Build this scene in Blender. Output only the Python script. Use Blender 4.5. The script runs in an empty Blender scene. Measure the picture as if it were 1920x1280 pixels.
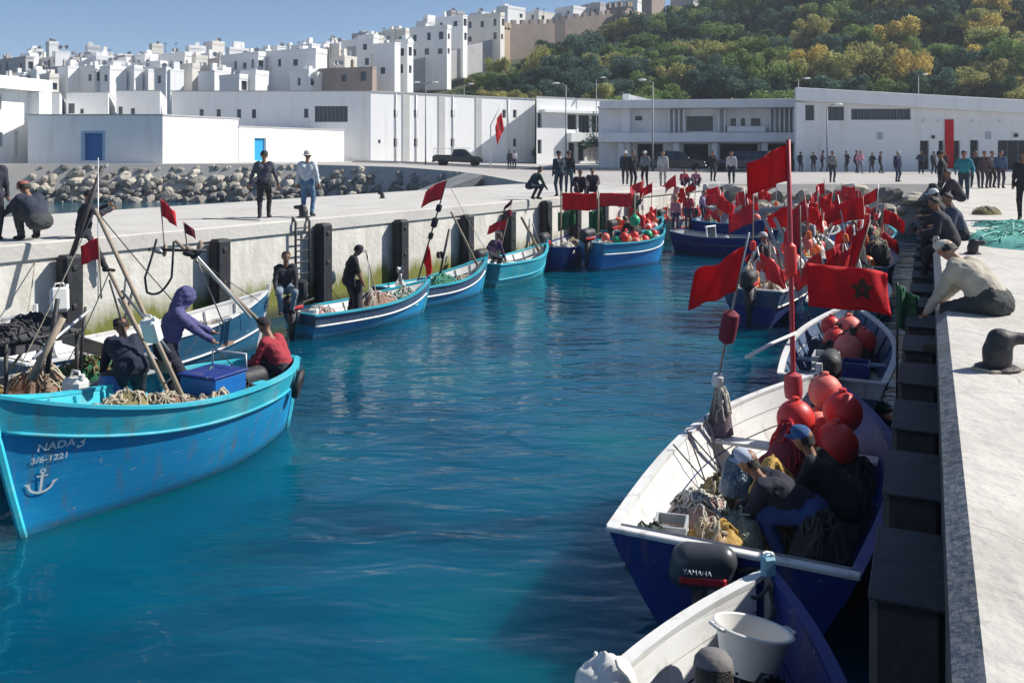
import bpy, math, random
import numpy as np
from mathutils import Vector, Matrix, noise
R = math.radians
random.seed(7)
scene = bpy.context.scene
col = scene.collection

# ---------------------------------------------------------------- camera, sky, sun, exposure
F, HZ, CZ = 1700.0, 283.0, 4.15          # focal length and horizon row in photo pixels, eye height above the water
cam = bpy.data.cameras.new('camera'); camo = bpy.data.objects.new('camera', cam); col.objects.link(camo)
cam.sensor_width = 36.0; cam.lens = 36.0 * F / 1920.0
cam.shift_y = -(640.0 - HZ) / 1920.0
cam.clip_start = 0.05; cam.clip_end = 4000
camo.location = (0, 0, CZ); camo.rotation_euler = (R(90), 0, 0)
scene.camera = camo
SUN_EL = R(40); SUN_AZ = math.atan2(0.97, 0.24)       # clockwise from +Y
world = bpy.data.worlds.new('World'); scene.world = world; world.use_nodes = True
wn = world.node_tree.nodes; wl = world.node_tree.links
bg = wn['Background']; sky = wn.new('ShaderNodeTexSky'); sky.sky_type = 'NISHITA'
sky.sun_disc = False; sky.sun_elevation = SUN_EL; sky.sun_rotation = SUN_AZ
sky.air_density = 0.72; sky.dust_density = 0.25; sky.ozone_density = 4.0; sky.altitude = 0
wl.new(sky.outputs[0], bg.inputs[0]); bg.inputs[1].default_value = 0.085
sl = bpy.data.lights.new('sun', 'SUN'); sl.energy = 4.8; sl.angle = R(0.5); sl.color = (1.0, 0.955, 0.88)
so = bpy.data.objects.new('sun', sl); col.objects.link(so)
sd = Vector((math.sin(SUN_AZ) * math.cos(SUN_EL), math.cos(SUN_AZ) * math.cos(SUN_EL), math.sin(SUN_EL)))
so.rotation_euler = sd.to_track_quat('Z', 'Y').to_euler(); so.location = (40, 10, 60)
scene.view_settings.view_transform = 'Standard'; scene.view_settings.look = 'None'
scene.view_settings.exposure = 0.5; scene.view_settings.gamma = 1.0; scene.view_settings.use_curve_mapping = False

# ---------------------------------------------------------------- survey helpers: photo pixel + distance -> place
def W(px, py, Y): return Vector(((px - 960) / F * Y, Y, CZ - (py - HZ) / F * Y))
def PZ(px, py, z):
    Y = F * (CZ - z) / (py - HZ); return Vector(((px - 960) / F * Y, Y, z))
def PX(px, Y, z=0.0): return Vector(((px - 960) / F * Y, Y, z))
def lerp(a, b, t): return a + (b - a) * t
def sstep(t):
    t = min(1, max(0, t)); return t * t * (3 - 2 * t)
def interp(x, pts):
    if x <= pts[0][0]: return pts[0][1]
    for (a, b), (c, d) in zip(pts, pts[1:]):
        if x <= c: return lerp(b, d, (x - a) / (c - a))
    return pts[-1][1]

# ---------------------------------------------------------------- materials
MATS = {}
def mat(name, c, rough=0.6, var=0.12, scale=6.0, bump=0.0, bscale=None, metal=0.0, dirt=None, damt=0.5, dscale=1.5,
        spec=0.5, stretch=(1, 1, 1), rnd=0.0, trans=0.0, coord='Object', sss=0.0):
    if name in MATS: return MATS[name]
    m = bpy.data.materials.new(name); m.use_nodes = True; MATS[name] = m
    n = m.node_tree.nodes; l = m.node_tree.links; b = n['Principled BSDF']
    b.inputs['Roughness'].default_value = rough; b.inputs['Metallic'].default_value = metal
    b.inputs['Specular IOR Level'].default_value = spec
    tc = n.new('ShaderNodeTexCoord'); mp = n.new('ShaderNodeMapping'); mp.inputs['Scale'].default_value = stretch
    l.new(tc.outputs[coord], mp.inputs[0])
    nz = n.new('ShaderNodeTexNoise'); nz.inputs['Scale'].default_value = scale; nz.inputs['Detail'].default_value = 5
    l.new(mp.outputs[0], nz.inputs['Vector'])
    mr = n.new('ShaderNodeMapRange'); mr.inputs[1].default_value = 0.25; mr.inputs[2].default_value = 0.75
    mr.inputs[3].default_value = 1 - var; mr.inputs[4].default_value = 1 + var; l.new(nz.outputs['Fac'], mr.inputs[0])
    hs = n.new('ShaderNodeHueSaturation'); hs.inputs['Color'].default_value = (*c, 1)
    l.new(mr.outputs[0], hs.inputs['Value'])
    out = hs.outputs[0]
    if rnd:
        oi = n.new('ShaderNodeObjectInfo'); r2 = n.new('ShaderNodeMapRange')
        r2.inputs[3].default_value = 1 - rnd; r2.inputs[4].default_value = 1 + rnd; l.new(oi.outputs['Random'], r2.inputs[0])
        h2 = n.new('ShaderNodeHueSaturation'); l.new(out, h2.inputs['Color']); l.new(r2.outputs[0], h2.inputs['Value']); out = h2.outputs[0]
    if dirt:
        n2 = n.new('ShaderNodeTexNoise'); n2.inputs['Scale'].default_value = dscale; n2.inputs['Detail'].default_value = 8
        n2.inputs['Roughness'].default_value = 0.65; l.new(mp.outputs[0], n2.inputs['Vector'])
        m2 = n.new('ShaderNodeMapRange'); m2.inputs[1].default_value = 0.5; m2.inputs[2].default_value = 0.72
        m2.inputs[4].default_value = damt; l.new(n2.outputs['Fac'], m2.inputs[0])
        mx = n.new('ShaderNodeMixRGB'); mx.inputs[2].default_value = (*dirt, 1); l.new(m2.outputs[0], mx.inputs[0]); l.new(out, mx.inputs[1]); out = mx.outputs[0]
    l.new(out, b.inputs['Base Color'])
    if bump:
        n3 = n.new('ShaderNodeTexNoise'); n3.inputs['Scale'].default_value = bscale or scale * 3; n3.inputs['Detail'].default_value = 6
        l.new(mp.outputs[0], n3.inputs['Vector'])
        bp = n.new('ShaderNodeBump'); bp.inputs['Strength'].default_value = bump; bp.inputs['Distance'].default_value = 0.05
        l.new(n3.outputs['Fac'], bp.inputs['Height']); l.new(bp.outputs[0], b.inputs['Normal'])
    if trans:
        b.inputs['Transmission Weight'].default_value = trans
    if sss:
        b.inputs['Subsurface Weight'].default_value = sss; b.inputs['Subsurface Radius'].default_value = (0.05, 0.02, 0.01)
    return m

# ---------------------------------------------------------------- mesh builder
class MB:
    def __init__(s): s.v = []; s.f = []; s.m = []; s.mi = 0
    def add(s, vs, fs):
        o = len(s.v); s.v += [tuple(q) for q in vs]; s.f += [tuple(i + o for i in q) for q in fs]; s.m += [s.mi] * len(fs); return s
    def box(s, c, size, rot=None, b=0.0):
        hx, hy, hz = [q / 2 for q in size]; c = Vector(c)
        if b <= 0:
            vs = [Vector((x, y, z)) for x in (-hx, hx) for y in (-hy, hy) for z in (-hz, hz)]
            fs = [(0, 1, 3, 2), (4, 6, 7, 5), (0, 4, 5, 1), (2, 3, 7, 6), (0, 2, 6, 4), (1, 5, 7, 3)]
        else:
            b = min(b, hx * .9, hy * .9, hz * .9); vs = []; idx = {}
            for sx in (-1, 1):
                for sy in (-1, 1):
                    for sz in (-1, 1):
                        for ax in range(3):
                            p = [sx * (hx - b), sy * (hy - b), sz * (hz - b)]
                            p[ax] = (sx, sy, sz)[ax] * (hx, hy, hz)[ax]
                            idx[(sx, sy, sz, ax)] = len(vs); vs.append(Vector(p))
            fs = []
            for ax in range(3):
                o1, o2 = (ax + 1) % 3, (ax + 2) % 3
                for sg in (-1, 1):
                    q = []
                    for a1, a2 in ((-1, -1), (1, -1), (1, 1), (-1, 1)):
                        k = [0, 0, 0]; k[ax] = sg; k[o1] = a1; k[o2] = a2; q.append(idx[(*k, ax)])
                    fs.append(tuple(q if sg > 0 else q[::-1]))
                for a1 in (-1, 1):
                    for a2 in (-1, 1):
                        ka = [0, 0, 0]; ka[o1] = a1; ka[o2] = a2
                        l0 = list(ka); l0[ax] = -1; l1 = list(ka); l1[ax] = 1
                        q = [idx[(*l0, o1)], idx[(*l1, o1)], idx[(*l1, o2)], idx[(*l0, o2)]]
                        fs.append(tuple(q if a1 * a2 < 0 else q[::-1]))
            for sx in (-1, 1):
                for sy in (-1, 1):
                    for sz in (-1, 1):
                        q = [idx[(sx, sy, sz, a)] for a in range(3)]
                        fs.append(tuple(q if sx * sy * sz > 0 else q[::-1]))
        if rot is not None:
            rot = rot if isinstance(rot, Matrix) else Matrix.Rotation(rot, 3, 'Z')
            vs = [rot @ q for q in vs]
        return s.add([q + c for q in vs], fs)
    def tube(s, pts, r, n=6, cap=True):
        pts = [Vector(p) for p in pts]; N = len(pts); rs = r if isinstance(r, (list, tuple)) else [r] * N
        vs = []; up = None
        for i, p in enumerate(pts):
            d = (pts[min(i + 1, N - 1)] - pts[max(i - 1, 0)]).normalized()
            if up is None: up = Vector((0, 0, 1)) if abs(d.z) < .9 else Vector((1, 0, 0))
            a = d.cross(up).normalized(); up = a.cross(d).normalized()
            for k in range(n):
                t = 2 * math.pi * k / n; vs.append(p + (a * math.cos(t) + up * math.sin(t)) * rs[i])
        fs = [(i * n + k, i * n + (k + 1) % n, (i + 1) * n + (k + 1) % n, (i + 1) * n + k) for i in range(N - 1) for k in range(n)]
        if cap: fs += [tuple(range(n))[::-1], tuple(range((N - 1) * n, N * n))]
        return s.add(vs, fs)
    def lathe(s, prof, n=16, M4=None):
        vs = []; fs = []
        for r, z in prof:
            for k in range(n):
                t = 2 * math.pi * k / n; vs.append(Vector((r * math.cos(t), r * math.sin(t), z)))
        for i in range(len(prof) - 1):
            for k in range(n):
                fs.append((i * n + k, i * n + (k + 1) % n, (i + 1) * n + (k + 1) % n, (i + 1) * n + k))
        if prof[0][0] > 1e-4: fs.append(tuple(range(n))[::-1])
        if prof[-1][0] > 1e-4: fs.append(tuple(range((len(prof) - 1) * n, len(prof) * n)))
        if M4 is not None: vs = [M4 @ q for q in vs]
        return s.add(vs, fs)
    def ell(s, c, r, n=12, m=8, rot=None, fn=None):
        r = Vector((r, r, r)) if isinstance(r, (int, float)) else Vector(r); c = Vector(c); vs = []; fs = []
        for i in range(m + 1):
            a = math.pi * i / m
            for k in range(n):
                t = 2 * math.pi * k / n
                q = Vector((math.sin(a) * math.cos(t), math.sin(a) * math.sin(t), -math.cos(a)))
                sc = fn(q) if fn else 1
                q = Vector((q.x * r.x, q.y * r.y, q.z * r.z)) * sc
                if rot is not None: q = rot @ q
                vs.append(c + q)
        for i in range(m):
            for k in range(n):
                fs.append((i * n + k, i * n + (k + 1) % n, (i + 1) * n + (k + 1) % n, (i + 1) * n + k))
        return s.add(vs, fs)
    def grid(s, nu, nv, fn, flip=False):
        vs = [fn(i / nu, j / nv) for i in range(nu + 1) for j in range(nv + 1)]
        fs = []
        for i in range(nu):
            for j in range(nv):
                q = (i * (nv + 1) + j, (i + 1) * (nv + 1) + j, (i + 1) * (nv + 1) + j + 1, i * (nv + 1) + j + 1)
                fs.append(q[::-1] if flip else q)
        return s.add(vs, fs)
    def prism(s, poly, z0, z1):
        n = len(poly); vs = [(p[0], p[1], z0) for p in poly] + [(p[0], p[1], z1) for p in poly]
        fs = [(i, (i + 1) % n, n + (i + 1) % n, n + i) for i in range(n)] + [tuple(range(n))[::-1], tuple(range(n, 2 * n))]
        return s.add(vs, fs)
    def build(s, name, mats, parent=None, smooth=0, world=False, loc=None):
        me = bpy.data.meshes.new(name)
        vs = s.v
        if world and parent is not None:
            L = parent.location; vs = [(a - L.x, b - L.y, c - L.z) for a, b, c in vs]
        if loc is not None:
            vs = [(a - loc[0], b - loc[1], c - loc[2]) for a, b, c in vs]
        me.from_pydata(vs, [], s.f); me.validate()
        for m in (mats if isinstance(mats, (list, tuple)) else [mats]): me.materials.append(m)
        if any(s.m) and len(me.polygons) == len(s.m): me.polygons.foreach_set('material_index', s.m)
        if smooth:
            me.shade_smooth()
            if smooth > 1: me.set_sharp_from_angle(angle=R(smooth))
        me.update()
        o = bpy.data.objects.new(name, me); col.objects.link(o)
        if loc is not None: o.location = loc
        if parent is not None: o.parent = parent
        return o
def tag(o, label=None, cat=None, group=None, kind=None):
    if label: o['label'] = label
    if cat: o['category'] = cat
    if group: o['group'] = group
    if kind: o['kind'] = kind
    return o
def thing(name, label, cat, loc=(0, 0, 0), rz=0.0, group=None):
    o = bpy.data.objects.new(name, None); col.objects.link(o); o.location = loc; o.rotation_euler = (0, 0, rz)
    o.empty_display_size = .2
    return tag(o, label, cat, group)
def copy_tree(o, parent=None):
    c = o.copy(); col.objects.link(c)
    if parent is not None: c.parent = parent
    for ch in o.children: copy_tree(ch, c)
    return c

# ---------------------------------------------------------------- palette
white_paint = mat('white_paint', (.78, .79, .8), .5, .06, 3, dirt=(.45, .42, .36), damt=.35, dscale=2)
plaster = mat('white_plaster', (.84, .84, .83), .85, .05, .8, bump=.12, bscale=5, dirt=(.5, .48, .43), damt=.45, dscale=.8, stretch=(1, 1, .16), rnd=.05)
plaster2 = mat('cream_plaster', (.72, .69, .63), .85, .05, .5, dirt=(.45, .42, .38), damt=.4, dscale=.4, stretch=(1, 1, .3), rnd=.08)
plaster3 = mat('grey_plaster', (.46, .44, .44), .9, .06, .5, dirt=(.3, .28, .26), damt=.5, dscale=.4, rnd=.1)
roof_m = mat('roof_coping', (.42, .42, .42), .85, .05, 1)
winglass = mat('window_glass', (.035, .045, .06), .12, .3, 2, spec=.6)
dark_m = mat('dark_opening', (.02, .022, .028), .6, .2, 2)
frame_m = mat('window_frame_grey', (.2, .22, .25), .5, .1, 4)
bluedoor = mat('blue_door_paint', (.015, .13, .36), .45, .08, 3)
bluedoor2 = mat('bright_blue_door_paint', (.02, .32, .62), .45, .08, 3)
concrete = mat('pale_concrete', (.53, .51, .47), .9, .1, .9, bump=.25, bscale=9, dirt=(.36, .34, .31), damt=.45, dscale=.6)
concrete_d = mat('grey_concrete', (.25, .255, .26), .9, .15, 1.5, bump=.3, bscale=14, dirt=(.13, .13, .12), damt=.6, dscale=1.2)
asphalt = mat('asphalt', (.10, .10, .105), .9, .15, 2, bump=.2, bscale=20)
kasbah = mat('old_rampart', (.33, .27, .23), .95, .15, .35, bump=.5, bscale=1.5, dirt=(.2, .17, .15), damt=.6, dscale=.25)
kasbah2 = mat('ochre_rampart', (.46, .36, .26), .95, .12, .35, bump=.5, bscale=1.5, dirt=(.36, .28, .2), damt=.5, dscale=.25)
rubber = mat('black_rubber', (.013, .015, .02), .65, .4, 5, bump=.4, bscale=9, dirt=(.035, .036, .036), damt=.7, dscale=4, stretch=(1, 1, .5))
steel = mat('steel', (.33, .34, .35), .4, .15, 8, metal=.8, dirt=(.2, .1, .05), damt=.4, dscale=6)
alu = mat('aluminium_pole', (.6, .6, .6), .45, .1, 8, metal=.3)
iron = mat('black_iron', (.03, .031, .035), .6, .35, 6, bump=.35, bscale=12, dirt=(.11, .06, .035), damt=.75, dscale=5)
bamboo = mat('weathered_pole', (.34, .27, .2), .75, .25, 5, dirt=(.15, .11, .09), damt=.5, dscale=5)
wood = mat('grey_wood', (.3, .27, .23), .85, .2, 4, bump=.2, stretch=(1, 6, 6), dirt=(.16, .14, .12), damt=.5, dscale=3)
red_cloth = mat('red_flag_cloth', (.7, .007, .016), .8, .2, 3, bump=.3, bscale=6, dirt=(.45, .008, .018), damt=.6, dscale=2.5)
red_faded = mat('faded_red_flag_cloth', (.68, .045, .06), .85, .18, 3, bump=.15, bscale=10, dirt=(.35, .02, .03), damt=.5)
green_star = mat('green_star_print', (.05, .03, .012), .8, .1, 4)
green_cloth = mat('green_netting', (.02, .14, .06), .8, .3, 9, bump=.4, bscale=30)
teal_net = mat('teal_netting', (.09, .36, .31), .85, .35, 14, bump=.6, bscale=40)
olive_net = mat('olive_netting', (.2, .17, .08), .9, .4, 12, bump=.6, bscale=40)
brown_net = mat('brown_netting', (.26, .16, .12), .9, .4, 12, bump=.6, bscale=40)
white_net = mat('pale_netting', (.55, .52, .46), .9, .25, 12, bump=.6, bscale=40)
yellow_net = mat('mustard_sacking', (.52, .33, .09), .85, .25, 6, bump=.4, bscale=20)
maroon_cloth = mat('maroon_cloth', (.16, .012, .03), .8, .2, 5, bump=.3)
red_plastic = mat('red_buoy_plastic', (.7, .035, .03), .45, .15, 4, bump=.1, dirt=(.38, .07, .06), damt=.8, dscale=5)
pink_plastic = mat('sunbleached_buoy_plastic', (.8, .17, .13), .55, .15, 4, bump=.1, dirt=(.66, .32, .26), damt=.8, dscale=5)
orange_plastic = mat('orange_buoy_plastic', (.85, .17, .04), .4, .1, 4)
green_plastic = mat('green_float_plastic', (.02, .34, .16), .4, .1, 4)
white_plastic = mat('white_plastic', (.74, .73, .69), .4, .06, 4, dirt=(.5, .45, .36), damt=.4, dscale=5)
blue_plastic = mat('blue_plastic', (.01, .11, .36), .4, .1, 4)
dark_cloth = mat('dark_cloth', (.02, .022, .03), .9, .25, 8, bump=.3)
orange_rope = mat('orange_rope', (.55, .2, .05), .8, .2, 10)
rope_m = mat('rope', (.42, .37, .28), .9, .2, 20)
rope_d = mat('dark_rope', (.05, .05, .055), .9, .2, 20)
def paint(name, c, worn=(.5, .52, .5), amt=.35, dscale=3.0):
    """brushed boat paint: faint plank seams, faded areas, chips down to primer, rusty runs"""
    m = mat(name, c, .42, .14, 1.6, dirt=worn, damt=amt, dscale=dscale, stretch=(.5, 1, 1.4))
    n = m.node_tree.nodes; l = m.node_tree.links; b = n['Principled BSDF']; src = b.inputs['Base Color'].links[0].from_socket
    tc = n.new('ShaderNodeTexCoord'); sp = n.new('ShaderNodeSeparateXYZ'); l.new(tc.outputs['Object'], sp.inputs[0])
    def node(t, **k):
        q = n.new(t)
        for a_, v in k.items(): setattr(q, a_, v)
        return q
    # chips
    mp = node('ShaderNodeMapping'); mp.inputs['Scale'].default_value = (5, 9, 14); l.new(tc.outputs['Object'], mp.inputs[0])
    t = node('ShaderNodeTexNoise'); t.inputs['Scale'].default_value = 1.0; t.inputs['Detail'].default_value = 9; t.inputs['Roughness'].default_value = .72; l.new(mp.outputs[0], t.inputs['Vector'])
    r1 = node('ShaderNodeMapRange'); r1.inputs[1].default_value = .645; r1.inputs[2].default_value = .665; r1.inputs[4].default_value = .75; l.new(t.outputs['Fac'], r1.inputs[0])
    m1 = node('ShaderNodeMixRGB'); m1.inputs[2].default_value = (.42, .42, .39, 1) if sum(c) < 1.6 else (.3, .27, .22, 1); l.new(r1.outputs[0], m1.inputs[0]); l.new(src, m1.inputs[1])
    # runs of dirt
    mp2 = node('ShaderNodeMapping'); mp2.inputs['Scale'].default_value = (7, 7, .5); l.new(tc.outputs['Object'], mp2.inputs[0])
    t2 = node('ShaderNodeTexNoise'); t2.inputs['Scale'].default_value = 1.0; t2.inputs['Detail'].default_value = 6; l.new(mp2.outputs[0], t2.inputs['Vector'])
    r2 = node('ShaderNodeMapRange'); r2.inputs[1].default_value = .56; r2.inputs[2].default_value = .75; r2.inputs[4].default_value = .5; l.new(t2.outputs['Fac'], r2.inputs[0])
    m2 = node('ShaderNodeMixRGB'); m2.inputs[2].default_value = (.16, .12, .08, 1); l.new(r2.outputs[0], m2.inputs[0]); l.new(m1.outputs[0], m2.inputs[1])
    # weed and scum just above the water
    r3 = node('ShaderNodeMapRange'); r3.inputs[1].default_value = .13; r3.inputs[2].default_value = .03; l.new(sp.outputs['Z'], r3.inputs[0])
    mu = node('ShaderNodeMath', operation='MULTIPLY'); l.new(r3.outputs[0], mu.inputs[0]); l.new(t.outputs['Fac'], mu.inputs[1])
    m3 = node('ShaderNodeMixRGB'); m3.inputs[2].default_value = (.03, .045, .03, 1); l.new(mu.outputs[0], m3.inputs[0]); l.new(m2.outputs[0], m3.inputs[1])
    l.new(m3.outputs[0], b.inputs['Base Color'])
    # plank seams as fine relief
    w_ = node('ShaderNodeTexWave', wave_type='BANDS', bands_direction='Z'); w_.inputs['Scale'].default_value = 2.1; w_.inputs['Distortion'].default_value = .6; w_.inputs['Detail'].default_value = 1; l.new(tc.outputs['Object'], w_.inputs['Vector'])
    r4 = node('ShaderNodeMapRange'); r4.inputs[1].default_value = .0; r4.inputs[2].default_value = .06; l.new(w_.outputs['Fac'], r4.inputs[0])
    ad = node('ShaderNodeMath', operation='MULTIPLY_ADD'); ad.inputs[1].default_value = .25; l.new(t.outputs['Fac'], ad.inputs[0]); l.new(r4.outputs[0], ad.inputs[2])
    bp = node('ShaderNodeBump'); bp.inputs['Strength'].default_value = .1; bp.inputs['Distance'].default_value = .01; l.new(ad.outputs[0], bp.inputs['Height']); l.new(bp.outputs[0], b.inputs['Normal'])
    rr_ = node('ShaderNodeMapRange'); rr_.inputs[3].default_value = .3; rr_.inputs[4].default_value = .75; l.new(t.outputs['Fac'], rr_.inputs[0]); l.new(rr_.outputs[0], b.inputs['Roughness'])
    return m
def sheer_cloth(m, amt=.3):
    """thin bunting lets the sun through"""
    n = m.node_tree.nodes; l = m.node_tree.links; b = n['Principled BSDF']; src = b.inputs['Base Color'].links[0].from_socket
    t = n.new('ShaderNodeBsdfTranslucent'); l.new(src, t.inputs[0]); x = n.new('ShaderNodeMixShader'); x.inputs[0].default_value = amt
    l.new(b.outputs[0], x.inputs[1]); l.new(t.outputs[0], x.inputs[2]); l.new(x.outputs[0], n['Material Output'].inputs[0])
sheer_cloth(red_cloth); sheer_cloth(red_faded)
p_steel = paint('steel_blue_boat_paint', (.015, .1, .19), (.06, .18, .28), .5)
p_turq = paint('turquoise_blue_boat_paint', (.004, .24, .5), (.03, .36, .55), .5)
p_blue = paint('blue_boat_paint', (.003, .13, .42), (.03, .25, .5), .5)
p_cyan = paint('turquoise_boat_paint', (.02, .36, .47), (.2, .48, .5), .6)
p_cyan2 = paint('light_turquoise_boat_paint', (.04, .5, .62), (.3, .5, .5), .4)
p_mid = paint('mid_blue_boat_paint', (.01, .24, .48), (.15, .4, .52), .4)
p_navy = paint('navy_boat_paint', (.008, .03, .2), (.03, .08, .25), .4)
p_dusk = paint('slate_blue_boat_paint', (.05, .1, .19), (.16, .2, .26), .5)
p_white = paint('white_boat_paint', (.72, .72, .7), (.46, .42, .36), .45)
p_grey = paint('grey_boat_paint', (.4, .42, .43), (.25, .22, .2), .5)
p_green = paint('grey_green_paint', (.2, .32, .27), (.3, .3, .26), .4)
skinm = [mat('skin_%s' % k, c, .55, .08, 10) for k, c in (('tan', (.36, .2, .13)), ('brown', (.25, .13, .08)))]
hair_m = mat('dark_hair', (.015, .012, .011), .6, .3, 30, bump=.4)
lead = mat('headlamp_glass', (.7, .72, .75), .15, .05, 5)
# ================================================================ SETTING
QZ = 2.4                                        # quay level above water
# ---- water
def water_mat():
    m = bpy.data.materials.new('harbour_water'); m.use_nodes = True
    n = m.node_tree.nodes; l = m.node_tree.links; b = n['Principled BSDF']
    geo = n.new('ShaderNodeNewGeometry')
    def nz(scale, detail, stretch, rough=.5, dist=0.0, rot=0.0):
        mp = n.new('ShaderNodeMapping'); mp.inputs['Scale'].default_value = stretch; mp.inputs['Rotation'].default_value = (0, 0, rot)
        l.new(geo.outputs['Position'], mp.inputs[0])
        t = n.new('ShaderNodeTexNoise'); t.inputs['Scale'].default_value = scale; t.inputs['Detail'].default_value = detail
        t.inputs['Roughness'].default_value = rough; t.inputs['Distortion'].default_value = dist; l.new(mp.outputs[0], t.inputs['Vector']); return t
    big = nz(.22, 3, (1, 1, 1)); cr = n.new('ShaderNodeValToRGB')
    cr.color_ramp.elements[0].position = .36; cr.color_ramp.elements[0].color = (.0, .045, .088, 1)
    cr.color_ramp.elements[1].position = .66; cr.color_ramp.elements[1].color = (.0, .105, .135, 1)
    e = cr.color_ramp.elements.new(.5); e.color = (.0, .074, .132, 1)
    l.new(big.outputs['Fac'], cr.inputs[0]); l.new(cr.outputs[0], b.inputs['Base Color'])
    b.inputs['Roughness'].default_value = .04; b.inputs['IOR'].default_value = 1.333
    b.subsurface_method = 'BURLEY'; b.inputs['Subsurface Weight'].default_value = .9; b.inputs['Subsurface Radius'].default_value = (.8, 2.6, 3.0); b.inputs['Subsurface Scale'].default_value = 1.0
    w1 = nz(1.5, 2, (.6, 1.25, 1), .5, .5, .2); w2 = nz(5.0, 3, (.6, 1.4, 1), .5, .4, -.1); w3 = nz(.35, 2, (.7, 1.2, 1), .5, .3, .5)
    a = n.new('ShaderNodeMath'); a.operation = 'MULTIPLY'; a.inputs[1].default_value = .17; l.new(w2.outputs['Fac'], a.inputs[0])
    a2 = n.new('ShaderNodeMath'); a2.operation = 'ADD'; l.new(a.outputs[0], a2.inputs[0]); l.new(w1.outputs['Fac'], a2.inputs[1])
    a3 = n.new('ShaderNodeMath'); a3.operation = 'MULTIPLY_ADD'; a3.inputs[1].default_value = 1.6; l.new(w3.outputs['Fac'], a3.inputs[0]); l.new(a2.outputs[0], a3.inputs[2])
    bp = n.new('ShaderNodeBump'); bp.inputs['Strength'].default_value = 1.0; bp.inputs['Distance'].default_value = .06
    l.new(a3.outputs[0], bp.inputs['Height']); l.new(bp.outputs[0], b.inputs['Normal'])
    return m
mb = MB(); mb.grid(8, 8, lambda u, v: ((u - .5) * 2400, -300 + v * 2400, 0)); tag(mb.build('water', water_mat()), kind='structure')

# ---- right quay: polygon with chamfered edge
e0 = PZ(1850, 1280, QZ); e1 = PZ(1775, 590, QZ); qd = (e1 - e0).normalized(); qn = Vector((qd.y, -qd.x, 0))   # qn points inland (right)
END = 48.0
def qedge(Y, z=QZ):
    t = (Y - e0.y) / qd.y; p = e0 + qd * t; return Vector((p.x, p.y, z))
def quay_top_mat():
    m = mat('quay_concrete', (.55, .52, .47), .92, .12, 1.4, bump=.5, bscale=7, dirt=(.33, .3, .26), damt=.6, dscale=.8)
    n = m.node_tree.nodes; l = m.node_tree.links; b = n['Principled BSDF']; src = b.inputs['Base Color'].links[0].from_socket
    g = n.new('ShaderNodeNewGeometry'); t = n.new('ShaderNodeTexNoise'); t.inputs['Scale'].default_value = 1.3; t.inputs['Detail'].default_value = 5; l.new(g.outputs['Position'], t.inputs['Vector'])
    mx = n.new('ShaderNodeMixRGB'); mx.inputs[0].default_value = .3; l.new(g.outputs['Position'], mx.inputs[1]); l.new(t.outputs['Color'], mx.inputs[2])
    v = n.new('ShaderNodeTexVoronoi'); v.feature = 'DISTANCE_TO_EDGE'; v.inputs['Scale'].default_value = .55; l.new(mx.outputs[0], v.inputs['Vector'])
    r = n.new('ShaderNodeMapRange'); r.inputs[1].default_value = .004; r.inputs[2].default_value = .0; r.inputs[4].default_value = .55; l.new(v.outputs['Distance'], r.inputs[0])
    v2 = n.new('ShaderNodeTexNoise'); v2.inputs['Scale'].default_value = 14; v2.inputs['Detail'].default_value = 3; l.new(g.outputs['Position'], v2.inputs['Vector'])
    r2 = n.new('ShaderNodeMapRange'); r2.inputs[1].default_value = .68; r2.inputs[2].default_value = .74; r2.inputs[4].default_value = .5; l.new(v2.outputs['Fac'], r2.inputs[0])
    m1 = n.new('ShaderNodeMixRGB'); m1.inputs[2].default_value = (.17, .15, .13, 1); l.new(r.outputs[0], m1.inputs[0]); l.new(src, m1.inputs[1])
    m2 = n.new('ShaderNodeMixRGB'); m2.inputs[2].default_value = (.24, .21, .18, 1); l.new(r2.outputs[0], m2.inputs[0]); l.new(m1.outputs[0], m2.inputs[1]); l.new(m2.outputs[0], b.inputs['Base Color'])
    return m
mb = MB()
ys = [-8 + i * 1.6 for i in range(36)]
def sec(Y):
    e = qedge(Y); c = e - qn * .1; c.z = QZ - .09
    lo = Vector((c.x, c.y, -1.5)); far = e + qn * 90
    return lo, c, e, far
for k, (a, b_) in enumerate(((0, 1), (1, 2), (2, 3))):
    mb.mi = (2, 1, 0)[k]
    for Y0, Y1 in zip(ys, ys[1:]):
        if Y1 > END + .5: continue
        p, q = sec(Y0), sec(Y1); mb.add([p[a], p[b_], q[b_], q[a]], [(3, 2, 1, 0)])
yl = [y for y in ys if y <= END + .5][-1]
tag(mb.build('quay', [quay_top_mat(), concrete_d, mat('tide_stained_wall', (.05, .056, .06), .8, .3, 2, bump=.4, bscale=9, dirt=(.12, .13, .13), damt=.5, dscale=2, stretch=(1, 1, .4))]), kind='structure')

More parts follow.
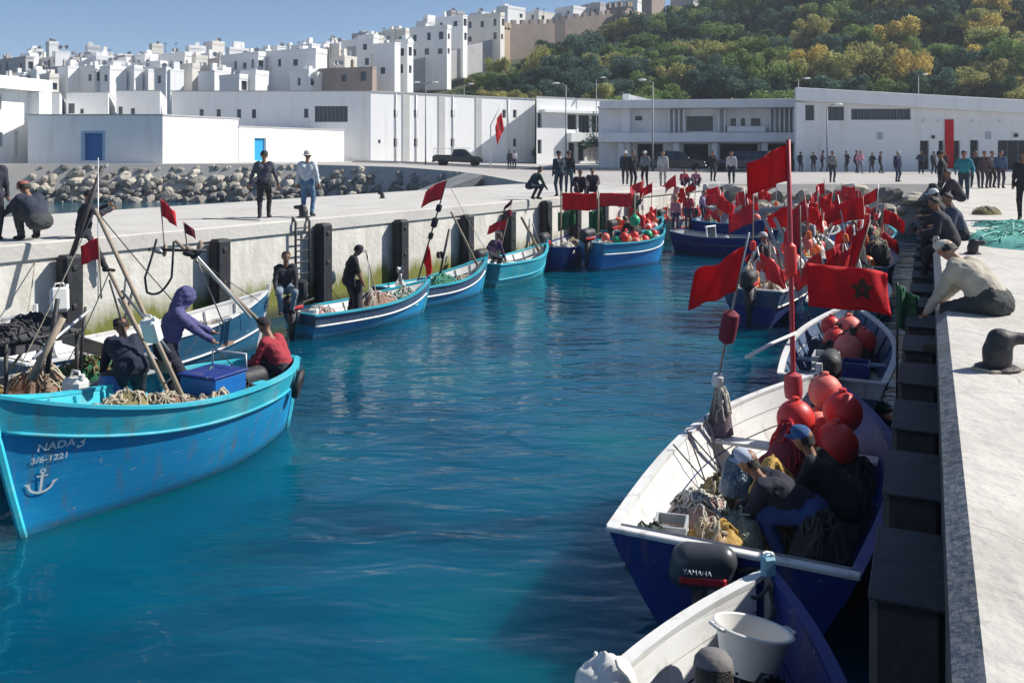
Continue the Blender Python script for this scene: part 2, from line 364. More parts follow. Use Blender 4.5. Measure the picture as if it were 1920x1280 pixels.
# ---- left pier
f0 = PZ(0, 460, QZ); f1 = PZ(980, 375, QZ); pd = (f1 - f0).normalized(); pn = Vector((pd.y, -pd.x, 0))           # pn points to the basin
def pedge(Y, z=QZ):
    p = f0 + pd * ((Y - f0.y) / pd.y); return Vector((p.x, p.y, z))
def pback(Y, z=QZ):
    return Vector((-10.15 + (Y - 29.75) * .567, Y, z))
def pier_wall_mat():
    m = bpy.data.materials.new('stained_pier_concrete'); m.use_nodes = True
    n = m.node_tree.nodes; l = m.node_tree.links; b = n['Principled BSDF']; b.inputs['Roughness'].default_value = .9
    g = n.new('ShaderNodeNewGeometry'); sp = n.new('ShaderNodeSeparateXYZ'); l.new(g.outputs['Position'], sp.inputs[0])
    mp = n.new('ShaderNodeMapping'); mp.inputs['Scale'].default_value = (1.6, 1.6, .35); l.new(g.outputs['Position'], mp.inputs[0])
    t = n.new('ShaderNodeTexNoise'); t.inputs['Scale'].default_value = 1.4; t.inputs['Detail'].default_value = 7; t.inputs['Roughness'].default_value = .65; l.new(mp.outputs[0], t.inputs['Vector'])
    c1 = n.new('ShaderNodeValToRGB'); c1.color_ramp.elements[0].position = .3; c1.color_ramp.elements[0].color = (.44, .42, .36, 1)
    c1.color_ramp.elements[1].position = .6; c1.color_ramp.elements[1].color = (.68, .66, .6, 1); l.new(t.outputs['Fac'], c1.inputs[0])
    # algae grows up from the tide line to an uneven height
    ma = n.new('ShaderNodeMath'); ma.operation = 'MULTIPLY_ADD'; ma.inputs[1].default_value = 1.5; ma.inputs[2].default_value = .12
    l.new(t.outputs['Fac'], ma.inputs[0])
    sb = n.new('ShaderNodeMath'); sb.operation = 'SUBTRACT'; l.new(ma.outputs[0], sb.inputs[0]); l.new(sp.outputs['Z'], sb.inputs[1])
    mr = n.new('ShaderNodeMapRange'); mr.inputs[1].default_value = -.15; mr.inputs[2].default_value = .3; l.new(sb.outputs[0], mr.inputs[0])
    mx = n.new('ShaderNodeMixRGB'); mx.inputs[2].default_value = (.17, .18, .035, 1); l.new(mr.outputs[0], mx.inputs[0]); l.new(c1.outputs[0], mx.inputs[1])
    mr2 = n.new('ShaderNodeMapRange'); mr2.inputs[1].default_value = .35; mr2.inputs[2].default_value = .1; l.new(sp.outputs['Z'], mr2.inputs[0])
    mx2 = n.new('ShaderNodeMixRGB'); mx2.inputs[2].default_value = (.05, .055, .03, 1); l.new(mr2.outputs[0], mx2.inputs[0]); l.new(mx.outputs[0], mx2.inputs[1])
    l.new(mx2.outputs[0], b.inputs['Base Color'])
    t2 = n.new('ShaderNodeTexNoise'); t2.inputs['Scale'].default_value = 8; t2.inputs['Detail'].default_value = 6; l.new(g.outputs['Position'], t2.inputs['Vector'])
    bp = n.new('ShaderNodeBump'); bp.inputs['Strength'].default_value = .35; bp.inputs['Distance'].default_value = .05; l.new(t2.outputs['Fac'], bp.inputs['Height']); l.new(bp.outputs[0], b.inputs['Normal'])
    return m
pier_wall = pier_wall_mat()
mb = MB(); ys = [2 + i * 2.0 for i in range(24)]
for Y0, Y1 in zip(ys, ys[1:]):
    a, b_ = pedge(Y0), pedge(Y1)
    sec0 = [a + Vector((0, 0, -3.6)), a + Vector((0, 0, -.34)), a + pn * .06 + Vector((0, 0, -.32)), a + pn * .06 + Vector((0, 0, -.03)), a + pn * .03, a - pn * .5, pback(Y0), pback(Y0, -1.2)]
    sec1 = [b_ + Vector((0, 0, -3.6)), b_ + Vector((0, 0, -.34)), b_ + pn * .06 + Vector((0, 0, -.32)), b_ + pn * .06 + Vector((0, 0, -.03)), b_ + pn * .03, b_ - pn * .5, pback(Y1), pback(Y1, -1.2)]
    for k in range(7):
        mb.mi = 1 if k < 1 else 0
        mb.add([sec0[k], sec0[k + 1], sec1[k + 1], sec1[k]], [(0, 1, 2, 3)])
tag(mb.build('pier', [concrete, pier_wall]), kind='structure')

# ---- land: azimuth x distance sheet running from the waterfront over the hill to the horizon
def front(px): return interp(px, [(-2500, 77), (560, 77), (720, 74), (860, 66), (900, 62), (972, 50), (1010, END), (4200, END)])
def flatz(px): return interp(px, [(-2500, 3.1), (500, 3.05), (760, 2.85), (900, 2.55), (1010, QZ - .004), (4200, QZ - .004)])
SKY = [(-2500, 140), (0, 158), (500, 150), (700, 140), (800, 128), (870, 112), (960, 90), (1180, 62), (1300, 34), (1450, -2), (1600, -60), (1920, -110), (2600, -120), (4200, 0)]
def hill_z(px, Y):
    zb = flatz(px); r = (Y - 128) / 112.0
    if r <= 0: return zb
    zt = CZ + (HZ - interp(px, SKY)) / F * 240
    return zb + (zt - zb) * (min(r, 1) ** .85) + (max(0, r - 1) * 3 if r > 1 else 0)
def hillp(px, Y): return PX(px, Y, hill_z(px, Y))
def ground_mat():
    m = bpy.data.materials.new('hillside_earth'); m.use_nodes = True
    n = m.node_tree.nodes; l = m.node_tree.links; b = n['Principled BSDF']; b.inputs['Roughness'].default_value = .95
    g = n.new('ShaderNodeNewGeometry'); t = n.new('ShaderNodeTexNoise'); t.inputs['Scale'].default_value = .12; t.inputs['Detail'].default_value = 8; l.new(g.outputs['Position'], t.inputs['Vector'])
    c = n.new('ShaderNodeValToRGB'); c.color_ramp.elements[0].position = .35; c.color_ramp.elements[0].color = (.03, .05, .018, 1)
    c.color_ramp.elements[1].position = .7; c.color_ramp.elements[1].color = (.09, .085, .035, 1); l.new(t.outputs['Fac'], c.inputs[0]); l.new(c.outputs[0], b.inputs['Base Color'])
    return m
pxs = list(range(-2500, 4201, 50)) + [860, 900, 972, 1010]; pxs = sorted(set(pxs))
mb = MB(); rows = 26; V = []
for px in pxs:
    fy = front(px)
    for r in range(rows):
        if r == 0: V.append(PX(px, fy - 3.0, -1.0))
        elif r <= 6: Y = lerp(fy, 128, (r - 1) / 5); V.append(PX(px, Y, flatz(px)))
        elif r <= 22: V.append(hillp(px, 128 + (r - 6) / 16 * 112))
        else: V.append(PX(px, (330, 600, 1500)[r - 23], hill_z(px, 240) - (2, 10, 40)[r - 23]))
fs = []; mi = []
for i in range(len(pxs) - 1):
    for r in range(rows - 1):
        fs.append((i * rows + r, i * rows + r + 1, (i + 1) * rows + r + 1, (i + 1) * rows + r)); mi.append(0 if r < 6 else 1)
mb.v = V; mb.f = [q[::-1] for q in fs]; mb.m = mi
tag(mb.build('land', [mat('plaza_concrete', (.42, .4, .37), .9, .12, .3, dirt=(.36, .34, .31), damt=.5, dscale=.15), ground_mat()]), kind='structure')
# road strip beside the long white building, and kerb
mb = MB()
def rd(px, Y): return PX(px, Y, flatz(px) + .006)
for a, b_ in zip(range(660, 1440, 40), range(700, 1480, 40)):
    ya, yb = interp(a, [(660, 96), (1000, 82), (1480, 70)]), interp(b_, [(660, 96), (1000, 82), (1480, 70)])
    mb.add([rd(a, ya), rd(b_, yb), rd(b_, yb + 9), rd(a, ya + 9)], [(0, 1, 2, 3)])
tag(mb.build('road', asphalt), kind='structure')
mb = MB()
for a, b_ in zip(range(660, 1440, 40), range(700, 1480, 40)):
    ya, yb = interp(a, [(660, 105.2), (1000, 91.2), (1480, 79.2)]), interp(b_, [(660, 105.2), (1000, 91.2), (1480, 79.2)])
    for zz in (0,):
        p, q = PX(a, ya, flatz(a)), PX(b_, yb, flatz(b_)); up = Vector((0, 0, .14)); dp = Vector((0, .3, 0))
        mb.add([p, q, q + up, p + up, p + up + dp, q + up + dp], [(0, 1, 2, 3), (3, 2, 5, 4)])
tag(mb.build('kerb', concrete), kind='structure')
# slipway down into the creek
mb = MB()
s0, s1, s2, s3 = PX(640, 60, -.3), PX(872, 64, flatz(872) + .02), PX(905, 60, flatz(905) + .02), PX(660, 55, -.4)
mb.add([s0, s1, s2, s3, s0 - Vector((0, 0, 3)), s1 - Vector((0, 0, 3)), s2 - Vector((0, 0, 1)), s3 - Vector((0, 0, 1))], [(3, 2, 1, 0), (7, 3, 0, 4), (2, 6, 5, 1), (3, 7, 6, 2)])
tag(mb.build('slipway', concrete_d), kind='structure')

# ---- rock banks: every stone its own piece
stone_ms = [mat('stone_%d' % k, c, .95, .2, 2.5, bump=.6, bscale=5, dirt=d, damt=.5, dscale=2.5, rnd=.25) for k, (c, d) in enumerate(
    (((.4, .36, .29), (.22, .2, .17)), ((.3, .275, .235), (.16, .145, .13)), ((.47, .43, .36), (.28, .25, .21)), ((.2, .19, .17), (.1, .1, .09))))]
def rock_mesh(seed):
    rr = random.Random(seed); mb = MB(); off = Vector((rr.random() * 50, rr.random() * 50, seed))
    planes = [(Vector((rr.gauss(0, 1), rr.gauss(0, 1), rr.gauss(0, 1))).normalized(), rr.uniform(.55, .85)) for _ in range(9)]
    def fn(q):
        r = 1.0
        for pl, d in planes:
            c = q.dot(pl)
            if c > .01: r = min(r, d / c)
        return r * (1 + .12 * noise.noise(q * 2 + off))
    mb.ell((0, 0, 0), (1, .8, .68), 9, 6, fn=fn); return mb
protos = []
for k in range(8):
    o = rock_mesh(k).build('stone', stone_ms[k % 4]); protos.append(o.data); bpy.data.objects.remove(o)
for k in range(8):
    me = protos[k].copy(); me.materials.clear(); me.materials.append(stone_ms[(k + 1 + k // 4) % 4]); protos.append(me)
def bank(pts, n, size, rr, rowsn, zt_off=0.0):
    """pts: (px) range walked along the waterfront; stones laid in rows from the toe to the crest"""
    root = thing('rock_bank', None, None, PX((pts[0] + pts[1]) / 2, front((pts[0] + pts[1]) / 2), 0)); root['kind'] = 'structure'
    L = root.location
    for j in range(rowsn):
        h = (j + .5) / rowsn
        for i in range(n):
            px = lerp(pts[0], pts[1], (i + .5 + (j % 2) * .5 + rr.uniform(-.6, .6)) / n)
            zt = flatz(px) + zt_off; h2 = h + rr.uniform(-.09, .09); p = PX(px, front(px) - (1 - h2) * 3.4 + .1, -.3 + h2 * (zt + .05))
            k = rr.randrange(4) * 4 + rr.randrange(4)
            if h < .45: k = rr.choice((1, 3, 5, 7, 3, 7, 11))
            o = bpy.data.objects.new('stone', protos[k % 16]); col.objects.link(o); o.parent = root
            s = size * rr.choice((.5, .65, .8, 1.0, 1.0, 1.15, 1.3)); o.location = p - L; o.scale = (s, s * rr.uniform(.8, 1.1), s * rr.uniform(.75, 1.1))
            o.rotation_euler = (rr.uniform(-.6, .6), rr.uniform(-.6, .6), rr.uniform(0, 6.3))
    return root
rr = random.Random(3)
tag(bank((62, 868), 56, .56, rr, 6, -.1), None); tag(bank((868, 985), 11, .55, rr, 3), None); tag(bank((1336, 1745), 17, .72, rr, 3), None)
# ================================================================ BUILDINGS
def hit(p0, p1, px):
    a = (px - 960) / F; dx, dy = p1.x - p0.x, p1.y - p0.y
    s = (a * p0.y - p0.x) / (dx - a * dy); return s
def facade(mb, p0, p1, zb, zt, ops, depth=.28):
    """wall quad p0->p1 with real openings and reveals; ops = [(u0,u1,z0,z1)] in metres"""
    d = (p1 - p0); d.z = 0; Ln = d.length; d.normalize(); nrm = Vector((d.y, -d.x, 0))
    us = sorted({0.0, Ln, *[o[0] for o in ops], *[o[1] for o in ops]}); zs = sorted({zb, zt, *[o[2] for o in ops], *[o[3] for o in ops]})
    P = lambda u, z, k=0.0: Vector((p0.x + d.x * u - nrm.x * k, p0.y + d.y * u - nrm.y * k, z))
    for a, b_ in zip(us, us[1:]):
        for c, e in zip(zs, zs[1:]):
            mu, mz = (a + b_) / 2, (c + e) / 2
            if any(o[0] < mu < o[1] and o[2] < mz < o[3] for o in ops): continue
            mb.add([P(a, c), P(b_, c), P(b_, e), P(a, e)], [(0, 1, 2, 3)])
    for o in ops:
        q = [(o[0], o[2]), (o[1], o[2]), (o[1], o[3]), (o[0], o[3])]
        for (a, c), (b_, e) in zip(q, q[1:] + q[:1]):
            mb.add([P(a, c), P(b_, e), P(b_, e, depth), P(a, c, depth)], [(3, 2, 1, 0)])
    return P
def pane(P, o, root, name='window', m=None, depth=.26, bars=0, frame=None):
    u0, u1, z0, z1 = o; mb = MB(); mb.add([P(u0 - .02, z0 - .02, depth), P(u1 + .02, z0 - .02, depth), P(u1 + .02, z1 + .02, depth), P(u0 - .02, z1 + .02, depth)], [(0, 1, 2, 3)])
    w = mb.build(name, m or winglass, root, world=True)
    if bars:
        mb = MB(); L = root.location
        for k in range(bars + 1):
            u = lerp(u0 + .03, u1 - .03, k / bars)
            mb.tube([P(u, z0, depth - .05), P(u, z1, depth - .05)], .035, 4)
        mb.tube([P(u0, z0 + .03, depth - .05), P(u1, z0 + .03, depth - .05)], .035, 4); mb.tube([P(u0, z1 - .03, depth - .05), P(u1, z1 - .03, depth - .05)], .035, 4)
        fo = mb.build('frame', frame or frame_m, None); fo.data.transform(Matrix.Translation(-L)); fo.parent = w
    return w
def opx(p0, p1, px0, px1, py0, py1):
    """photo rectangle on the wall plane -> opening in metres"""
    Ln = (Vector((p1.x, p1.y)) - Vector((p0.x, p0.y))).length; s0, s1 = hit(p0, p1, px0), hit(p0, p1, px1)
    if s0 > s1: s0, s1 = s1, s0
    Ym = lerp(p0.y, p1.y, (s0 + s1) / 2); z = lambda py: CZ - (py - HZ) / F * Ym
    return (max(.05, s0 * Ln), min(Ln - .05, s1 * Ln), z(py1), z(py0))
def building(name, label, cat, poly, zb, zt, wall, sides={}, group=None, coping=.1, roofm=None):
    """poly: XY corners counter-clockwise from above (outside on the right of each edge)"""
    poly = [Vector((p[0], p[1], 0)) for p in poly]
    root = thing(name, label, cat, (poly[0].x, poly[0].y, zb), group=group); mb = MB(); later = []
    for i, p0 in enumerate(poly):
        p1 = poly[(i + 1) % len(poly)]; ops = []
        for spec in sides.get(i, []):
            o = spec['m'] if 'm' in spec else opx(p0, p1, *spec['px']); o = (o[0], o[1], max(o[2], zb + .02), min(o[3], zt - .1))
            if o[1] - o[0] > .1 and o[3] - o[2] > .1: ops.append(o); later.append((len(ops) - 1, spec, i))
        P = facade(mb, p0, p1, zb, zt, ops)
        for k, spec, ii in later:
            if ii == i: pane(P, ops[k], root, spec.get('name', 'window'), spec.get('mat'), bars=spec.get('bars', 0))
    mb.build('wall', wall, root, world=True)
    c = sum(poly, Vector()) / len(poly); mb = MB(); mb.prism([c + (p - c) * 1.006 + (p - c).normalized() * .05 for p in poly], zt - .02, zt + coping)
    mb.build('roof', roofm or roof_m, root, world=True)
    return root
def w(px0, px1, py0, py1, **k): return dict(px=(px0, px1, py0, py1), **k)

# -- harbour-side white building at the left
A, B, C = PX(-170, 70), PX(75, 84), PX(-60, 100); D = A + (C - B)
b1 = building('harbour_office', 'tall white harbour building with thick projecting roof frame beside the rock bank', 'building', [A, B, C, D], 2.6, 10.6, plaster,
              {0: [w(-12, 3, 176, 206), w(-12, 5, 248, 275), w(26, 34, 246, 296, name='door', mat=white_paint)]})
mb = MB(); d = (B - A).normalized(); nrm = Vector((d.y, -d.x, 0))
mb.box(((A + B) / 2 + nrm * .5).to_tuple()[:2] + (10.1,), ((B - A).length + .4, 1.3, 1.1), math.atan2(d.y, d.x)); mb.build('fascia', plaster, b1, world=True)
mb = MB(); q = B + nrm * .5 - d * .7; mb.box((q.x, q.y, 6.0), (1.6, 1.25, 7.0), math.atan2(d.y, d.x)); mb.build('pillar', plaster, b1, world=True)

# -- low shed with blue doors
A, B, C = PX(52, 79), PX(305, 79), PX(447, 88); D = PX(120, 95)
sh = building('harbour_shed', 'low flat-roofed white shed with a dark blue door above the rock bank', 'shed', [A, B, C, D], 2.7, 7.25, plaster,
              {0: [w(157, 192, 250, 301, name='door', mat=bluedoor)]})
mb = MB(); o = opx(A, B, 157, 192, 250, 301); dd = (B - A).normalized()
for u in (o[0] - .12, o[1] + .12):
    q = A + dd * u; mb.box((q.x, q.y - .02, (o[2] + o[3]) / 2), (.18, .1, o[3] - o[2]))
q = A + dd * ((o[0] + o[1]) / 2); mb.box((q.x, q.y - .02, o[3] + .1), (o[1] - o[0] + .42, .1, .2)); mb.build('door_frame', mat('pale_blue_trim', (.3, .45, .62), .6), sh, world=True)
A2, B2 = C + Vector((.05, .05, 0)), PX(645, 105); C2 = PX(470, 118); D2 = PX(380, 96)
building('walled_yard', 'white boundary wall block with bright blue gate adjoining the low shed', 'wall', [A2, B2, C2, D2], 2.6, 6.5, plaster, {0: [w(477, 499, 259, 302, name='gate', mat=bluedoor2)]})

# -- long two-storey building
A, B, C = PX(322, 110), PX(695, 110), PX(1003, 126.5); D = PX(620, 150)
small = [w(x, x + 8, 205, 222) for x in (374, 406, 444, 472)] + [w(570, 578, 204, 221), w(590, 652, 199, 229, bars=8)]
lit = [w(x, x + 7, 206, 221) for x in (738, 776, 845, 942, 962)] + [w(x, x + 7, 260, 275) for x in (738, 776, 845, 962)] + [w(709, 714, 262, 269)]
lb = building('long_hall', 'long two-storey white hall with small square windows and drainpipe grooves', 'building', [A, B, C, D], 2.5, 11.35, plaster, {0: small, 1: lit})
d = (C - B).normalized(); nrm = Vector((d.y, -d.x, 0))
for px in (742, 780, 849, 953):
    s = hit(B, C, px); q = B + (C - B) * s + nrm * .06; mb = MB(); mb.tube([(q.x, q.y, 2.7), (q.x, q.y, 11.2)], .07, 6); mb.build('drainpipe', alu, lb, smooth=1, world=True)
for px in (761, 828, 897):
    s = hit(B, C, px); q = B + (C - B) * s + nrm * .03; mb = MB(); mb.box((q.x, q.y, 6.9), (1.0, .12, 8.6), math.atan2(d.y, d.x)); mb.build('panel', mat('grey_render_panel', (.5, .5, .49), .85, .1, .6), lb, world=True)
for k, (a, b_, c, yt, Y, wn_) in enumerate(((78, 112, 123, 175, 100, []), (124, 203, 216, 174, 106, [w(150, 157, 204, 213), w(128, 140, 194, 213)]), (218, 300, 313, 171, 108, [w(245, 253, 203, 216), w(222, 230, 200, 218)]))):
    A, B, C = PX(a, Y), PX(b_, Y), PX(c, Y * 1.16); D = C + (A - B)
    building('hall_wing', ('narrow windowless white wing beside the tall harbour building', 'white hall wing with a green downpipe behind the low shed', 'white hall wing with one small square window behind the low shed')[k], 'building',
             [A, B, C, D], 2.5, CZ + (HZ - yt) / F * Y, plaster, {0: wn_})

# -- lit office with balconies
A, B = PX(1006, 121), PX(1172, 131); C = PX(1190, 150); D = PX(1040, 145)
ob = building('balcony_office', 'bright white two-storey office with recessed balconies and pale gates', 'building', [A, B, C, D], 2.4, 11.35, plaster,
              {0: [w(1008, 1016, 212, 240), w(1008, 1016, 262, 288), w(1064, 1082, 215, 243, mat=dark_m, name='balcony_opening'), w(1085, 1106, 216, 249, name='balcony_opening', bars=3), w(1110, 1126, 217, 249, name='balcony_opening', bars=2),
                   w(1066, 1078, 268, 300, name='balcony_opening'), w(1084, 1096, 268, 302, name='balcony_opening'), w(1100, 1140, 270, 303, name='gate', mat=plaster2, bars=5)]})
d = (B - A).normalized(); nrm = Vector((d.y, -d.x, 0))
def strip(root, name, p0, p1, px0, px1, z0, z1, out, m):
    dd = (p1 - p0).normalized(); nn = Vector((dd.y, -dd.x, 0)); a = p0 + (p1 - p0) * hit(p0, p1, px0); b2 = p0 + (p1 - p0) * hit(p0, p1, px1)
    mb = MB(); c = (a + b2) / 2 + nn * out / 2; mb.box((c.x, c.y, (z0 + z1) / 2), ((b2 - a).length, out, z1 - z0), math.atan2(dd.y, dd.x), b=.02)
    return mb.build(name, m, root, world=True)
strip(ob, 'canopy', A, B, 1012, 1168, 9.3, 9.7, 1.0, plaster); strip(ob, 'balcony_front', A, B, 1062, 1166, 5.4, 6.6, 1.0, plaster); strip(ob, 'loggia_beam', A, B, 1088, 1164, 4.9, 5.15, .7, plaster)

# -- central building with slab roofs and open ground floor
A, B = PX(1122, 89), PX(1492, 86); C = PX(1510, 110); D = PX(1140, 112)
cb = building('market_hall', 'white modern hall with overhanging slab roof above a dark open ground floor', 'building', [A, B, C, D], 2.3, 8.4, plaster,
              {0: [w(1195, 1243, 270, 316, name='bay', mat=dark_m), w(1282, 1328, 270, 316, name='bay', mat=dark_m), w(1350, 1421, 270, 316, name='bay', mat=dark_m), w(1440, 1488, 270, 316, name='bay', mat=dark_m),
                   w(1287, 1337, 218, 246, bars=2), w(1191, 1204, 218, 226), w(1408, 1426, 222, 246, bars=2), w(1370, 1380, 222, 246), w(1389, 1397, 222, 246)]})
def zrow(py, Y): return CZ - (py - HZ) / F * Y
strip(cb, 'roof_slab', A, B, 1127, 1490, zrow(205, 88), zrow(192, 88) + .12, 2.4, plaster)
strip(cb, 'floor_slab', A, B, 1124, 1490, zrow(267, 88), zrow(250, 88), 2.2, plaster)
strip(cb, 'pylon', A, B, 1168, 1182, 2.4, zrow(177, 88), 1.2, plaster)
mb = MB(); a = A + (B - A) * hit(A, B, 1183); b2 = A + (B - A) * hit(A, B, 1245)
for dy in (0,):
    mb.add([(a.x, a.y - .3, zrow(193, 88)), (b2.x, b2.y - .3, zrow(193, 88)), (a.x, a.y - .3, zrow(178, 88)), (a.x, a.y + 6, zrow(193, 88)), (b2.x + 1, b2.y + 6, zrow(193, 88)), (a.x, a.y + 6, zrow(178, 88))],
           [(0, 1, 2), (4, 3, 5), (1, 4, 5, 2), (0, 2, 5, 3)])
mb.build('sloping_fin', plaster, cb, world=True)
for px in [1253, 1262, 1271, 1280, 1345, 1356, 1440, 1449, 1458, 1467, 1476, 1484]:
    strip(cb, 'column', A, B, px, px + 3, zrow(249, 88), zrow(206, 88), .9, plaster)
for px in (1160, 1262, 1333, 1425): strip(cb, 'pier_column', A, B, px, px + 11, 2.4, zrow(268, 88), 1.6, plaster)
for px0, px1 in ((1362, 1432),): strip(cb, 'railing', A, B, px0, px1, zrow(249, 88), zrow(238, 88), 1.5, plaster)

# -- right hall
A, B = PX(1492, 78), PX(2100, 78); C = PX(2100, 118); D = PX(1520, 118)
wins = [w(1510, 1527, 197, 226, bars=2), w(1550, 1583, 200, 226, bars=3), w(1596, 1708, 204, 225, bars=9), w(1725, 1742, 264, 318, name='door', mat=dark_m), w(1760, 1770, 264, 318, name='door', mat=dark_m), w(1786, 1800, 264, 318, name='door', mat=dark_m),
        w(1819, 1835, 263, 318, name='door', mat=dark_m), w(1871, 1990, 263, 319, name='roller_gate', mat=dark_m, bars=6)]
rb = building('fish_hall', 'long white hall with a strip window, wide fascia and dark doorways behind the quay', 'building', [A, B, C, D], 2.3, 9.35, plaster, {0: wins})
d = (B - A).normalized(); nrm = Vector((d.y, -d.x, 0)); ang = math.atan2(d.y, d.x)
q = (A + B) / 2 + nrm * .45; mb = MB(); mb.box((q.x, q.y, 9.0), ((B - A).length + .3, .5, 1.12), ang, b=.03); mb.build('fascia', plaster, rb, world=True)
for ch in rb.children:                  # mono-pitch roof: the eaves fall towards the right
    if ch.name.split('.')[0] in ('wall', 'roof', 'fascia'):
        for vv in ch.data.vertices:
            if vv.co.z + rb.location.z > 8.2: vv.co.z -= (vv.co.x + rb.location.x - A.x) * .055
q = A + d * .25 + nrm * .3; mb = MB(); mb.box((q.x, q.y, 5.3), (.8, .52, 6.0), ang, b=.03); mb.build('end_pillar', plaster, rb, world=True)
def wallitem(name, px, z, size, m, out=.06, root=None):
    q = A + (B - A) * hit(A, B, px) + nrm * out; mb = MB(); mb.box((q.x, q.y, z), size, ang, b=.02)
    return mb.build(name, m, root, world=True) if root else mb.build(name, m, loc=(q.x, q.y, z - size[2] / 2))
tag(wallitem('banner', 1779, CZ + (HZ - 270) / F * 78, (.75, .06, 4.2), red_cloth, .1), 'long dark red vertical banner hung on the white hall wall', 'banner')
for px, py in ((1650, 255), (1853, 254)): wallitem('plaque', px, zrow(py, 78), (.5, .05, .62), mat('grey_plaque', (.4, .43, .46), .5), .03, rb)
wallitem('wall_lamp', 1749, zrow(257, 78), (.22, .2, .25), iron, .1, rb); wallitem('wall_lamp', 1904, zrow(254, 78), (.3, .2, .3), iron, .1, rb)
for px in (1731, 1760, 1823, 1876): wallitem('light_fitting', px, zrow(228, 78), (.25, .22, .22), white_paint, .12, rb)

# ================================================================ HILLSIDE TOWN
hs_r = random.Random(11)
def house(px0, pc, px1, yt, yb, Y, wallm=None, ang=None, wins=True, box=False, desc=None, fl=2.9):
    """corner at column pc nearest to us; shaded face to the left, sunlit face to the right"""
    wallm = wallm or plaster
    ang = R(hs_r.uniform(48, 60)) if ang is None else R(ang)
    rd_, ld = Vector((math.cos(ang), math.sin(ang), 0)), Vector((-math.sin(ang), math.cos(ang), 0))
    Cn = PX(pc, Y)
    def reach(px, dv):
        a = (px - 960) / F; t = (a * Cn.y - Cn.x) / (dv.x - a * dv.y); return min(max(t, 1.5), 30)
    rl = reach(px1, rd_) if px1 > pc + 1 else 6.0; ll = reach(px0, ld) if px0 < pc - 1 else 6.0
    Bp, Dp = Cn + rd_ * rl, Cn + ld * ll
    zt = CZ + (HZ - yt) / F * Y; zb = CZ + (HZ - yb) / F * Y; ops = {0: [], 3: []}
    nf = max(1, int((zt - zb) / fl))
    if wins:
        for side, ln in ((3, ll), (0, rl)):
            n = max(1, int(ln / 2.7))
            for f in range(nf):
                for k in range(n):
                    if hs_r.random() < (.3 if side == 3 else .55): continue
                    u = (k + .5) * ln / n + hs_r.uniform(-.3, .3); ww = hs_r.choice((.75, .9, 1.1)); z0 = zt - (f + 1) * fl + .9
                    ops[side].append(dict(m=(u - ww / 2, u + ww / 2, z0, z0 + hs_r.choice((1.1, 1.3, 1.5)))))
    nm = {plaster: 'white', plaster2: 'cream', plaster3: 'grey'}.get(wallm, 'brown')
    lab = desc or '%s %s-storey house%s%s in the hillside town' % (nm, ('one', 'two', 'three', 'four', 'five')[min(nf, 5) - 1], ' with a rooftop room' if box else ' with a flat bare roof', '' if wins else ' and blank walls')
    h = building('town_house', lab, 'house', [Cn, Bp, Bp + ld * ll, Dp], zb - 5, zt, wallm, ops, 'houses of the hillside town', coping=.25, roofm=wallm)
    rr_ = random.Random(int(px0 * 7 + Y)); gx = lambda u, v: Cn + rd_ * rl * u + ld * ll * v
    for _ in range(rr_.randrange(1, 4)):
        q = gx(rr_.uniform(.2, .8), rr_.uniform(.1, .85)); k = rr_.random()
        if k < .5: MB().box((q.x, q.y, zt + .75), (min(rl, ll) * rr_.uniform(.25, .45), min(rl, ll) * .3, 1.5), ang).build('stair_head', wallm, h, world=True)
        elif k < .75: MB().box((q.x, q.y, zt + .55), (.5, .5, 1.1), ang).build('chimney', wallm, h, world=True)
        else: MB().lathe([(.02, 0), (.35, .05), (.55, .2), (.5, .19), (.33, .07), (.02, .03)], 10, Matrix.Translation((q.x, q.y, zt + 1.0)) @ Matrix.Rotation(R(60), 4, 'X')).tube([(q.x, q.y, zt), (q.x, q.y, zt + 1.0)], .05, 5).build('satellite_dish', roof_m, h, world=True)
    if rr_.random() < .6:
        mb = MB()
        for a_, b_ in ((gx(0, 0), gx(1, 0)), (gx(0, 1), gx(0, 0))):
            c_ = (a_ + b_) / 2; mb.box((c_.x, c_.y, zt + .5), ((b_ - a_).length, .18, .6), math.atan2((b_ - a_).y, (b_ - a_).x))
        mb.build('parapet', wallm, h, world=True)
    if box:
        q = Cn + rd_ * rl * .5 + ld * ll * .5; mb = MB(); mb.box((q.x, q.y, zt + 1.1), (rl * .5, ll * .45, 2.2), ang); mb.build('rooftop_room', wallm, h, world=True)
    return h
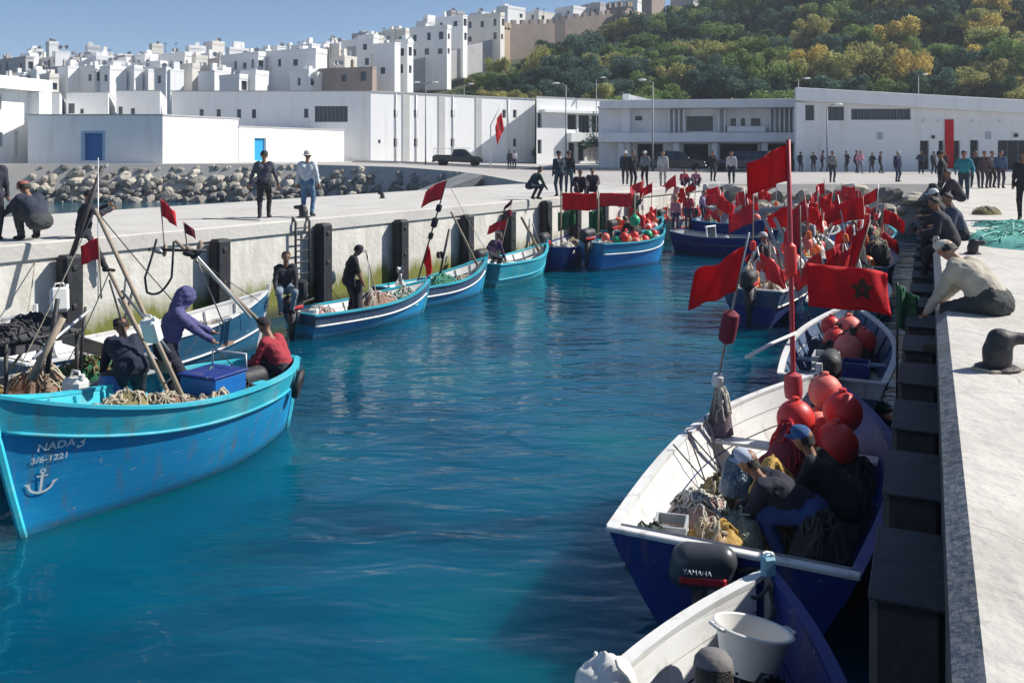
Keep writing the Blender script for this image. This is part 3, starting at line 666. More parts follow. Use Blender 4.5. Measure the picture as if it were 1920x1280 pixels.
for a in [(-60, 48, 56, 108, 150, 165, plaster3), (52, 58, 82, 98, 150, 190, None, 40), (86, 92, 110, 84, 150, 200, None, 40, False), (98, 104, 131, 98, 155, 175, None, 40), (58, 122, 130, 126, 165, 160, plaster3), (124, 128, 146, 124, 165, 158, None, 40),
          (146, 180, 215, 112, 168, 162, None, 35, False), (200, 212, 234, 122, 168, 160, None, 40, False), (160, 164, 188, 91, 130, 195, None, 30, False), (188, 196, 212, 100, 130, 200, plaster2, 40, False), (215, 222, 252, 108, 140, 190, None, 45), (240, 300, 304, 122, 168, 158), (262, 270, 300, 105, 140, 200, plaster3, 45),
          (300, 346, 350, 105, 165, 168), (348, 354, 386, 92, 145, 180, None, 38, False), (280, 285, 306, 88, 125, 215, plaster2, 45, False), (345, 410, 414, 130, 168, 155, plaster3), (382, 398, 421, 84, 140, 185, plaster2, 45, False), (414, 484, 490, 105, 168, 155), (424, 430, 470, 95, 130, 200, None, 45, True, True),
          (488, 592, 613, 99, 166, 152, None, 62), (490, 520, 560, 88, 120, 185, None, 45), (545, 585, 600, 84, 120, 170, None), (604, 612, 640, 80, 130, 180, None, 40, False), (640, 672, 678, 76, 130, 172, plaster), (560, 570, 600, 88, 115, 210, plaster3, 45),
          (598, 698, 704, 128, 172, 146, kasbah, 70), (672, 700, 706, 72, 135, 168, plaster), (700, 740, 746, 82, 168, 150, plaster), (742, 764, 770, 82, 160, 152, plaster), (716, 760, 772, 60, 100, 185, plaster2), (660, 690, 716, 66, 100, 205, plaster3, 45),
          (768, 838, 846, 54, 120, 178), (780, 800, 830, 44, 80, 205, plaster, 45, True, True), (816, 868, 876, 30, 100, 186), (838, 846, 872, 26, 60, 205, plaster3, 40), (868, 938, 944, 30, 100, 192, plaster2), (880, 905, 940, 24, 60, 225, plaster, 45), (930, 952, 985, 16, 60, 240, plaster, 45),
          (985, 1010, 1050, 22, 50, 245, plaster2, 45), (1040, 1075, 1110, 16, 48, 248, plaster, 45), (1090, 1125, 1150, 10, 48, 250, plaster3, 45), (1140, 1195, 1212, 4, 45, 236, plaster), (1325, 1350, 1440, -18, 30, 250, plaster, 30)]:
    house(*a)
tw = random.Random(77)
for k in range(30):                      # smaller houses packed on the lower terraces
    px = 10 + k * 29 + tw.uniform(-10, 10); base = interp(px, [(0, 168), (600, 166), (760, 150), (900, 100)]); up = interp(px, [(0, 128), (400, 122), (640, 100), (760, 84), (900, 40)])
    yt = lerp(base - 16, up, tw.random()); wd = tw.uniform(30, 56); yb = yt + tw.uniform(18, 30); Yh = interp(yt, [(40, 184), (100, 164), (150, 147)]) - tw.uniform(0, 3)
    if (590 < px < 700 and yt > 115) or px > 752: continue
    house(px - wd / 2, px + tw.uniform(-.15, .3) * wd, px + wd / 2, yt, yb, Yh, tw.choice((plaster, plaster, plaster, plaster, plaster2)), None, tw.random() < .75, False, fl=2.7)
for k in range(34):                      # a second, higher row of small houses
    px = 8 + k * 21 + tw.uniform(-9, 9); yt = interp(px, [(0, 112), (380, 106), (560, 98), (640, 88), (740, 74)]) + tw.uniform(-7, 9); wd = tw.uniform(26, 50)
    house(px - wd / 2, px + tw.uniform(-.1, .35) * wd, px + wd / 2, yt, yt + 22, 176 + tw.uniform(-4, 4), tw.choice((plaster, plaster, plaster, plaster2, plaster3)), None, tw.random() < .8, False, fl=2.7)
for px, py, Y in ((66, 98, 188), (206, 100, 195), (262, 106, 195), (310, 88, 190), (330, 88, 190), (560, 86, 180), (620, 80, 178), (690, 70, 180), (720, 60, 184), (742, 58, 184), (800, 44, 200), (856, 28, 200), (905, 24, 222), (935, 18, 236), (1020, 22, 244), (1100, 14, 246)):
    p = W(px, py, Y); t = tag(MB().tube([p - Vector((0, 0, 3)), p + Vector((0, 0, .9))], .05, 5).build('roof_aerial', iron, loc=(p.x, p.y, p.z - 3)), 'thin dark aerial mast on a hillside town roof', 'aerial', 'aerials on the town roofs')
    MB().tube([p + Vector((-.45, 0, .6)), p + Vector((.4, 0, .75))], .04, 4).build('crossbar', iron, t).data.transform(Matrix.Translation(-t.location))

# ramparts: crenellated walls and towers
def rampart(name, label, pts, m, thick=1.6, cren=True):
    """pts: (px, y top, y base, distance)"""
    P = [W(a, t, Y) for a, t, b_, Y in pts]; Bz = [CZ + (HZ - b_) / F * Y - 2.5 for a, t, b_, Y in pts]
    root = thing(name, label, 'wall', (P[0].x, P[0].y, Bz[0]))
    mb = MB(); mc = []
    for i in range(len(P) - 1):
        a, b_ = P[i], P[i + 1]; d = (b_ - a); d.z = 0; d.normalize(); bk = Vector((-d.y, d.x, 0)) * thick
        a0, b0 = Vector((a.x, a.y, Bz[i])), Vector((b_.x, b_.y, Bz[i + 1]))
        mb.add([a0, b0, b_, a, a0 + bk, b0 + bk, b_ + bk, a + bk], [(0, 1, 2, 3), (3, 2, 6, 7), (5, 4, 7, 6), (1, 5, 6, 2), (4, 0, 3, 7)])
        if cren:
            n = max(2, int((b_ - a).length / 2.2))
            for k in range(n):
                c = a.lerp(b_, (k + .5) / n) + bk * .25 + Vector((0, 0, .35)); mc.append((c, math.atan2(d.y, d.x)))
    mb.build('wall', m, root, world=True)
    proto = None
    for c, an in mc:
        if proto is None: proto = MB().box((0, 0, 0), (1.15, .7, 1.1)).build('merlon', m, root); o = proto
        else: o = proto.copy(); col.objects.link(o)
        o.location = c - root.location; o.rotation_euler = (0, 0, an)
    return root
rk = rampart('retaining_wall', 'dark sloping retaining wall climbing below the white houses', [(766, 116, 152, 178), (860, 92, 122, 186), (946, 68, 104, 196)], plaster3, cren=False)
rampart('rampart', 'long brown crenellated rampart above the wooded slope', [(956, 46, 92, 198), (1040, 44, 82, 205), (1060, 36, 80, 206), (1148, 26, 70, 214), (1180, 18, 70, 216)], kasbah)
def tower(label, px0, pc, px1, yt, yb, Y, m):
    h = building('tower', label, 'tower', (lambda C, r, l: [C, C + r, C + r + l, C + l])(PX(pc, Y), Vector((.6, .8, 0)) * max(2, (px1 - pc) / F * Y / .6 * .8), Vector((-.8, .6, 0)) * max(2, (pc - px0) / F * Y / .8)), CZ + (HZ - yb) / F * Y - 4, CZ + (HZ - yt) / F * Y, m, coping=.3, roofm=m)
    zt_ = CZ + (HZ - yt) / F * Y; a_ = math.atan2(.8, .6); wr = max(2, (px1 - pc) / F * Y / .6 * .8); wl_ = max(2, (pc - px0) / F * Y / .8); C_ = PX(pc, Y)
    for k in range(int(wr / 1.6) + 1): q = C_ + Vector((.6, .8, 0)) * min(wr - .4, .4 + k * 1.6); MB().box((q.x, q.y, zt_ + .8), (.9, .6, 1.1), a_).build('merlon', m, h, world=True)
    for k in range(1, int(wl_ / 1.6) + 1): q = C_ + Vector((-.8, .6, 0)) * min(wl_ - .4, .4 + k * 1.6); MB().box((q.x, q.y, zt_ + .8), (.6, .9, 1.1), a_).build('merlon', m, h, world=True)
tower('slim sunlit ochre tower at the low end of the rampart', 942, 946, 958, 54, 100, 195, kasbah2)
tower('brown square tower where the rampart turns uphill', 1140, 1176, 1184, 14, 72, 214, kasbah)
tower('big sunlit ochre bastion above the trees', 1176, 1182, 1222, 30, 76, 210, kasbah2)
tower('tall brown keep rising out of the top of the frame', 1205, 1222, 1262, -30, 60, 226, kasbah)
tower('grey stone tower beside the tall ochre keep', 1262, 1300, 1345, -14, 50, 232, plaster3)
# ================================================================ WOODED HILLSIDE
def leafm(name, c):
    m = bpy.data.materials.new(name); m.use_nodes = True; n = m.node_tree.nodes; l = m.node_tree.links; b = n['Principled BSDF']
    oi = n.new('ShaderNodeObjectInfo'); g = n.new('ShaderNodeNewGeometry'); t = n.new('ShaderNodeTexNoise'); t.inputs['Scale'].default_value = .45; t.inputs['Detail'].default_value = 3
    l.new(g.outputs['Position'], t.inputs['Vector'])
    h = n.new('ShaderNodeHueSaturation'); h.inputs['Color'].default_value = (*c, 1)
    mr = n.new('ShaderNodeMapRange'); mr.inputs[3].default_value = .485; mr.inputs[4].default_value = .515; l.new(oi.outputs['Random'], mr.inputs[0]); l.new(mr.outputs[0], h.inputs['Hue'])
    m2 = n.new('ShaderNodeMapRange'); m2.inputs[1].default_value = .3; m2.inputs[2].default_value = .7; m2.inputs[3].default_value = .6; m2.inputs[4].default_value = 1.5; l.new(t.outputs['Fac'], m2.inputs[0]); l.new(m2.outputs[0], h.inputs['Value'])
    l.new(h.outputs[0], b.inputs['Base Color']); b.inputs['Roughness'].default_value = .7; b.inputs['Specular IOR Level'].default_value = .2
    tr = n.new('ShaderNodeBsdfTranslucent'); l.new(h.outputs[0], tr.inputs[0]); mx = n.new('ShaderNodeMixShader'); mx.inputs[0].default_value = .42
    l.new(b.outputs[0], mx.inputs[1]); l.new(tr.outputs[0], mx.inputs[2]); l.new(mx.outputs[0], n['Material Output'].inputs[0]); return m
bark = mat('bark', (.14, .1, .07), .95, .2, 3, bump=.4)
leafs = {'dark': leafm('dark_green_foliage', (.045, .1, .055)), 'mid': leafm('mid_green_foliage', (.17, .25, .07)), 'olive': leafm('olive_foliage', (.36, .35, .12)), 'ochre': leafm('ochre_foliage', (.54, .42, .11)), 'blue': leafm('bluish_green_foliage', (.075, .14, .1))}
def tree_mesh(seed):
    rr = random.Random(seed); tk = MB(); tk.tube([(0, 0, -1), (.1, 0, 1), (.15, .1, 2.4)], [.28, .22, .16], 6)
    cr = MB(); lobes = [(Vector((0, 0, 2.6)), 1.9)]
    for k in range(14):
        a = rr.uniform(0, 6.28); r = rr.uniform(.9, 3.0); c = Vector((math.cos(a) * r, math.sin(a) * r, rr.uniform(.7, 4.2))); lobes.append((c, rr.uniform(.45, 1.35)))
        tk.tube([(.12, .05, rr.uniform(1.4, 2.3)), c * .6 + Vector((0, 0, .8)), c], [.1, .07, .03], 4)
    for c, r in lobes:
        for _ in range(int(270 * r)):
            d = Vector((rr.gauss(0, 1), rr.gauss(0, 1), rr.gauss(0, 1))).normalized(); rad = r * (rr.random() ** .33) * rr.uniform(.9, 1.12)
            p = c + Vector((d.x * rad, d.y * rad, d.z * rad * .85)); s = rr.uniform(.09, .24)
            nn = (d + Vector((rr.gauss(0, .6), rr.gauss(0, .6), rr.gauss(0, .6)))).normalized(); a = nn.orthogonal().normalized(); b_ = nn.cross(a)
            t = rr.uniform(0, 6.28); a, b_ = a * math.cos(t) + b_ * math.sin(t), b_ * math.cos(t) - a * math.sin(t)
            cr.add([p - a * s, p - b_ * s * .6, p + a * s * 1.1 + nn * s * .3, p + b_ * s * .6], [(0, 1, 2, 3)])
    return tk, cr
TP = []
for k in range(6):
    tk, cr = tree_mesh(100 + k); to = tk.build('trunk', bark, smooth=1); co = cr.build('crown', leafs['dark'])
    TP.append((to.data, {})); 
    for kk, m in leafs.items():
        d = co.data.copy(); d.materials.clear(); d.materials.append(m); TP[-1][1][kk] = d
    bpy.data.objects.remove(to); bpy.data.objects.remove(co)
LAB = {'dark': ('dense dark green tree on the wooded slope', 'dark green trees on the slope'), 'blue': ('bluish green tree on the wooded slope', 'bluish green trees on the slope'), 'mid': ('mid green leafy tree on the wooded slope', 'mid green trees on the slope'),
       'olive': ('olive green tree on the wooded slope', 'olive green trees on the slope'), 'ochre': ('ochre yellow flowering tree on the wooded slope', 'ochre trees on the slope')}
tr = random.Random(5); spots = []
for Y in (131, 138.5, 146.5, 155, 164, 174, 185, 198, 212, 227, 241):
    lo = interp(Y, [(131, 770), (150, 830), (175, 880), (195, 1000), (210, 1080), (226, 1230), (240, 1320)]); step = 5.6 / Y * F
    px = lo + tr.uniform(0, step)
    while px < 2010:
        spots.append((px + tr.uniform(-.3, .3) * step, Y + tr.uniform(-4, 4))); px += step * tr.uniform(.62, .9)
for px, Y in spots:
    r = tr.random(); py = HZ - (hill_z(px, Y) - CZ) * F / Y
    if px < 1000: k = 'dark' if r < .3 else 'mid' if r < .65 else 'olive'
    elif px < 1480: k = 'blue' if r < .4 else 'dark' if r < .72 else 'mid' if r < .93 else 'olive'
    else: k = ('blue' if r < .12 else 'dark' if r < .2 else 'mid' if r < .38 else 'olive' if r < .72 else 'ochre')
    if 1050 < px < 1450 and py > 105 and r > .35: k = 'mid' if r < .75 else 'olive'
    if px > 1480 and py < 40 and r < .45: k = 'dark'
    v = tr.randrange(6); root = thing('hillside_tree', LAB[k][0], 'tree', hillp(px, Y), tr.uniform(0, 6.28), LAB[k][1]); s = tr.uniform(.9, 1.5) * (.8 if px < 1000 else 1.0)
    if px < 900: s *= .75
    root.scale = (s * tr.uniform(.8, 1.3), s * tr.uniform(.9, 1.2), s * tr.uniform(.6, 1.25))
    for nm, d in (('trunk', TP[v][0]), ('crown', TP[v][1][k])):
        o = bpy.data.objects.new(nm, d); col.objects.link(o); o.parent = root
# undergrowth between the trunks
ug = MB(); ur = random.Random(9)
for _ in range(26000):
    px = ur.uniform(770, 2010); Y = ur.uniform(128, 240)
    if px < interp(Y, [(128, 770), (150, 800), (175, 850), (195, 960), (210, 1040), (240, 1300)]): continue
    p = hillp(px, Y) + Vector((0, 0, ur.uniform(.1, 1.5))); s = ur.uniform(.25, .6); a = Vector((ur.gauss(0, 1), ur.gauss(0, 1), ur.gauss(0, .5))).normalized(); b_ = a.orthogonal().normalized()
    ug.add([p - a * s, p - b_ * s * .6, p + a * s, p + b_ * s * .6], [(0, 1, 2, 3)])
tag(ug.build('undergrowth', leafs['mid']), 'olive undergrowth between the trees of the wooded slope', 'undergrowth', kind='stuff')
# small roadside shrubs on the roof line
for px, Y in ((1230, 120), (1290, 118), (1330, 121), (1200, 124), (1390, 119), (1440, 122), (1560, 124), (1640, 126), (1700, 124), (1790, 127), (1880, 126)):
    root = thing('clipped_tree', 'round low tree standing right behind the flat hall roofs', 'tree', PX(px, Y, 2.4), tr.uniform(0, 6), 'low trees behind the hall roofs'); root.scale = (1.1, 1.1, 1.65)
    v = tr.randrange(6)
    for nm, d in (('trunk', TP[v][0]), ('crown', TP[v][1][tr.choice(('mid', 'olive', 'blue')) if px < 1500 else 'olive'])):
        o = bpy.data.objects.new(nm, d); col.objects.link(o); o.parent = root
# ================================================================ PEOPLE (one continuous skin grown round a posed skeleton)
def sdf_mesh(prims, vox):
    lo = np.min([np.minimum(p[0] - p[2], p[1] - p[3]) for p in prims], 0) - 2.5 * vox; hi = np.max([np.maximum(p[0] + p[2], p[1] + p[3]) for p in prims], 0) + 2.5 * vox
    n = np.ceil((hi - lo) / vox).astype(int) + 1; D = np.full(n, 9.0, np.float32); RAW = np.full(n, 9.0, np.float32); LB = np.zeros(n, np.int16)
    for a, b, ra, rb, lab, k in prims:
        pl = np.minimum(a - ra, b - rb) - .1; ph = np.maximum(a + ra, b + rb) + .1
        i0 = np.maximum(0, np.floor((pl - lo) / vox).astype(int)); i1 = np.minimum(n, np.ceil((ph - lo) / vox).astype(int) + 1)
        g = np.stack(np.meshgrid(*[lo[q] + vox * np.arange(i0[q], i1[q]) for q in range(3)], indexing='ij'), -1).astype(np.float32)
        ab = b - a; L2 = max(float(ab @ ab), 1e-8); t = np.clip(((g - a) @ ab) / L2, 0, 1)
        d = np.linalg.norm(g - a - t[..., None] * ab, axis=-1) - (ra + (rb - ra) * t)
        sl = tuple(slice(i0[q], i1[q]) for q in range(3)); o = D[sl]; h = np.clip(.5 + .5 * (o - d) / k, 0, 1); D[sl] = o * (1 - h) + d * h - k * h * (1 - h)
        rw = RAW[sl]; m = d < rw; LB[sl] = np.where(m, lab, LB[sl]); RAW[sl] = np.minimum(rw, d)
    S = D < 0
    c = [S[i:n[0] - 1 + i, j:n[1] - 1 + j, k:n[2] - 1 + k] for i in (0, 1) for j in (0, 1) for k in (0, 1)]
    cnt = sum(q.astype(np.int8) for q in c); act = (cnt > 0) & (cnt < 8); idx = np.full(act.shape, -1, np.int32); cells = np.argwhere(act); idx[act] = np.arange(len(cells))
    acc = np.zeros((len(cells), 3)); num = np.zeros(len(cells)); cor = [(i, j, k) for i in (0, 1) for j in (0, 1) for k in (0, 1)]
    vals = [D[cells[:, 0] + i, cells[:, 1] + j, cells[:, 2] + k] for i, j, k in cor]
    for x in range(8):
        for y in range(x + 1, 8):
            if sum(abs(p - q) for p, q in zip(cor[x], cor[y])) != 1: continue
            m = (vals[x] < 0) != (vals[y] < 0); t = np.where(m, vals[x] / np.where(m, vals[x] - vals[y], 1), 0)
            pos = np.array(cor[x]) + t[:, None] * (np.array(cor[y]) - np.array(cor[x])); acc += np.where(m[:, None], pos, 0); num += m
    V = lo + vox * (cells + acc / num[:, None]); FL = []
    for ax in range(3):
        o1, o2 = (ax + 1) % 3, (ax + 2) % 3; sa = [slice(None)] * 3; sb = [slice(None)] * 3; sa[ax] = slice(0, -1); sb[ax] = slice(1, None)
        e = S[tuple(sa)] != S[tuple(sb)]; E = np.argwhere(e); E = E[(E[:, o1] > 0) & (E[:, o2] > 0) & (E[:, o1] < n[o1] - 1) & (E[:, o2] < n[o2] - 1)]
        q = []
        for d1, d2 in ((-1, -1), (0, -1), (0, 0), (-1, 0)):
            I = E.copy(); I[:, o1] += d1; I[:, o2] += d2; q.append(idx[I[:, 0], I[:, 1], I[:, 2]])
        q = np.stack(q, 1); fl = ~S[E[:, 0], E[:, 1], E[:, 2]]; q[fl] = q[fl][:, ::-1]; FL.append(q)
    Fq = np.concatenate(FL); lv = LB[cells[:, 0], cells[:, 1], cells[:, 2]]; lf = lv[Fq[:, 0]]
    return V, Fq, lf
def v3(*a): return np.array(a, float)
def ik(a, b, l1, l2, hint):
    d = b - a; L = np.linalg.norm(d); L = max(min(L, (l1 + l2) * .998), .05); u = (b - a) / max(np.linalg.norm(b - a), 1e-6); b = a + u * L
    x = (l1 * l1 - l2 * l2 + L * L) / (2 * L); h = math.sqrt(max(l1 * l1 - x * x, 0)); w_ = np.array(hint, float); w_ = w_ - u * (w_ @ u); w_ /= max(np.linalg.norm(w_), 1e-6)
    return a + u * x + w_ * h, b
CLOTH = {}
def cloth(c):
    k = 'cloth_%02x%02x%02x' % tuple(int(min(1, q) * 255) for q in c)
    return mat(k, c, .88, .16, 7, bump=.45, bscale=7)
def person(label, loc, face, top=(.03, .03, .04), bottom=(.03, .03, .04), skin=0, hip=(0, 0, .92), lean=4, feet=((-.1, 0, 0), (.1, .04, 0)), hands=None, head='hair', hatc=None, vox=.03, s=1.0, look=0.0, nod=0.0, shoe=(.02, .02, .02), bare=False, bulk=1.0, sleeves=True, group=None, twist=0.0, vest=None):
    """face: heading of the nose in degrees, 0 = away from the camera (+Y), 90 = left (-X), 180 = towards us"""
    P = []; SK, TP_, BT, SH, VS = 0, 1, 2, 3, 4
    hip = v3(*hip); th = R(lean); up = v3(0, math.sin(th), math.cos(th)); fw = v3(0, math.cos(th), -math.sin(th)); rt = v3(1, 0, 0)
    ct, st = math.cos(R(twist)), math.sin(R(twist)); rt2 = rt * ct + fw * st
    waist = hip + up * .16; chest = hip + up * .36; neck = hip + up * .55; hd = neck + up * .10 + fw * .035
    tn = R(nod); hup = v3(0, math.sin(th * .4 + tn), math.cos(th * .4 + tn)); hc = neck + hup * .155 + v3(0, .03, 0)
    B = bulk
    def pr(a, b, ra, rb, lab, k=.035): P.append((np.array(a, float), np.array(b, float), ra, rb, lab, k))
    pr(hip - rt * .075 + up * -.02, hip + rt * .075 + up * -.02, .125 * B, .125 * B, BT, .04)
    pr(hip + up * .07, waist, .135 * B, .135 * B, TP_, .05)
    for sg in (-1, 1):
        pr(waist + rt * sg * .05, chest + rt2 * sg * .085, .12 * B, .12 * B, TP_, .05)
        pr(chest + rt2 * sg * .085, neck + rt2 * sg * .13 - up * .06, .115 * B, .075 * B, TP_, .05)
    pr(neck - up * .03, hc, .055, .05, SK, .02)
    pr(hc + hup * .035 - v3(0, .012, 0), hc + hup * .035 + v3(0, .012, 0), .092, .09, SK, .03)
    fd = v3(math.sin(R(look)), math.cos(R(look)), -math.sin(tn) * 1.0); fd /= np.linalg.norm(fd)
    pr(hc - hup * .045 + fd * .035, hc - hup * .06 + fd * .045, .055, .045, SK, .04)
    pr(hc + fd * .092 + hup * .01, hc + fd * .108 - hup * .022, .012, .016, SK, .015)
    sd_ = np.cross(fd, hup); sd_ /= np.linalg.norm(sd_)
    for sg in (-1, 1): pr(hc + sd_ * sg * .09 + hup * .02, hc + sd_ * sg * .092 - hup * .02, .016, .013, SK, .012)
    if head == 'hood':
        pr(hc + hup * .05 - fd * .02, hc - hup * .05 - fd * .035, .118, .115, TP_, .03); pr(hc + hup * .03 + fd * .02, hc - hup * .06, .11, .105, TP_, .03); pr(neck - fd * .03, hc - fd * .06, .1, .1, TP_, .04)
    fingers = []
    for sg, ft in zip((-1, 1), feet):
        hj = hip + rt * sg * .09; an = v3(*ft) + v3(0, 0, .085); kn, an = ik(hj, an, .44, .43, (sg * .18, 1, .1))
        pr(hj, kn, .098 * B, .068 * B, BT, .04); pr(kn, an, .07 * B, .05 * B, BT, .03)
        pr(an - v3(0, .03, .03), an + v3(sg * .03, .15, -.05), .045, .035, SH if not bare else SK, .02)
    hands = hands or ((-.26, .05, hip[2] - .1), (.26, .05, hip[2] - .1))
    for sg, hn in zip((-1, 1), hands):
        sj = neck + rt2 * sg * .19 - up * .075; el, wr = ik(sj, v3(*hn), .29, .26, (sg * .5, -.8, -.3))
        pr(sj, el, .068 * B, .052 * B, TP_, .045); pr(el, wr, .05 * B, .036 * B, TP_ if sleeves else SK, .025)
        d = (wr - el) / np.linalg.norm(wr - el); pl = wr + d * .055; pr(wr, pl, .03, .036, SK, .015)
        s2 = np.cross(d, v3(0, 1, .2)); s2 /= np.linalg.norm(s2); cu = np.cross(s2, d); cu /= np.linalg.norm(cu)
        for q, (of, ln) in enumerate(((-.027, .06), (-.009, .075), (.009, .07), (.026, .055))):
            b0 = pl + s2 * of + d * .02; fingers.append([b0, b0 + d * ln * .55 + cu * .008, b0 + d * ln * .85 + cu * .03])
        b0 = wr + s2 * -.03 * sg + d * .03; fingers.append([b0, b0 - s2 * .03 * sg + d * .03, b0 - s2 * .04 * sg + d * .055 + cu * .01])
    V, Fq, lf = sdf_mesh(P, vox)
    mb = MB(); mb.v = [tuple(q) for q in V]; mb.f = [tuple(int(i) for i in q) for q in Fq]; mb.m = [int(q) for q in lf]
    if vox < .025:
        mb.mi = 0
        for f_ in fingers: mb.tube([Vector(q) for q in f_], [.0105, .0095, .007], 5)
        mb.mi = 4
        for sg in (-1, 1): mb.ell(Vector(hc + fd * .086 + sd_ * sg * .034 + hup * .022), .0115, 6, 4)
        mb.mi = 5; q = hc + fd * .092 - hup * .052; mb.tube([Vector(q - sd_ * .022), Vector(q + fd * .004), Vector(q + sd_ * .022)], .005, 4)
    if s != 1.0: mb.v = [tuple(c * s for c in q) for q in mb.v]
    o = mb.build('person', [skinm[skin], cloth(top), cloth(bottom), cloth(shoe), hair_m, maroon_cloth], smooth=1)
    if vox < .021:                       # folds in the clothes
        me = o.data; cl = [False] * len(me.vertices)
        for p_ in me.polygons:
            if p_.material_index in (1, 2):
                for i_ in p_.vertices: cl[i_] = True
        dsp = []
        for i_, v_ in enumerate(me.vertices):
            if cl[i_]:
                c_ = v_.co; q_ = Vector((c_.x * 9, c_.y * 9, c_.z * 16)); dsp.append((i_, v_.normal * (.013 * noise.noise(q_) + .007 * noise.noise(q_ * 2.3))))
        for i_, d_ in dsp: me.vertices[i_].co += d_
    o.location = loc; o.rotation_euler = (0, 0, R(face)); tag(o, label, 'person', group)
    # headwear / hair
    Z = Vector(hup); X = Vector(sd_); Yv = Vector(fd); Mh = Matrix((X, Yv, Z)).transposed().to_4x4(); Mh.translation = Vector(hc) + Z * .03; Mh = Matrix.Scale(s, 4) @ Mh
    h = MB()
    if head in ('hair', 'beanie'):
        R3 = Mh.to_3x3(); base = .1 if head == 'hair' else .108
        h.grid(12, 7, lambda u, v: Mh @ Vector((math.cos(u * 6.2832) * math.sin(v * 1.75) * base, math.sin(u * 6.2832) * math.sin(v * (1.75 if math.sin(u * 6.2832) < .3 else 1.1)) * base * 1.06 - .006, math.cos(v * (1.75 if math.sin(u * 6.2832) < .3 else 1.1)) * base + .01)))
        h.build('hair' if head == 'hair' else 'knitted_hat', hair_m if head == 'hair' else cloth(hatc or (.1, .1, .1)), o, smooth=1)
    elif head in ('cap', 'brim') and vox < .03:
        hh = MB(); hh.grid(12, 5, lambda u, v: Mh @ Vector((math.cos(u * 3.1416 + 3.1416) * .102, math.sin(u * 3.1416 + 3.1416) * .108 - .004, .03 - v * .08))); hh.build('hair', hair_m, o, smooth=1)
    if head == 'cap':
        h.lathe([(.104, .0), (.106, .03), (.098, .07), (.07, .1), (.03, .112), (0.001, .114)], 14, Mh)
        h.grid(8, 3, lambda u, v: Mh @ Vector((math.sin((u - .5) * 2.2) * (.1 + v * .0), math.cos((u - .5) * 2.2) * .1 + v * .085 * math.cos((u - .5) * 2.6), .004 - v * .02 - .02 * abs(u - .5))))
        h.build('cap', cloth(hatc or (.05, .05, .06)), o, smooth=40)
    elif head == 'brim':
        h.lathe([(.165, -.02), (.165, -.012), (.11, .008), (.105, .06), (.09, .1), (.05, .118), (.001, .12)], 18, Mh); h.build('hat', cloth(hatc or (.6, .58, .5)), o, smooth=40)
    if vest:
        pass
    return o
def on_quay(px, py): return PZ(px, py, QZ)
Kf = dict(hip=(0, 0, .92))
# -- the two walkers on the left pier, seen from behind
person('person in dark long-sleeved top and black trousers walking on the pier', on_quay(495, 409), 8, (.07, .075, .1), (.022, .022, .028), 1, head='hair', vox=.018, feet=((-.1, -.08, 0), (.1, .12, 0)), hands=((-.36, -.1, .86), (.36, .05, .86)), lean=2)
person('person in white patterned shirt, jeans and pale sun hat on the pier', on_quay(576, 406), -4, (.62, .65, .68), (.1, .19, .3), 0, head='brim', hatc=(.7, .68, .6), vox=.018, feet=((-.12, 0, 0), (.12, .02, 0)), hands=((-.3, .02, .85), (.34, -.05, .85)), lean=2)
# -- squatting at the pier edge, and a standing figure cut by the frame
person('person in navy jacket and orange-trimmed cap squatting on the pier edge', on_quay(60, 449), 60, (.028, .034, .055), (.05, .055, .055), 1, hip=(0, -.22, .34), lean=38, feet=((-.16, .05, 0), (.16, .12, 0)), hands=((-.2, .55, .42), (.22, .5, .4)), head='cap', hatc=(.3, .1, .07), vox=.02, bulk=1.2, nod=15, s=1.12)
person('standing person in dark coat beside the squatting one', on_quay(-14, 452), 20, (.03, .032, .05), (.03, .03, .045), 1, head='cap', vox=.03)
# -- sitting on the pier edge, legs hanging
pe = pedge(18.4)
person('person in black jacket sitting on the pier edge beside a leaning pole', (pe.x - .1, pe.y, QZ - .0), -58, (.028, .024, .035), (.025, .025, .035), 1, hip=(0, -.12, .13), lean=8, feet=((-.12, .34, -.98), (.14, .4, -.92)), hands=((-.2, .35, .62), (.2, .38, .56)), head='hair', vox=.02, bulk=1.1)
# -- pier end groups
G = 'people at the far end of the pier'
person('person in dark green jacket crouching at the pier corner', on_quay(1000, 374), -60, (.02, .05, .05), (.02, .035, .05), 1, hip=(0, -.15, .5), lean=40, feet=((-.14, .05, 0), (.14, .1, 0)), hands=((-.2, .5, .3), (.2, .5, .3)), head='hair')
person('tall person in dark tracksuit standing on the pier with hands in pockets', on_quay(1049, 368), 20, (.025, .045, .06), (.03, .05, .075), 1, head='cap')
person('person in black jacket and dark jeans standing on the pier facing away', on_quay(1066, 362), -15, (.018, .02, .025), (.03, .06, .08), 1, head='hair')
person('person in dark jacket sitting hunched on the pier behind the red cloths', on_quay(1086, 366), 190, (.035, .025, .04), (.03, .03, .04), 1, hip=(0, -.1, .22), lean=22, feet=((-.15, .4, 0), (.15, .45, 0)), hands=((-.2, .4, .4), (.2, .4, .4)), head='hair')
person('person in checked dark shirt sitting on the pier behind the red cloths', on_quay(1111, 365), 170, (.09, .06, .08), (.03, .03, .04), 0, hip=(0, -.1, .25), lean=15, feet=((-.15, .4, 0), (.15, .45, 0)), hands=((-.2, .4, .4), (.2, .4, .4)), head='hair', bulk=1.1)
person('person in dark jacket with pale cap standing by the parked cars', on_quay(1172, 346), 180, (.02, .03, .045), (.025, .03, .04), 1, head='cap', hatc=(.6, .6, .62))
person('slim person in black standing beside the boats at the basin head', on_quay(1186, 352), 200, (.025, .025, .03), (.02, .02, .026), 1, head='hair')
person('person in grey hoodie and dark trousers near the black car', on_quay(1210, 348), 150, (.14, .17, .19), (.02, .02, .025), 1, head='cap', hatc=(.5, .52, .52))
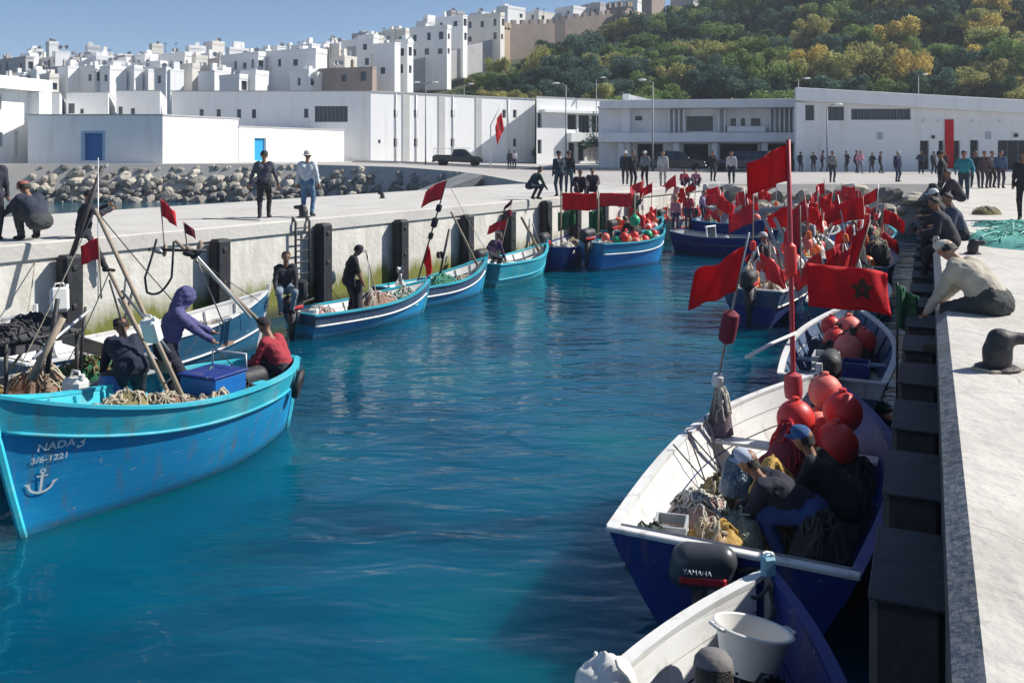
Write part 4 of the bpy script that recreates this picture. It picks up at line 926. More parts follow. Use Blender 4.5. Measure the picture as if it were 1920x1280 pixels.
person('person in pale grey shirt and light trousers in front of the black car', on_quay(1243, 348), 170, (.42, .46, .46), (.33, .32, .3), 0, head='hair')
person('person in black and white jacket standing on the road by the flagpole', PX(956, 82, flatz(956)), 160, (.05, .05, .06), (.03, .035, .06), 1, head='hair', vox=.035)
person('person in white shirt and navy trousers standing on the road by the flagpole', PX(964, 83, flatz(964)), 190, (.5, .5, .5), (.02, .025, .06), 1, head='hair', vox=.035)
person('child in bright red top sitting on the quay rim at the basin head', on_quay(1283, 350), 190, (.5, .05, .08), (.08, .08, .12), 0, hip=(0, -.1, .2), lean=10, feet=((-.12, .4, 0), (.12, .42, 0)), hands=((-.2, .3, .3), (.2, .3, .3)), head='hair', s=.85)
person('child in pink shirt sitting on the quay rim at the basin head', on_quay(1305, 350), 175, (.55, .2, .26), (.1, .1, .14), 0, hip=(0, -.1, .2), lean=12, feet=((-.12, .4, 0), (.12, .42, 0)), hands=((-.2, .3, .3), (.2, .3, .3)), head='hair', s=.85)
# -- along the right hall
for px, py, fc, tp, bt, lab in (
    (1500, 320, 200, (.02, .025, .05), (.02, .02, .04), 'person in navy standing at the left corner of the long hall'),
    (1526, 321, 140, (.02, .022, .04), (.025, .025, .04), 'person in dark blue coat talking near the hall corner'),
    (1541, 320, 250, (.2, .08, .12), (.03, .03, .04), 'person in wine-coloured top near the hall corner'),
    (1554, 319, 170, (.06, .04, .05), (.03, .03, .05), 'person in brown jacket beside the lamp post by the hall'),
    (1589, 321, 110, (.025, .03, .05), (.03, .03, .045), 'person in dark jacket, left of the pair beside the person in pink'),
    (1603, 322, 250, (.03, .025, .03), (.03, .03, .045), 'person in black, right of the pair beside the person in pink'),
    (1612, 323, 180, (.55, .22, .28), (.2, .2, .25), 'person in pink top by the white hall wall'),
    (1636, 322, 120, (.03, .045, .055), (.05, .05, .06), 'person in teal-grey jacket under the left wall plaque'),
    (1650, 323, 240, (.03, .03, .045), (.025, .025, .03), 'person in black coat under the left wall plaque'),
    (1727, 324, 160, (.025, .03, .06), (.02, .02, .03), 'person in navy jacket in front of the left doorway of the hall'),
    (1750, 324, 200, (.03, .03, .05), (.02, .02, .03), 'person in dark suit beside the red banner'),
    (1771, 328, 150, (.06, .03, .04), (.02, .02, .03), 'person in maroon jacket under the red banner')):
    hr_ = random.Random(px); person(lab, on_quay(px, py + 2), fc, tp, bt, 1, head=hr_.choice(('hair', 'cap', 'hair')), vox=.034, hands=((-.2, hr_.uniform(0, .4), hr_.uniform(.8, 1.2)), (.24, hr_.uniform(0, .3), hr_.uniform(.8, 1.1))), lean=hr_.uniform(0, 14), feet=((-.12, hr_.uniform(-.15, .15), 0), (.12, hr_.uniform(-.1, .2), 0)), s=hr_.uniform(.92, 1.05), bulk=hr_.uniform(.95, 1.2))
person('person in teal jacket and dark trousers walking along the quay', on_quay(1808, 374), 150, (.02, .2, .24), (.03, .05, .07), 1, head='hair', feet=((-.12, .28, 0), (.12, -.25, .02)), hands=((-.3, .25, .95), (.3, -.2, .95)), bulk=1.1)
person('person in dark jacket and grey jeans walking behind the teal jacket', on_quay(1828, 352), 165, (.035, .04, .06), (.05, .055, .075), 1, head='hair', feet=((-.12, .2, 0), (.12, -.15, 0)))
person('person in brown jacket in the group on the quay before the roller gate', on_quay(1845, 353), 175, (.07, .045, .05), (.06, .055, .06), 1, head='hair')
person('person in white shirt under a dark jacket before the roller gate', on_quay(1859, 352), 185, (.2, .19, .19), (.035, .03, .035), 0, head='hair')
person('person in blue jacket at the end of the group on the quay', on_quay(1876, 353), 170, (.05, .09, .17), (.045, .045, .06), 1, head='hair')
person('person in dark clothes standing on the quay beside the teal net', on_quay(1921, 412), 150, (.02, .02, .026), (.018, .018, .022), 1, head='hair')
# -- seated along the right quay rim
def rim(Y, off=.12): e = qedge(Y) + qn * off; return (e.x, e.y, QZ)
sit = dict(hip=(0, -.05, .12), feet=((-.13, .4, -.6), (.13, .42, -.6)))
person('person in cream jacket and white cap sitting on the quay rim leaning over the boats', (lambda e: (e.x, e.y, QZ))(qedge(10.0) + qn * .36), 34, (.42, .38, .3), (.045, .05, .05), 0, hip=(0, -.12, .13), lean=44, feet=((-.13, .42, -.5), (.13, .45, -.5)), hands=((-.3, .5, -.1), (.2, .62, .0)), head='cap', hatc=(.62, .58, .48), vox=.015, bulk=1.28, nod=28, shoe=(.05, .04, .03))
person('person in black jacket with a white cap sitting on the quay rim', rim(19.6, .1), 60, (.02, .021, .03), (.02, .02, .028), 1, lean=18, hands=((-.2, .4, .3), (.2, .4, .3)), head='cap', hatc=(.7, .7, .68), vox=.024, bulk=1.12, **sit)
person('person in dark jacket with a white stripe sitting on the quay rim', rim(16.6, .15), 60, (.022, .024, .036), (.02, .02, .028), 1, lean=24, hands=((-.2, .4, .25), (.2, .4, .25)), head='hair', vox=.024, bulk=1.2, **sit)
person('person in slate blue jacket sitting on the quay rim among dark jackets', rim(18.0, .35), 75, (.05, .065, .1), (.025, .025, .035), 1, lean=20, hands=((-.2, .4, .25), (.2, .4, .25)), head='hair', vox=.024, bulk=1.15, **sit)
person('person in black hat and jacket sitting farther along the quay rim', rim(22.6, .1), 55, (.022, .022, .03), (.02, .02, .026), 1, lean=18, hands=((-.2, .4, .25), (.2, .4, .25)), head='brim', hatc=(.05, .05, .05), vox=.026, **sit)

person('person in black jacket standing behind the sitters on the quay', on_quay(1768, 388), 60, (.02, .02, .03), (.02, .02, .03), 1, head='cap', hatc=(.03, .03, .035), bulk=1.1)
person('person in brown jacket crouching behind the sitters on the quay', on_quay(1790, 398), 80, (.05, .04, .05), (.025, .025, .035), 1, hip=(0, -.15, .45), lean=30, feet=((-.14, .05, 0), (.14, .1, 0)), hands=((-.2, .4, .4), (.2, .4, .4)), head='hair', bulk=1.1)
person('person in grey pullover standing at the rocks of the basin head', on_quay(1560, 342), 180, (.2, .2, .21), (.04, .04, .05), 1, head='hair')
person('person in striped red shirt standing at the rocks of the basin head', on_quay(1442, 340), 170, (.35, .08, .08), (.05, .05, .08), 0, head='hair')
person('person in navy overalls standing near the rocks beside the long hall', on_quay(1682, 341), 200, (.025, .035, .08), (.025, .035, .08), 1, head='cap', hatc=(.4, .4, .38))
person('person in white shirt leaning forward on the rim of the basin head', on_quay(1372, 345), 160, (.55, .55, .54), (.05, .05, .07), 0, lean=20, head='hair')
person('person in black standing between the parked cars and the basin', on_quay(1336, 340), 190, (.02, .02, .025), (.03, .03, .04), 1, head='hair')
# ================================================================ VEHICLES
car_black = mat('black_car_paint', (.012, .014, .025), .18, .1, 3, spec=.6)
car_navy = mat('navy_car_paint', (.012, .02, .06), .2, .1, 3, spec=.6)
car_green = mat('dark_green_car_paint', (.02, .03, .03), .25, .1, 3, spec=.6)
tyre_m = mat('tyre', (.015, .015, .016), .8, .2, 8); rim_m = mat('wheel_rim', (.4, .41, .43), .35, .1, 8, metal=.7); tail_m = mat('tail_lamp', (.4, .01, .01), .3)
def wheel(root, x, y, r=.36):
    M4 = Matrix.Translation((x, y, r)) @ Matrix.Rotation(R(90), 4, 'X')
    t = MB().lathe([(r * .62, -.11), (r * .95, -.11), (r, -.07), (r, .07), (r * .95, .11), (r * .62, .11)], 20, M4).build('wheel', tyre_m, root, smooth=35)
    mb = MB().lathe([(.02, -.09), (r * .62, -.08), (r * .62, .08), (.02, .09)], 12, M4); mb.build('rim', rim_m, t, smooth=35)
def loft(mb, secs):
    n = len(secs[0]); vs = [q for s_ in secs for q in s_]; fs = []
    for i in range(len(secs) - 1):
        for k in range(n): fs.append((i * n + k, i * n + (k + 1) % n, (i + 1) * n + (k + 1) % n, (i + 1) * n + k))
    fs += [tuple(range(n))[::-1], tuple(range((len(secs) - 1) * n, len(secs) * n))]
    mb.add(vs, [f[::-1] for f in fs])
def ring(x, w_, z0, z1, rb=.08, wt=None):
    wt = wt or w_; return [Vector((x, -w_ + rb, z0)), Vector((x, -w_, z0 + rb)), Vector((x, -wt, z1 - rb)), Vector((x, -wt + rb * 1.3, z1)), Vector((x, wt - rb * 1.3, z1)), Vector((x, wt, z1 - rb)), Vector((x, w_, z0 + rb)), Vector((x, w_ - rb, z0))]
def car(name, label, cat, loc, rz, paintm, kind):
    """x forward"""
    root = thing(name, label, cat, loc, rz)
    body = MB()
    if kind == 'suv':
        loft(body, [ring(-2.2, .78, .48, .95), ring(-2.12, .86, .32, 1.08), ring(-1.4, .9, .28, 1.1), ring(0, .91, .26, 1.08), ring(.85, .9, .26, 1.06), ring(1.5, .88, .28, .98), ring(2.05, .82, .32, .86), ring(2.22, .7, .42, .74)])
        cab = [ring(-2.1, .76, 1.02, 1.1, .03, .7), ring(-1.85, .8, 1.0, 1.62, .06, .62), ring(-1.2, .82, 1.0, 1.74, .08, .62), ring(-.1, .82, 1.0, 1.73, .08, .62), ring(.4, .82, 1.0, 1.58, .06, .62), ring(1.0, .8, .98, 1.08, .03, .7)]
        wins = [(-1.75, -1.15), (-1.08, -.2), (-.12, .62)]; wb = (-1.35, 1.38)
    else:
        loft(body, [ring(-2.55, .8, .55, .95), ring(-2.5, .84, .5, 1.02), ring(-.5, .86, .4, 1.02), ring(.9, .86, .36, 1.04), ring(1.6, .85, .38, 1.0), ring(2.3, .8, .42, .92), ring(2.45, .72, .48, .8)])
        cab = [ring(-.6, .76, .98, 1.2, .04, .7), ring(-.45, .78, .98, 1.66, .06, .62), ring(.3, .78, .98, 1.7, .08, .62), ring(.72, .78, .98, 1.62, .06, .62), ring(1.3, .78, .98, 1.06, .03, .7)]
        wins = [(-.4, .1), (.18, .95)]; wb = (-1.6, 1.6)
    b = body.build('body', paintm, root, smooth=30); c = MB(); loft(c, cab); c.build('cabin', paintm, root, smooth=30)
    top = 1.66 if kind == 'suv' else 1.6
    for sg in (-1, 1):
        for x0, x1 in wins:
            xa, xb = (x0, x1) if not (x1 > .5) else (x0, x1 - .32)
            mb = MB(); y0, y1 = .812 * sg if kind == 'suv' else .79 * sg, .675 * sg
            q = [Vector((x0, y0 + .012 * sg, 1.1)), Vector((x1 - .02, y0 + .012 * sg, 1.1)), Vector((xb, y1 + .02 * sg, top - .08)), Vector((xa + .05, y1 + .02 * sg, top - .08))]
            mb.add(q, [(0, 1, 2, 3) if sg < 0 else (3, 2, 1, 0)]); mb.build('side_window', winglass, root)
        for wx in wb: wheel(root, wx, sg * .8)
        MB().box((2.1 if kind == 'suv' else 2.3, sg * .6, .74 if kind == 'suv' else .78), (.18, .32, .14), b=.04).build('headlight', lead, root)
        MB().box((-2.17 if kind == 'suv' else -2.53, sg * .7, .95 if kind == 'suv' else .85), (.08, .16, .26), b=.03).build('tail_light', tail_m, root)
        MB().box((.75 if kind == 'suv' else 1.0, sg * .96, 1.1), (.12, .18, .14), b=.04).build('wing_mirror', paintm, root)
    mb = MB(); xs = ((.42, 1.57, .58), (1.0, 1.1, .72)) if kind == 'suv' else ((.74, 1.6, .58), (1.3, 1.08, .72))
    (xa, za, wa), (xb, zb, wb2) = xs; mb.add([(xa + .03, -wa, za - .03), (xb + .03, -wb2, zb), (xb + .03, wb2, zb), (xa + .03, wa, za - .03)], [(0, 1, 2, 3)]); mb.build('windscreen', winglass, root)
    MB().box((2.2 if kind == 'suv' else 2.45, 0, .45), (.16, 1.5, .2), b=.05).build('front_bumper', paintm, root)
    MB().box((-2.2 if kind == 'suv' else -2.56, 0, .5), (.14, 1.5, .18), b=.05).build('rear_bumper', paintm, root)
    if kind != 'suv':
        mb = MB()
        for x in (-2.4, -.7):
            for sg in (-1, 1): mb.tube([(x, sg * .78, 1.0), (x, sg * .78, 1.75)], .03, 5)
        for sg in (-1, 1): mb.tube([(-2.5, sg * .78, 1.75), (1.0, sg * .74, 1.78)], .03, 5)
        mb.build('ladder_rack', white_paint, root)
        MB().box((-1.5, 0, 1.06), (1.9, 1.5, .1), b=.02).build('load_bed', dark_m, root)
    return root
car('pickup_truck', 'dark pickup truck with a white rack over its load bed, on the waterfront road', 'pickup', PX(861, 90, flatz(861) + .01), R(-6), car_green, 'pickup')
car('parked_car', 'black estate car with a long bonnet parked under the market hall', 'car', PX(1273, 79, QZ + .008), R(-8), car_black, 'suv')
car('parked_car', 'navy car parked under the market hall, half hidden behind the red flag', 'car', PX(1383, 78.5, QZ + .008), R(172), car_navy, 'suv')
car('parked_car', 'dark car parked in the shade at the far end of the market hall', 'car', PX(1452, 80, QZ + .008), R(-10), car_black, 'suv')

# ================================================================ STREET FURNITURE
def lamp(px, ytop, Y, label, double=False, side=1):
    b = PX(px, Y, flatz(px)); zt = CZ + (HZ - ytop) / F * Y; root = thing('street_lamp', label, 'street lamp', b)
    MB().tube([(0, 0, 0), (0, 0, .5), (0, 0, zt - b.z)], [.12, .08, .05], 8).build('pole', frame_m, root, smooth=1)
    for sg in ((-1, 1) if double else (side,)):
        MB().tube([(0, 0, zt - b.z - .1), (sg * .35, 0, zt - b.z + .15), (sg * .8, 0, zt - b.z + .2)], .035, 5).build('arm', frame_m, root, smooth=1)
        MB().ell((sg * .95, 0, zt - b.z + .18), (.38, .16, .1), 10, 6).build('lamp_head', white_paint, root, smooth=1)
lamp(798, 158, 93, 'tall street lamp with two heads before the long white hall', True)
lamp(1061, 160, 88, 'street lamp with one head before the balcony office', side=-1)
lamp(1224, 154, 80, 'street lamp beside the black estate car', side=-1)
lamp(1551, 200, 76, 'short dark street lamp standing against the long hall at the quay', side=1)
lamp(870, 160, 122, 'distant street lamp rising behind the long white hall roof', side=1)
lamp(1118, 148, 126, 'distant street lamp rising behind the balcony office', side=1)
lamp(1497, 150, 100, 'street lamp rising behind the corner of the long hall', side=1)
lamp(1722, 142, 119, 'street lamp rising behind the strip-window hall on the right', side=1)
def cloth_flag(mb, o, du, dv, w_, h_, amp=.08, waves=1.5, nu=16, nv=8, seed=0, droop=0.0, taper=0.0, nrm=None):
    """o: hoist top corner; du: fly direction, dv: down direction"""
    du, dv = Vector(du).normalized(), Vector(dv).normalized(); nrm = nrm or du.cross(dv).normalized(); rr = random.Random(seed); ph = rr.uniform(0, 6)
    def fn(u, v):
        a = amp * (u ** .7); k = v * (1 - taper * u) + taper * u * .5
        return Vector(o) + du * (w_ * u * (1 - .04 * math.sin(u * 5 + ph))) + dv * (h_ * k + droop * u * u) + nrm * (a * math.sin(u * waves * 6.283 + v * 1.3 + ph) + a * .4 * math.sin(u * waves * 14 - v * 3 + ph)) + dv * (.06 * h_ * math.sin(u * waves * 5 + ph) * u)
    mb.grid(nu, nv, fn); return fn
def thick(o, t=.006):
    m = o.modifiers.new('thickness', 'SOLIDIFY'); m.thickness = t; m.offset = 0; return o
def star(fn, c=(.5, .5), r=.2, asp=1.0):
    """five-pointed open star laid on the flag cloth (both sides)"""
    mb = MB(); pts = [(c[0] + r / asp * math.sin(2 * math.pi * k / 5), c[1] - r * math.cos(2 * math.pi * k / 5)) for k in range(5)]
    e = 1e-3
    for k in range(5):
        a, b = Vector(pts[k]), Vector(pts[(k + 2) % 5]); d = (b - a).normalized(); nn = Vector((-d.y, d.x)) * r * .09
        for sg in (-1, 1):
            V_ = []
            for i in range(5):
                q = a.lerp(b, i / 4)
                for s2 in (-1, 1):
                    z = q + nn * s2; p = fn(z.x, z.y); N = (fn(z.x + e, z.y) - p).cross(fn(z.x, z.y + e) - p).normalized(); V_.append(p + N * sg * (.006 + .0015 * k))
            mb.add(V_, [(2 * i, 2 * i + 1, 2 * i + 3, 2 * i + 2) for i in range(4)])
    return mb
b = PX(920, 84, flatz(920)); root = thing('flagpole', 'slim white flagpole on the waterfront road', 'flagpole', b)
MB().tube([(0, 0, 0), (0, 0, 4.0), (1.05, 0, 8.4 - b.z + 0.1)], [.07, .06, .04], 8).build('pole', alu, root, smooth=1)
mb = MB(); fn = cloth_flag(mb, b + Vector((1.0, -.05, 5.25)), (-.5, -.3, -.8), (.15, .1, -1), 1.3, 1.7, .12, 1.2, seed=3, droop=.3)
fl = thick(mb.build('national_flag', red_cloth, loc=tuple(b))); tag(fl, 'limp red flag with a green star hanging from the white roadside flagpole', 'flag')
stm = star(fn, (.5, .5), .26).build('star', green_star); stm.data.transform(Matrix.Translation(-b)); stm.parent = fl

# bollards
def bollard(label, loc, rz, s=1.0):
    root = thing('bollard', label, 'bollard', loc, rz)
    MB().lathe([(.24 * s, 0), (.24 * s, .03 * s), (.2 * s, .05 * s)], 20).build('base_plate', iron, root, smooth=40)
    P = [(np.array((0, 0, .02 * s)), np.array((.0, 0, .2 * s)), .155 * s, .14 * s, 0, .05), (np.array((0, 0, .2 * s)), np.array((.03 * s, 0, .33 * s)), .14 * s, .125 * s, 0, .05), (np.array((0, 0, .36 * s)), np.array((.3 * s, 0, .36 * s)), .085 * s, .065 * s, 0, .05)]
    V, Q, _ = sdf_mesh(P, .02 * s); mb = MB(); mb.v = [tuple(q) for q in V]; mb.f = [tuple(int(i) for i in q) for q in Q]; mb.m = [0] * len(Q); mb.build('horn_body', iron, root, smooth=1)
    return root
bollard('black iron bollard with a horn head on the quay', PZ(1870, 692, QZ), R(-10), .7)
bollard('small black bollard on the pier above the ladder', PZ(569, 408, QZ), R(170), .75)
bollard('dark mooring bollard lying low behind the cream jacket', PZ(1824, 476, QZ), R(-30), .55)
bollard('small dark bollard at the back rim of the pier', PZ(717, 372, QZ), R(170), .5)

# fenders on the left pier wall
def fender(px, ytop, w_, d_, label, n=0):
    # find Y on the pier edge
    a = (px - 960) / F; Y = (f0.x - pd.x / pd.y * f0.y) / (a - pd.x / pd.y); p = pedge(Y); zt = CZ - (ytop - HZ) / F * Y
    root = thing('pier_fender', label, 'fender', (p.x + pn.x * (d_ / 2 + .06), p.y + pn.y * (d_ / 2 + .06), 0), math.atan2(pd.y, pd.x))
    MB().box((0, 0, (zt - .35) / 2), (w_, d_, zt + .35), b=.06).build('fender_block', rubber, root)
    for z in (zt - .25, zt - 1.0): 
        MB().box((0, -d_ / 2 - .012, z), (.1, .03, .1), b=.02).build('bolt_plate', iron, root)
for px, yt, lab in ((118, 476, 'behind the jerrycan hung on a post'), (400, 447, 'behind the slanting derrick poles'), (594, 418, 'right beside the iron ladder'), (740, 411, 'behind the crossed poles of the net boat'), (865, 402, 'behind the mast with the faded red pennant'), (945, 394, 'behind the ragged maroon pennant'), (1014, 376, 'below the crouching green jacket'), (1070, 372, 'behind the wide hung red cloth'), (1122, 368, 'between the two hung red cloths'), (1180, 364, 'at the end of the hung red cloths')):
    fender(px, yt, .42, .34, 'tall black rubber fender on the pier wall, ' + lab)
# ladder on the pier wall
Yl = (f0.x - pd.x / pd.y * f0.y) / ((560 - 960) / F - pd.x / pd.y); p = pedge(Yl); root = thing('pier_ladder', 'dark iron ladder fixed to the pier wall beside a fender', 'ladder', (p.x + pn.x * .14, p.y + pn.y * .14, .3), math.atan2(pd.y, pd.x))
for x in (-.24, .24): MB().tube([(x, .12, 2.16), (x, 0, 2.05), (x, 0, 0)], .035, 6).build('rail', iron, root, smooth=1)
for k in range(7): MB().tube([(-.24, 0, .15 + k * .29), (.24, 0, .15 + k * .29)], .02, 6).build('rung', iron, root, smooth=1)
# fenders on the right quay wall
QF = ['black box fender low on the shaded quay wall under the camera', 'black box fender on the quay wall beside the white tub', 'black box fender on the quay wall beside the navy boat', 'black box fender just below the person in the cream jacket', 'black box fender beside the cluster of faded buoys', 'black box fender below the striped dark jacket', 'black box fender below the white-capped sitter']
for k, Y in enumerate((1.6, 4.4, 7.2, 10.1, 13.0, 16.0, 19.2, 5.8, 8.65, 11.5, 14.4, 17.5, 21, 22.8, 24.6, 26.4, 28.2, 30, 34, 38)):
    e = qedge(Y) - qn * .27; root = thing('quay_fender', QF[k] if k < 7 else ('black box fender among the rafted boats' if Y > 20 else 'black box fender set between two others on the shaded quay wall'), 'fender', (e.x, e.y, 0), math.atan2(qd.y, qd.x), None if k < 7 else ('fenders among the rafted boats' if Y > 20 else 'intermediate fenders on the quay wall'))
    MB().box((.48, 0, 1.35), (.96, .36, 1.06), b=.04).build('fender_block', rubber, root)
    MB().box((.48, 0, 1.889), (.965, .37, .016), b=.005).build('cap_plate', rubber, root)
    MB().box((.48, .165, .35), (.9, .03, 1.0), b=.01).build('back_rail', iron, root)
# mooring lines and stray ropes on pier, and the strand for a walker's shadow
def rope(name, label, pts, r, m, cat='rope', sag=0.0, n=14, group=None):
    pts = [Vector(q) for q in pts]; out = []
    for a, b_ in zip(pts, pts[1:]):
        for i in range(n):
            t = i / n; out.append(a.lerp(b_, t) - Vector((0, 0, sag * 4 * t * (1 - t))))
    out.append(pts[-1]); o = MB().tube(out, r, 5).build(name, m, smooth=1, loc=tuple(pts[0])); return tag(o, label, cat, group)
# ================================================================ BOATS
class Boat: pass
def make_boat(label, S, Bw, beam, sheer, hullm, bandm, inm, railm, vb=.72, tw=.72, double=False, floor=.12, thw=(.3, .55), ribs=8, planks=3, rub=True, stemm=None, second=None, thwm=None, foredeck=0.0, deckm=None, rake=.45, group=None, bowfull=2.2, inr=None):
    """S, Bw: stern and bow (XY, at the rail); sheer: rail heights at stern, middle and bow"""
    S, Bw = Vector((S[0], S[1], 0)), Vector((Bw[0], Bw[1], 0)); L = (Bw - S).length; rz = math.atan2((Bw - S).y, (Bw - S).x)
    root = thing('fishing_boat', label, 'boat', (S.x, S.y, 0), rz, group); h = beam / 2
    def hb(t):
        if double and t < .42: return h * max(.02, 1 - ((.42 - t) / .42) ** 2.3)
        if t < .45: return h * lerp(tw, 1, math.sin(t / .45 * math.pi / 2))
        return h * max(.015, 1 - ((t - .45) / .55) ** bowfull)
    def sh(t): return sheer[1] + (sheer[0] - sheer[1]) * max(0, (.45 - t) / .45) ** 2 + (sheer[2] - sheer[1]) * max(0, (t - .4) / .6) ** 2
    kz = -.35
    def hp(t, v, side, off=0.0):
        z = kz + (sh(t) - kz) * v; e = .42 + .5 * max(0, (t - .45) / .55) ** 1.5 + (.3 * max(0, (.4 - t) / .4) if double else .08)
        y = hb(t) * max(0, v) ** e; x = t * L
        if t > .6: x -= rake * ((t - .6) / .4) ** 2 * max(0, 1 - v) ** 1.15
        if double and t < .4: x += rake * .7 * ((.4 - t) / .4) ** 2 * max(0, 1 - v) ** 1.15
        elif t < .3: x += .14 * (1 - t / .3) * (1 - v)
        return Vector((x, side * (y + off), z))
    NT = 30
    b = Boat(); b.root = root; b.hp = hp; b.sh = sh; b.hb = hb; b.L = L; b.S = S; b.rz = rz
    def build_shell(name, v0, v1, m, off, nv=8):
        mb = MB()
        for sd in (-1, 1): mb.grid(NT, nv, lambda u, w_: hp(u, lerp(v0, v1, w_), sd, off), flip=(sd > 0))
        if not double: mb.grid(6, nv, lambda u, w_: (lambda q: Vector((q.x - off, q.y * (1 - 2 * u), q.z)))(hp(0, lerp(v0, v1, w_), 1, off)), flip=False)
        return mb.build(name, m, root, smooth=45)
    build_shell('hull', 0, vb, hullm, 0.0); build_shell('sheer_strake', vb, 1, bandm, .012, 3)
    if second: build_shell('upper_strake', second[0], .995, second[1], .02, 2)
    # inside
    IN = .05
    def inp(t, z, side):
        v = (z - kz) / (sh(t) - kz); q = hp(t, min(1, v), side); y = max(.004, abs(q.y) - IN); return Vector((q.x, side * y, z))
    t0, t1 = (.03, .965)
    b.inp = inp
    n = planks
    for sd in (-1, 1):
        for k in range(n):
            mb = MB(); g = .05
            def fn(u, w_, k=k, sd=sd):
                t = lerp(t0, t1, u); zl, zh = floor, sh(t) - .01; z = lerp(zl, zh, (k + g * .5 + w_ * (1 - g)) / n); q = inp(t, z, sd); q.y -= sd * .004 * ((k % 2) * 2 - 1); return q
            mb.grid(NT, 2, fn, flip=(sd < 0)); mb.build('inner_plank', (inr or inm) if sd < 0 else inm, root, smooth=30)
    mb = MB(); mb.grid(NT, 4, lambda u, w_: (lambda q: Vector((q.x, q.y * (1 - 2 * w_), floor)))(inp(lerp(t0, t1, u), floor, 1)), flip=True); mb.build('floor_boards', inm if planks > 3 else wood, root)
    if not double:
        mb = MB(); mb.grid(1, 3, lambda u, w_: (lambda q: Vector((q.x, q.y * (1 - 2 * u), q.z)))(inp(t0, lerp(floor, sh(0), w_), 1)), flip=True); mb.build('transom_lining', inm, root)
    for k in range(ribs):
        t = lerp(.1, .88, k / max(1, ribs - 1))
        for sd in (-1, 1):
            pts = [inp(t, lerp(floor, sh(t) - .03, j / 4), sd) for j in range(5)]; mb = MB()
            mb.tube([Vector((q.x, q.y - sd * .012, q.z)) for q in pts], .022, 4); mb.build('rib', inm, root)
    # rails
    for sd in (-1, 1):
        mb = MB(); V_ = []
        for i in range(NT + 1):
            t = i / NT * .995; q = hp(t, 1, sd); y0, y1 = abs(q.y) - .06, abs(q.y) + .035
            V_ += [Vector((q.x, sd * max(y0, 0), q.z - .012)), Vector((q.x, sd * y1, q.z - .012)), Vector((q.x, sd * y1, q.z + .028)), Vector((q.x, sd * max(y0, 0), q.z + .028))]
        fs = [(4 * i + k, 4 * i + (k + 1) % 4, 4 * i + 4 + (k + 1) % 4, 4 * i + 4 + k) for i in range(NT) for k in range(4)]
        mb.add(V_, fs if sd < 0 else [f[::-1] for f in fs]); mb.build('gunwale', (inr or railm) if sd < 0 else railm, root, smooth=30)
        if rub:
            mb = MB(); mb.tube([hp(i / NT * .99, vb, sd, .02) for i in range(NT + 1)], .024, 6); mb.build('rubbing_strake', railm if rub is True else rub, root, smooth=1)
    if not double:
        q = hp(0, 1, 1); MB().box((q.x - .0, 0, q.z + .01), (.09, q.y * 2 + .05, .045), b=.01).build('transom_rail', railm, root)
    mb = MB(); mb.tube([hp(1, v, 1) * 1.0 + Vector((.03, 0, .02 if v == 1 else 0)) for v in (0, .25, .5, .75, 1, 1.09)], .045, 6); mb.build('stem_post', stemm or railm, root, smooth=30)
    if double: mb = MB(); mb.tube([hp(0, v, 1) + Vector((-.03, 0, 0)) for v in (0, .25, .5, .75, 1)], .04, 6); mb.build('stern_post', stemm or railm, root, smooth=30)
    for t in thw:
        z = sh(t) - .2; q = inp(t, z, 1); MB().box((t * L, 0, z), (.24, q.y * 2 - .02, .04), b=.008).build('thwart', thwm or inm, root)
    if foredeck:
        mb = MB(); mb.grid(10, 4, lambda u, w_: (lambda q: Vector((q.x, q.y * (1 - 2 * w_), q.z)))(inp(lerp(1 - foredeck, .985, u), sh(lerp(1 - foredeck, .985, u)) - .05, 1)), flip=True); mb.build('foredeck', deckm or inm, root)
    Mw = Matrix.Translation((S.x, S.y, 0)) @ Matrix.Rotation(rz, 4, 'Z'); b.M = Mw
    b.at = lambda t, y, z: Mw @ Vector((t * L, y * hb(t), z))
    b.floor = floor
    return b
def outboard(label, b, t=-.06, y=0.0, z=None, s=1.0, cowl=None, tilt=0.0, letters=True):
    z = b.sh(0) + .08 if z is None else z; p = b.at(0, 0, 0); pos = b.M @ Vector((-.14, y, z))
    root = thing('outboard_motor', label, 'outboard motor', pos, b.rz); cowl = cowl or iron
    def T(q): return Matrix.Rotation(tilt, 3, 'Y') @ (Vector(q) * s)
    P = [(np.array(T((-.16, 0, .2))), np.array(T((.12, 0, .22))), .15 * s, .13 * s, 0, .04), (np.array(T((-.2, 0, .1))), np.array(T((.1, 0, .1))), .13 * s, .125 * s, 0, .04)]
    V, Q, _ = sdf_mesh(P, .016 * s); mb = MB(); mb.v = [tuple(q) for q in V]; mb.f = [tuple(int(i) for i in q) for q in Q]; mb.m = [0] * len(Q); mb.build('cowling', cowl, root, smooth=1)
    MB().tube([T((-.04, 0, 0)), T((-.06, 0, -.35)), T((-.07, 0, -.75))], [.1 * s, .07 * s, .05 * s], 8).build('leg', iron, root, smooth=1)
    MB().box(T((.06, 0, -.12)), (.12 * s, .22 * s, .26 * s), b=.02).build('clamp_bracket', steel, root)
    MB().tube([T((.1, 0, .1)), T((.4, .05, .16)), T((.62, .08, .18))], [.025 * s, .02 * s, .026 * s], 6).build('tiller', iron, root, smooth=1)
    MB().box(T((-.04, 0, .085)), (.4 * s, .278 * s, .085 * s), b=.02).build('stripe', mat('motor_stripe_red', (.5, .02, .03), .4), root)
    return root
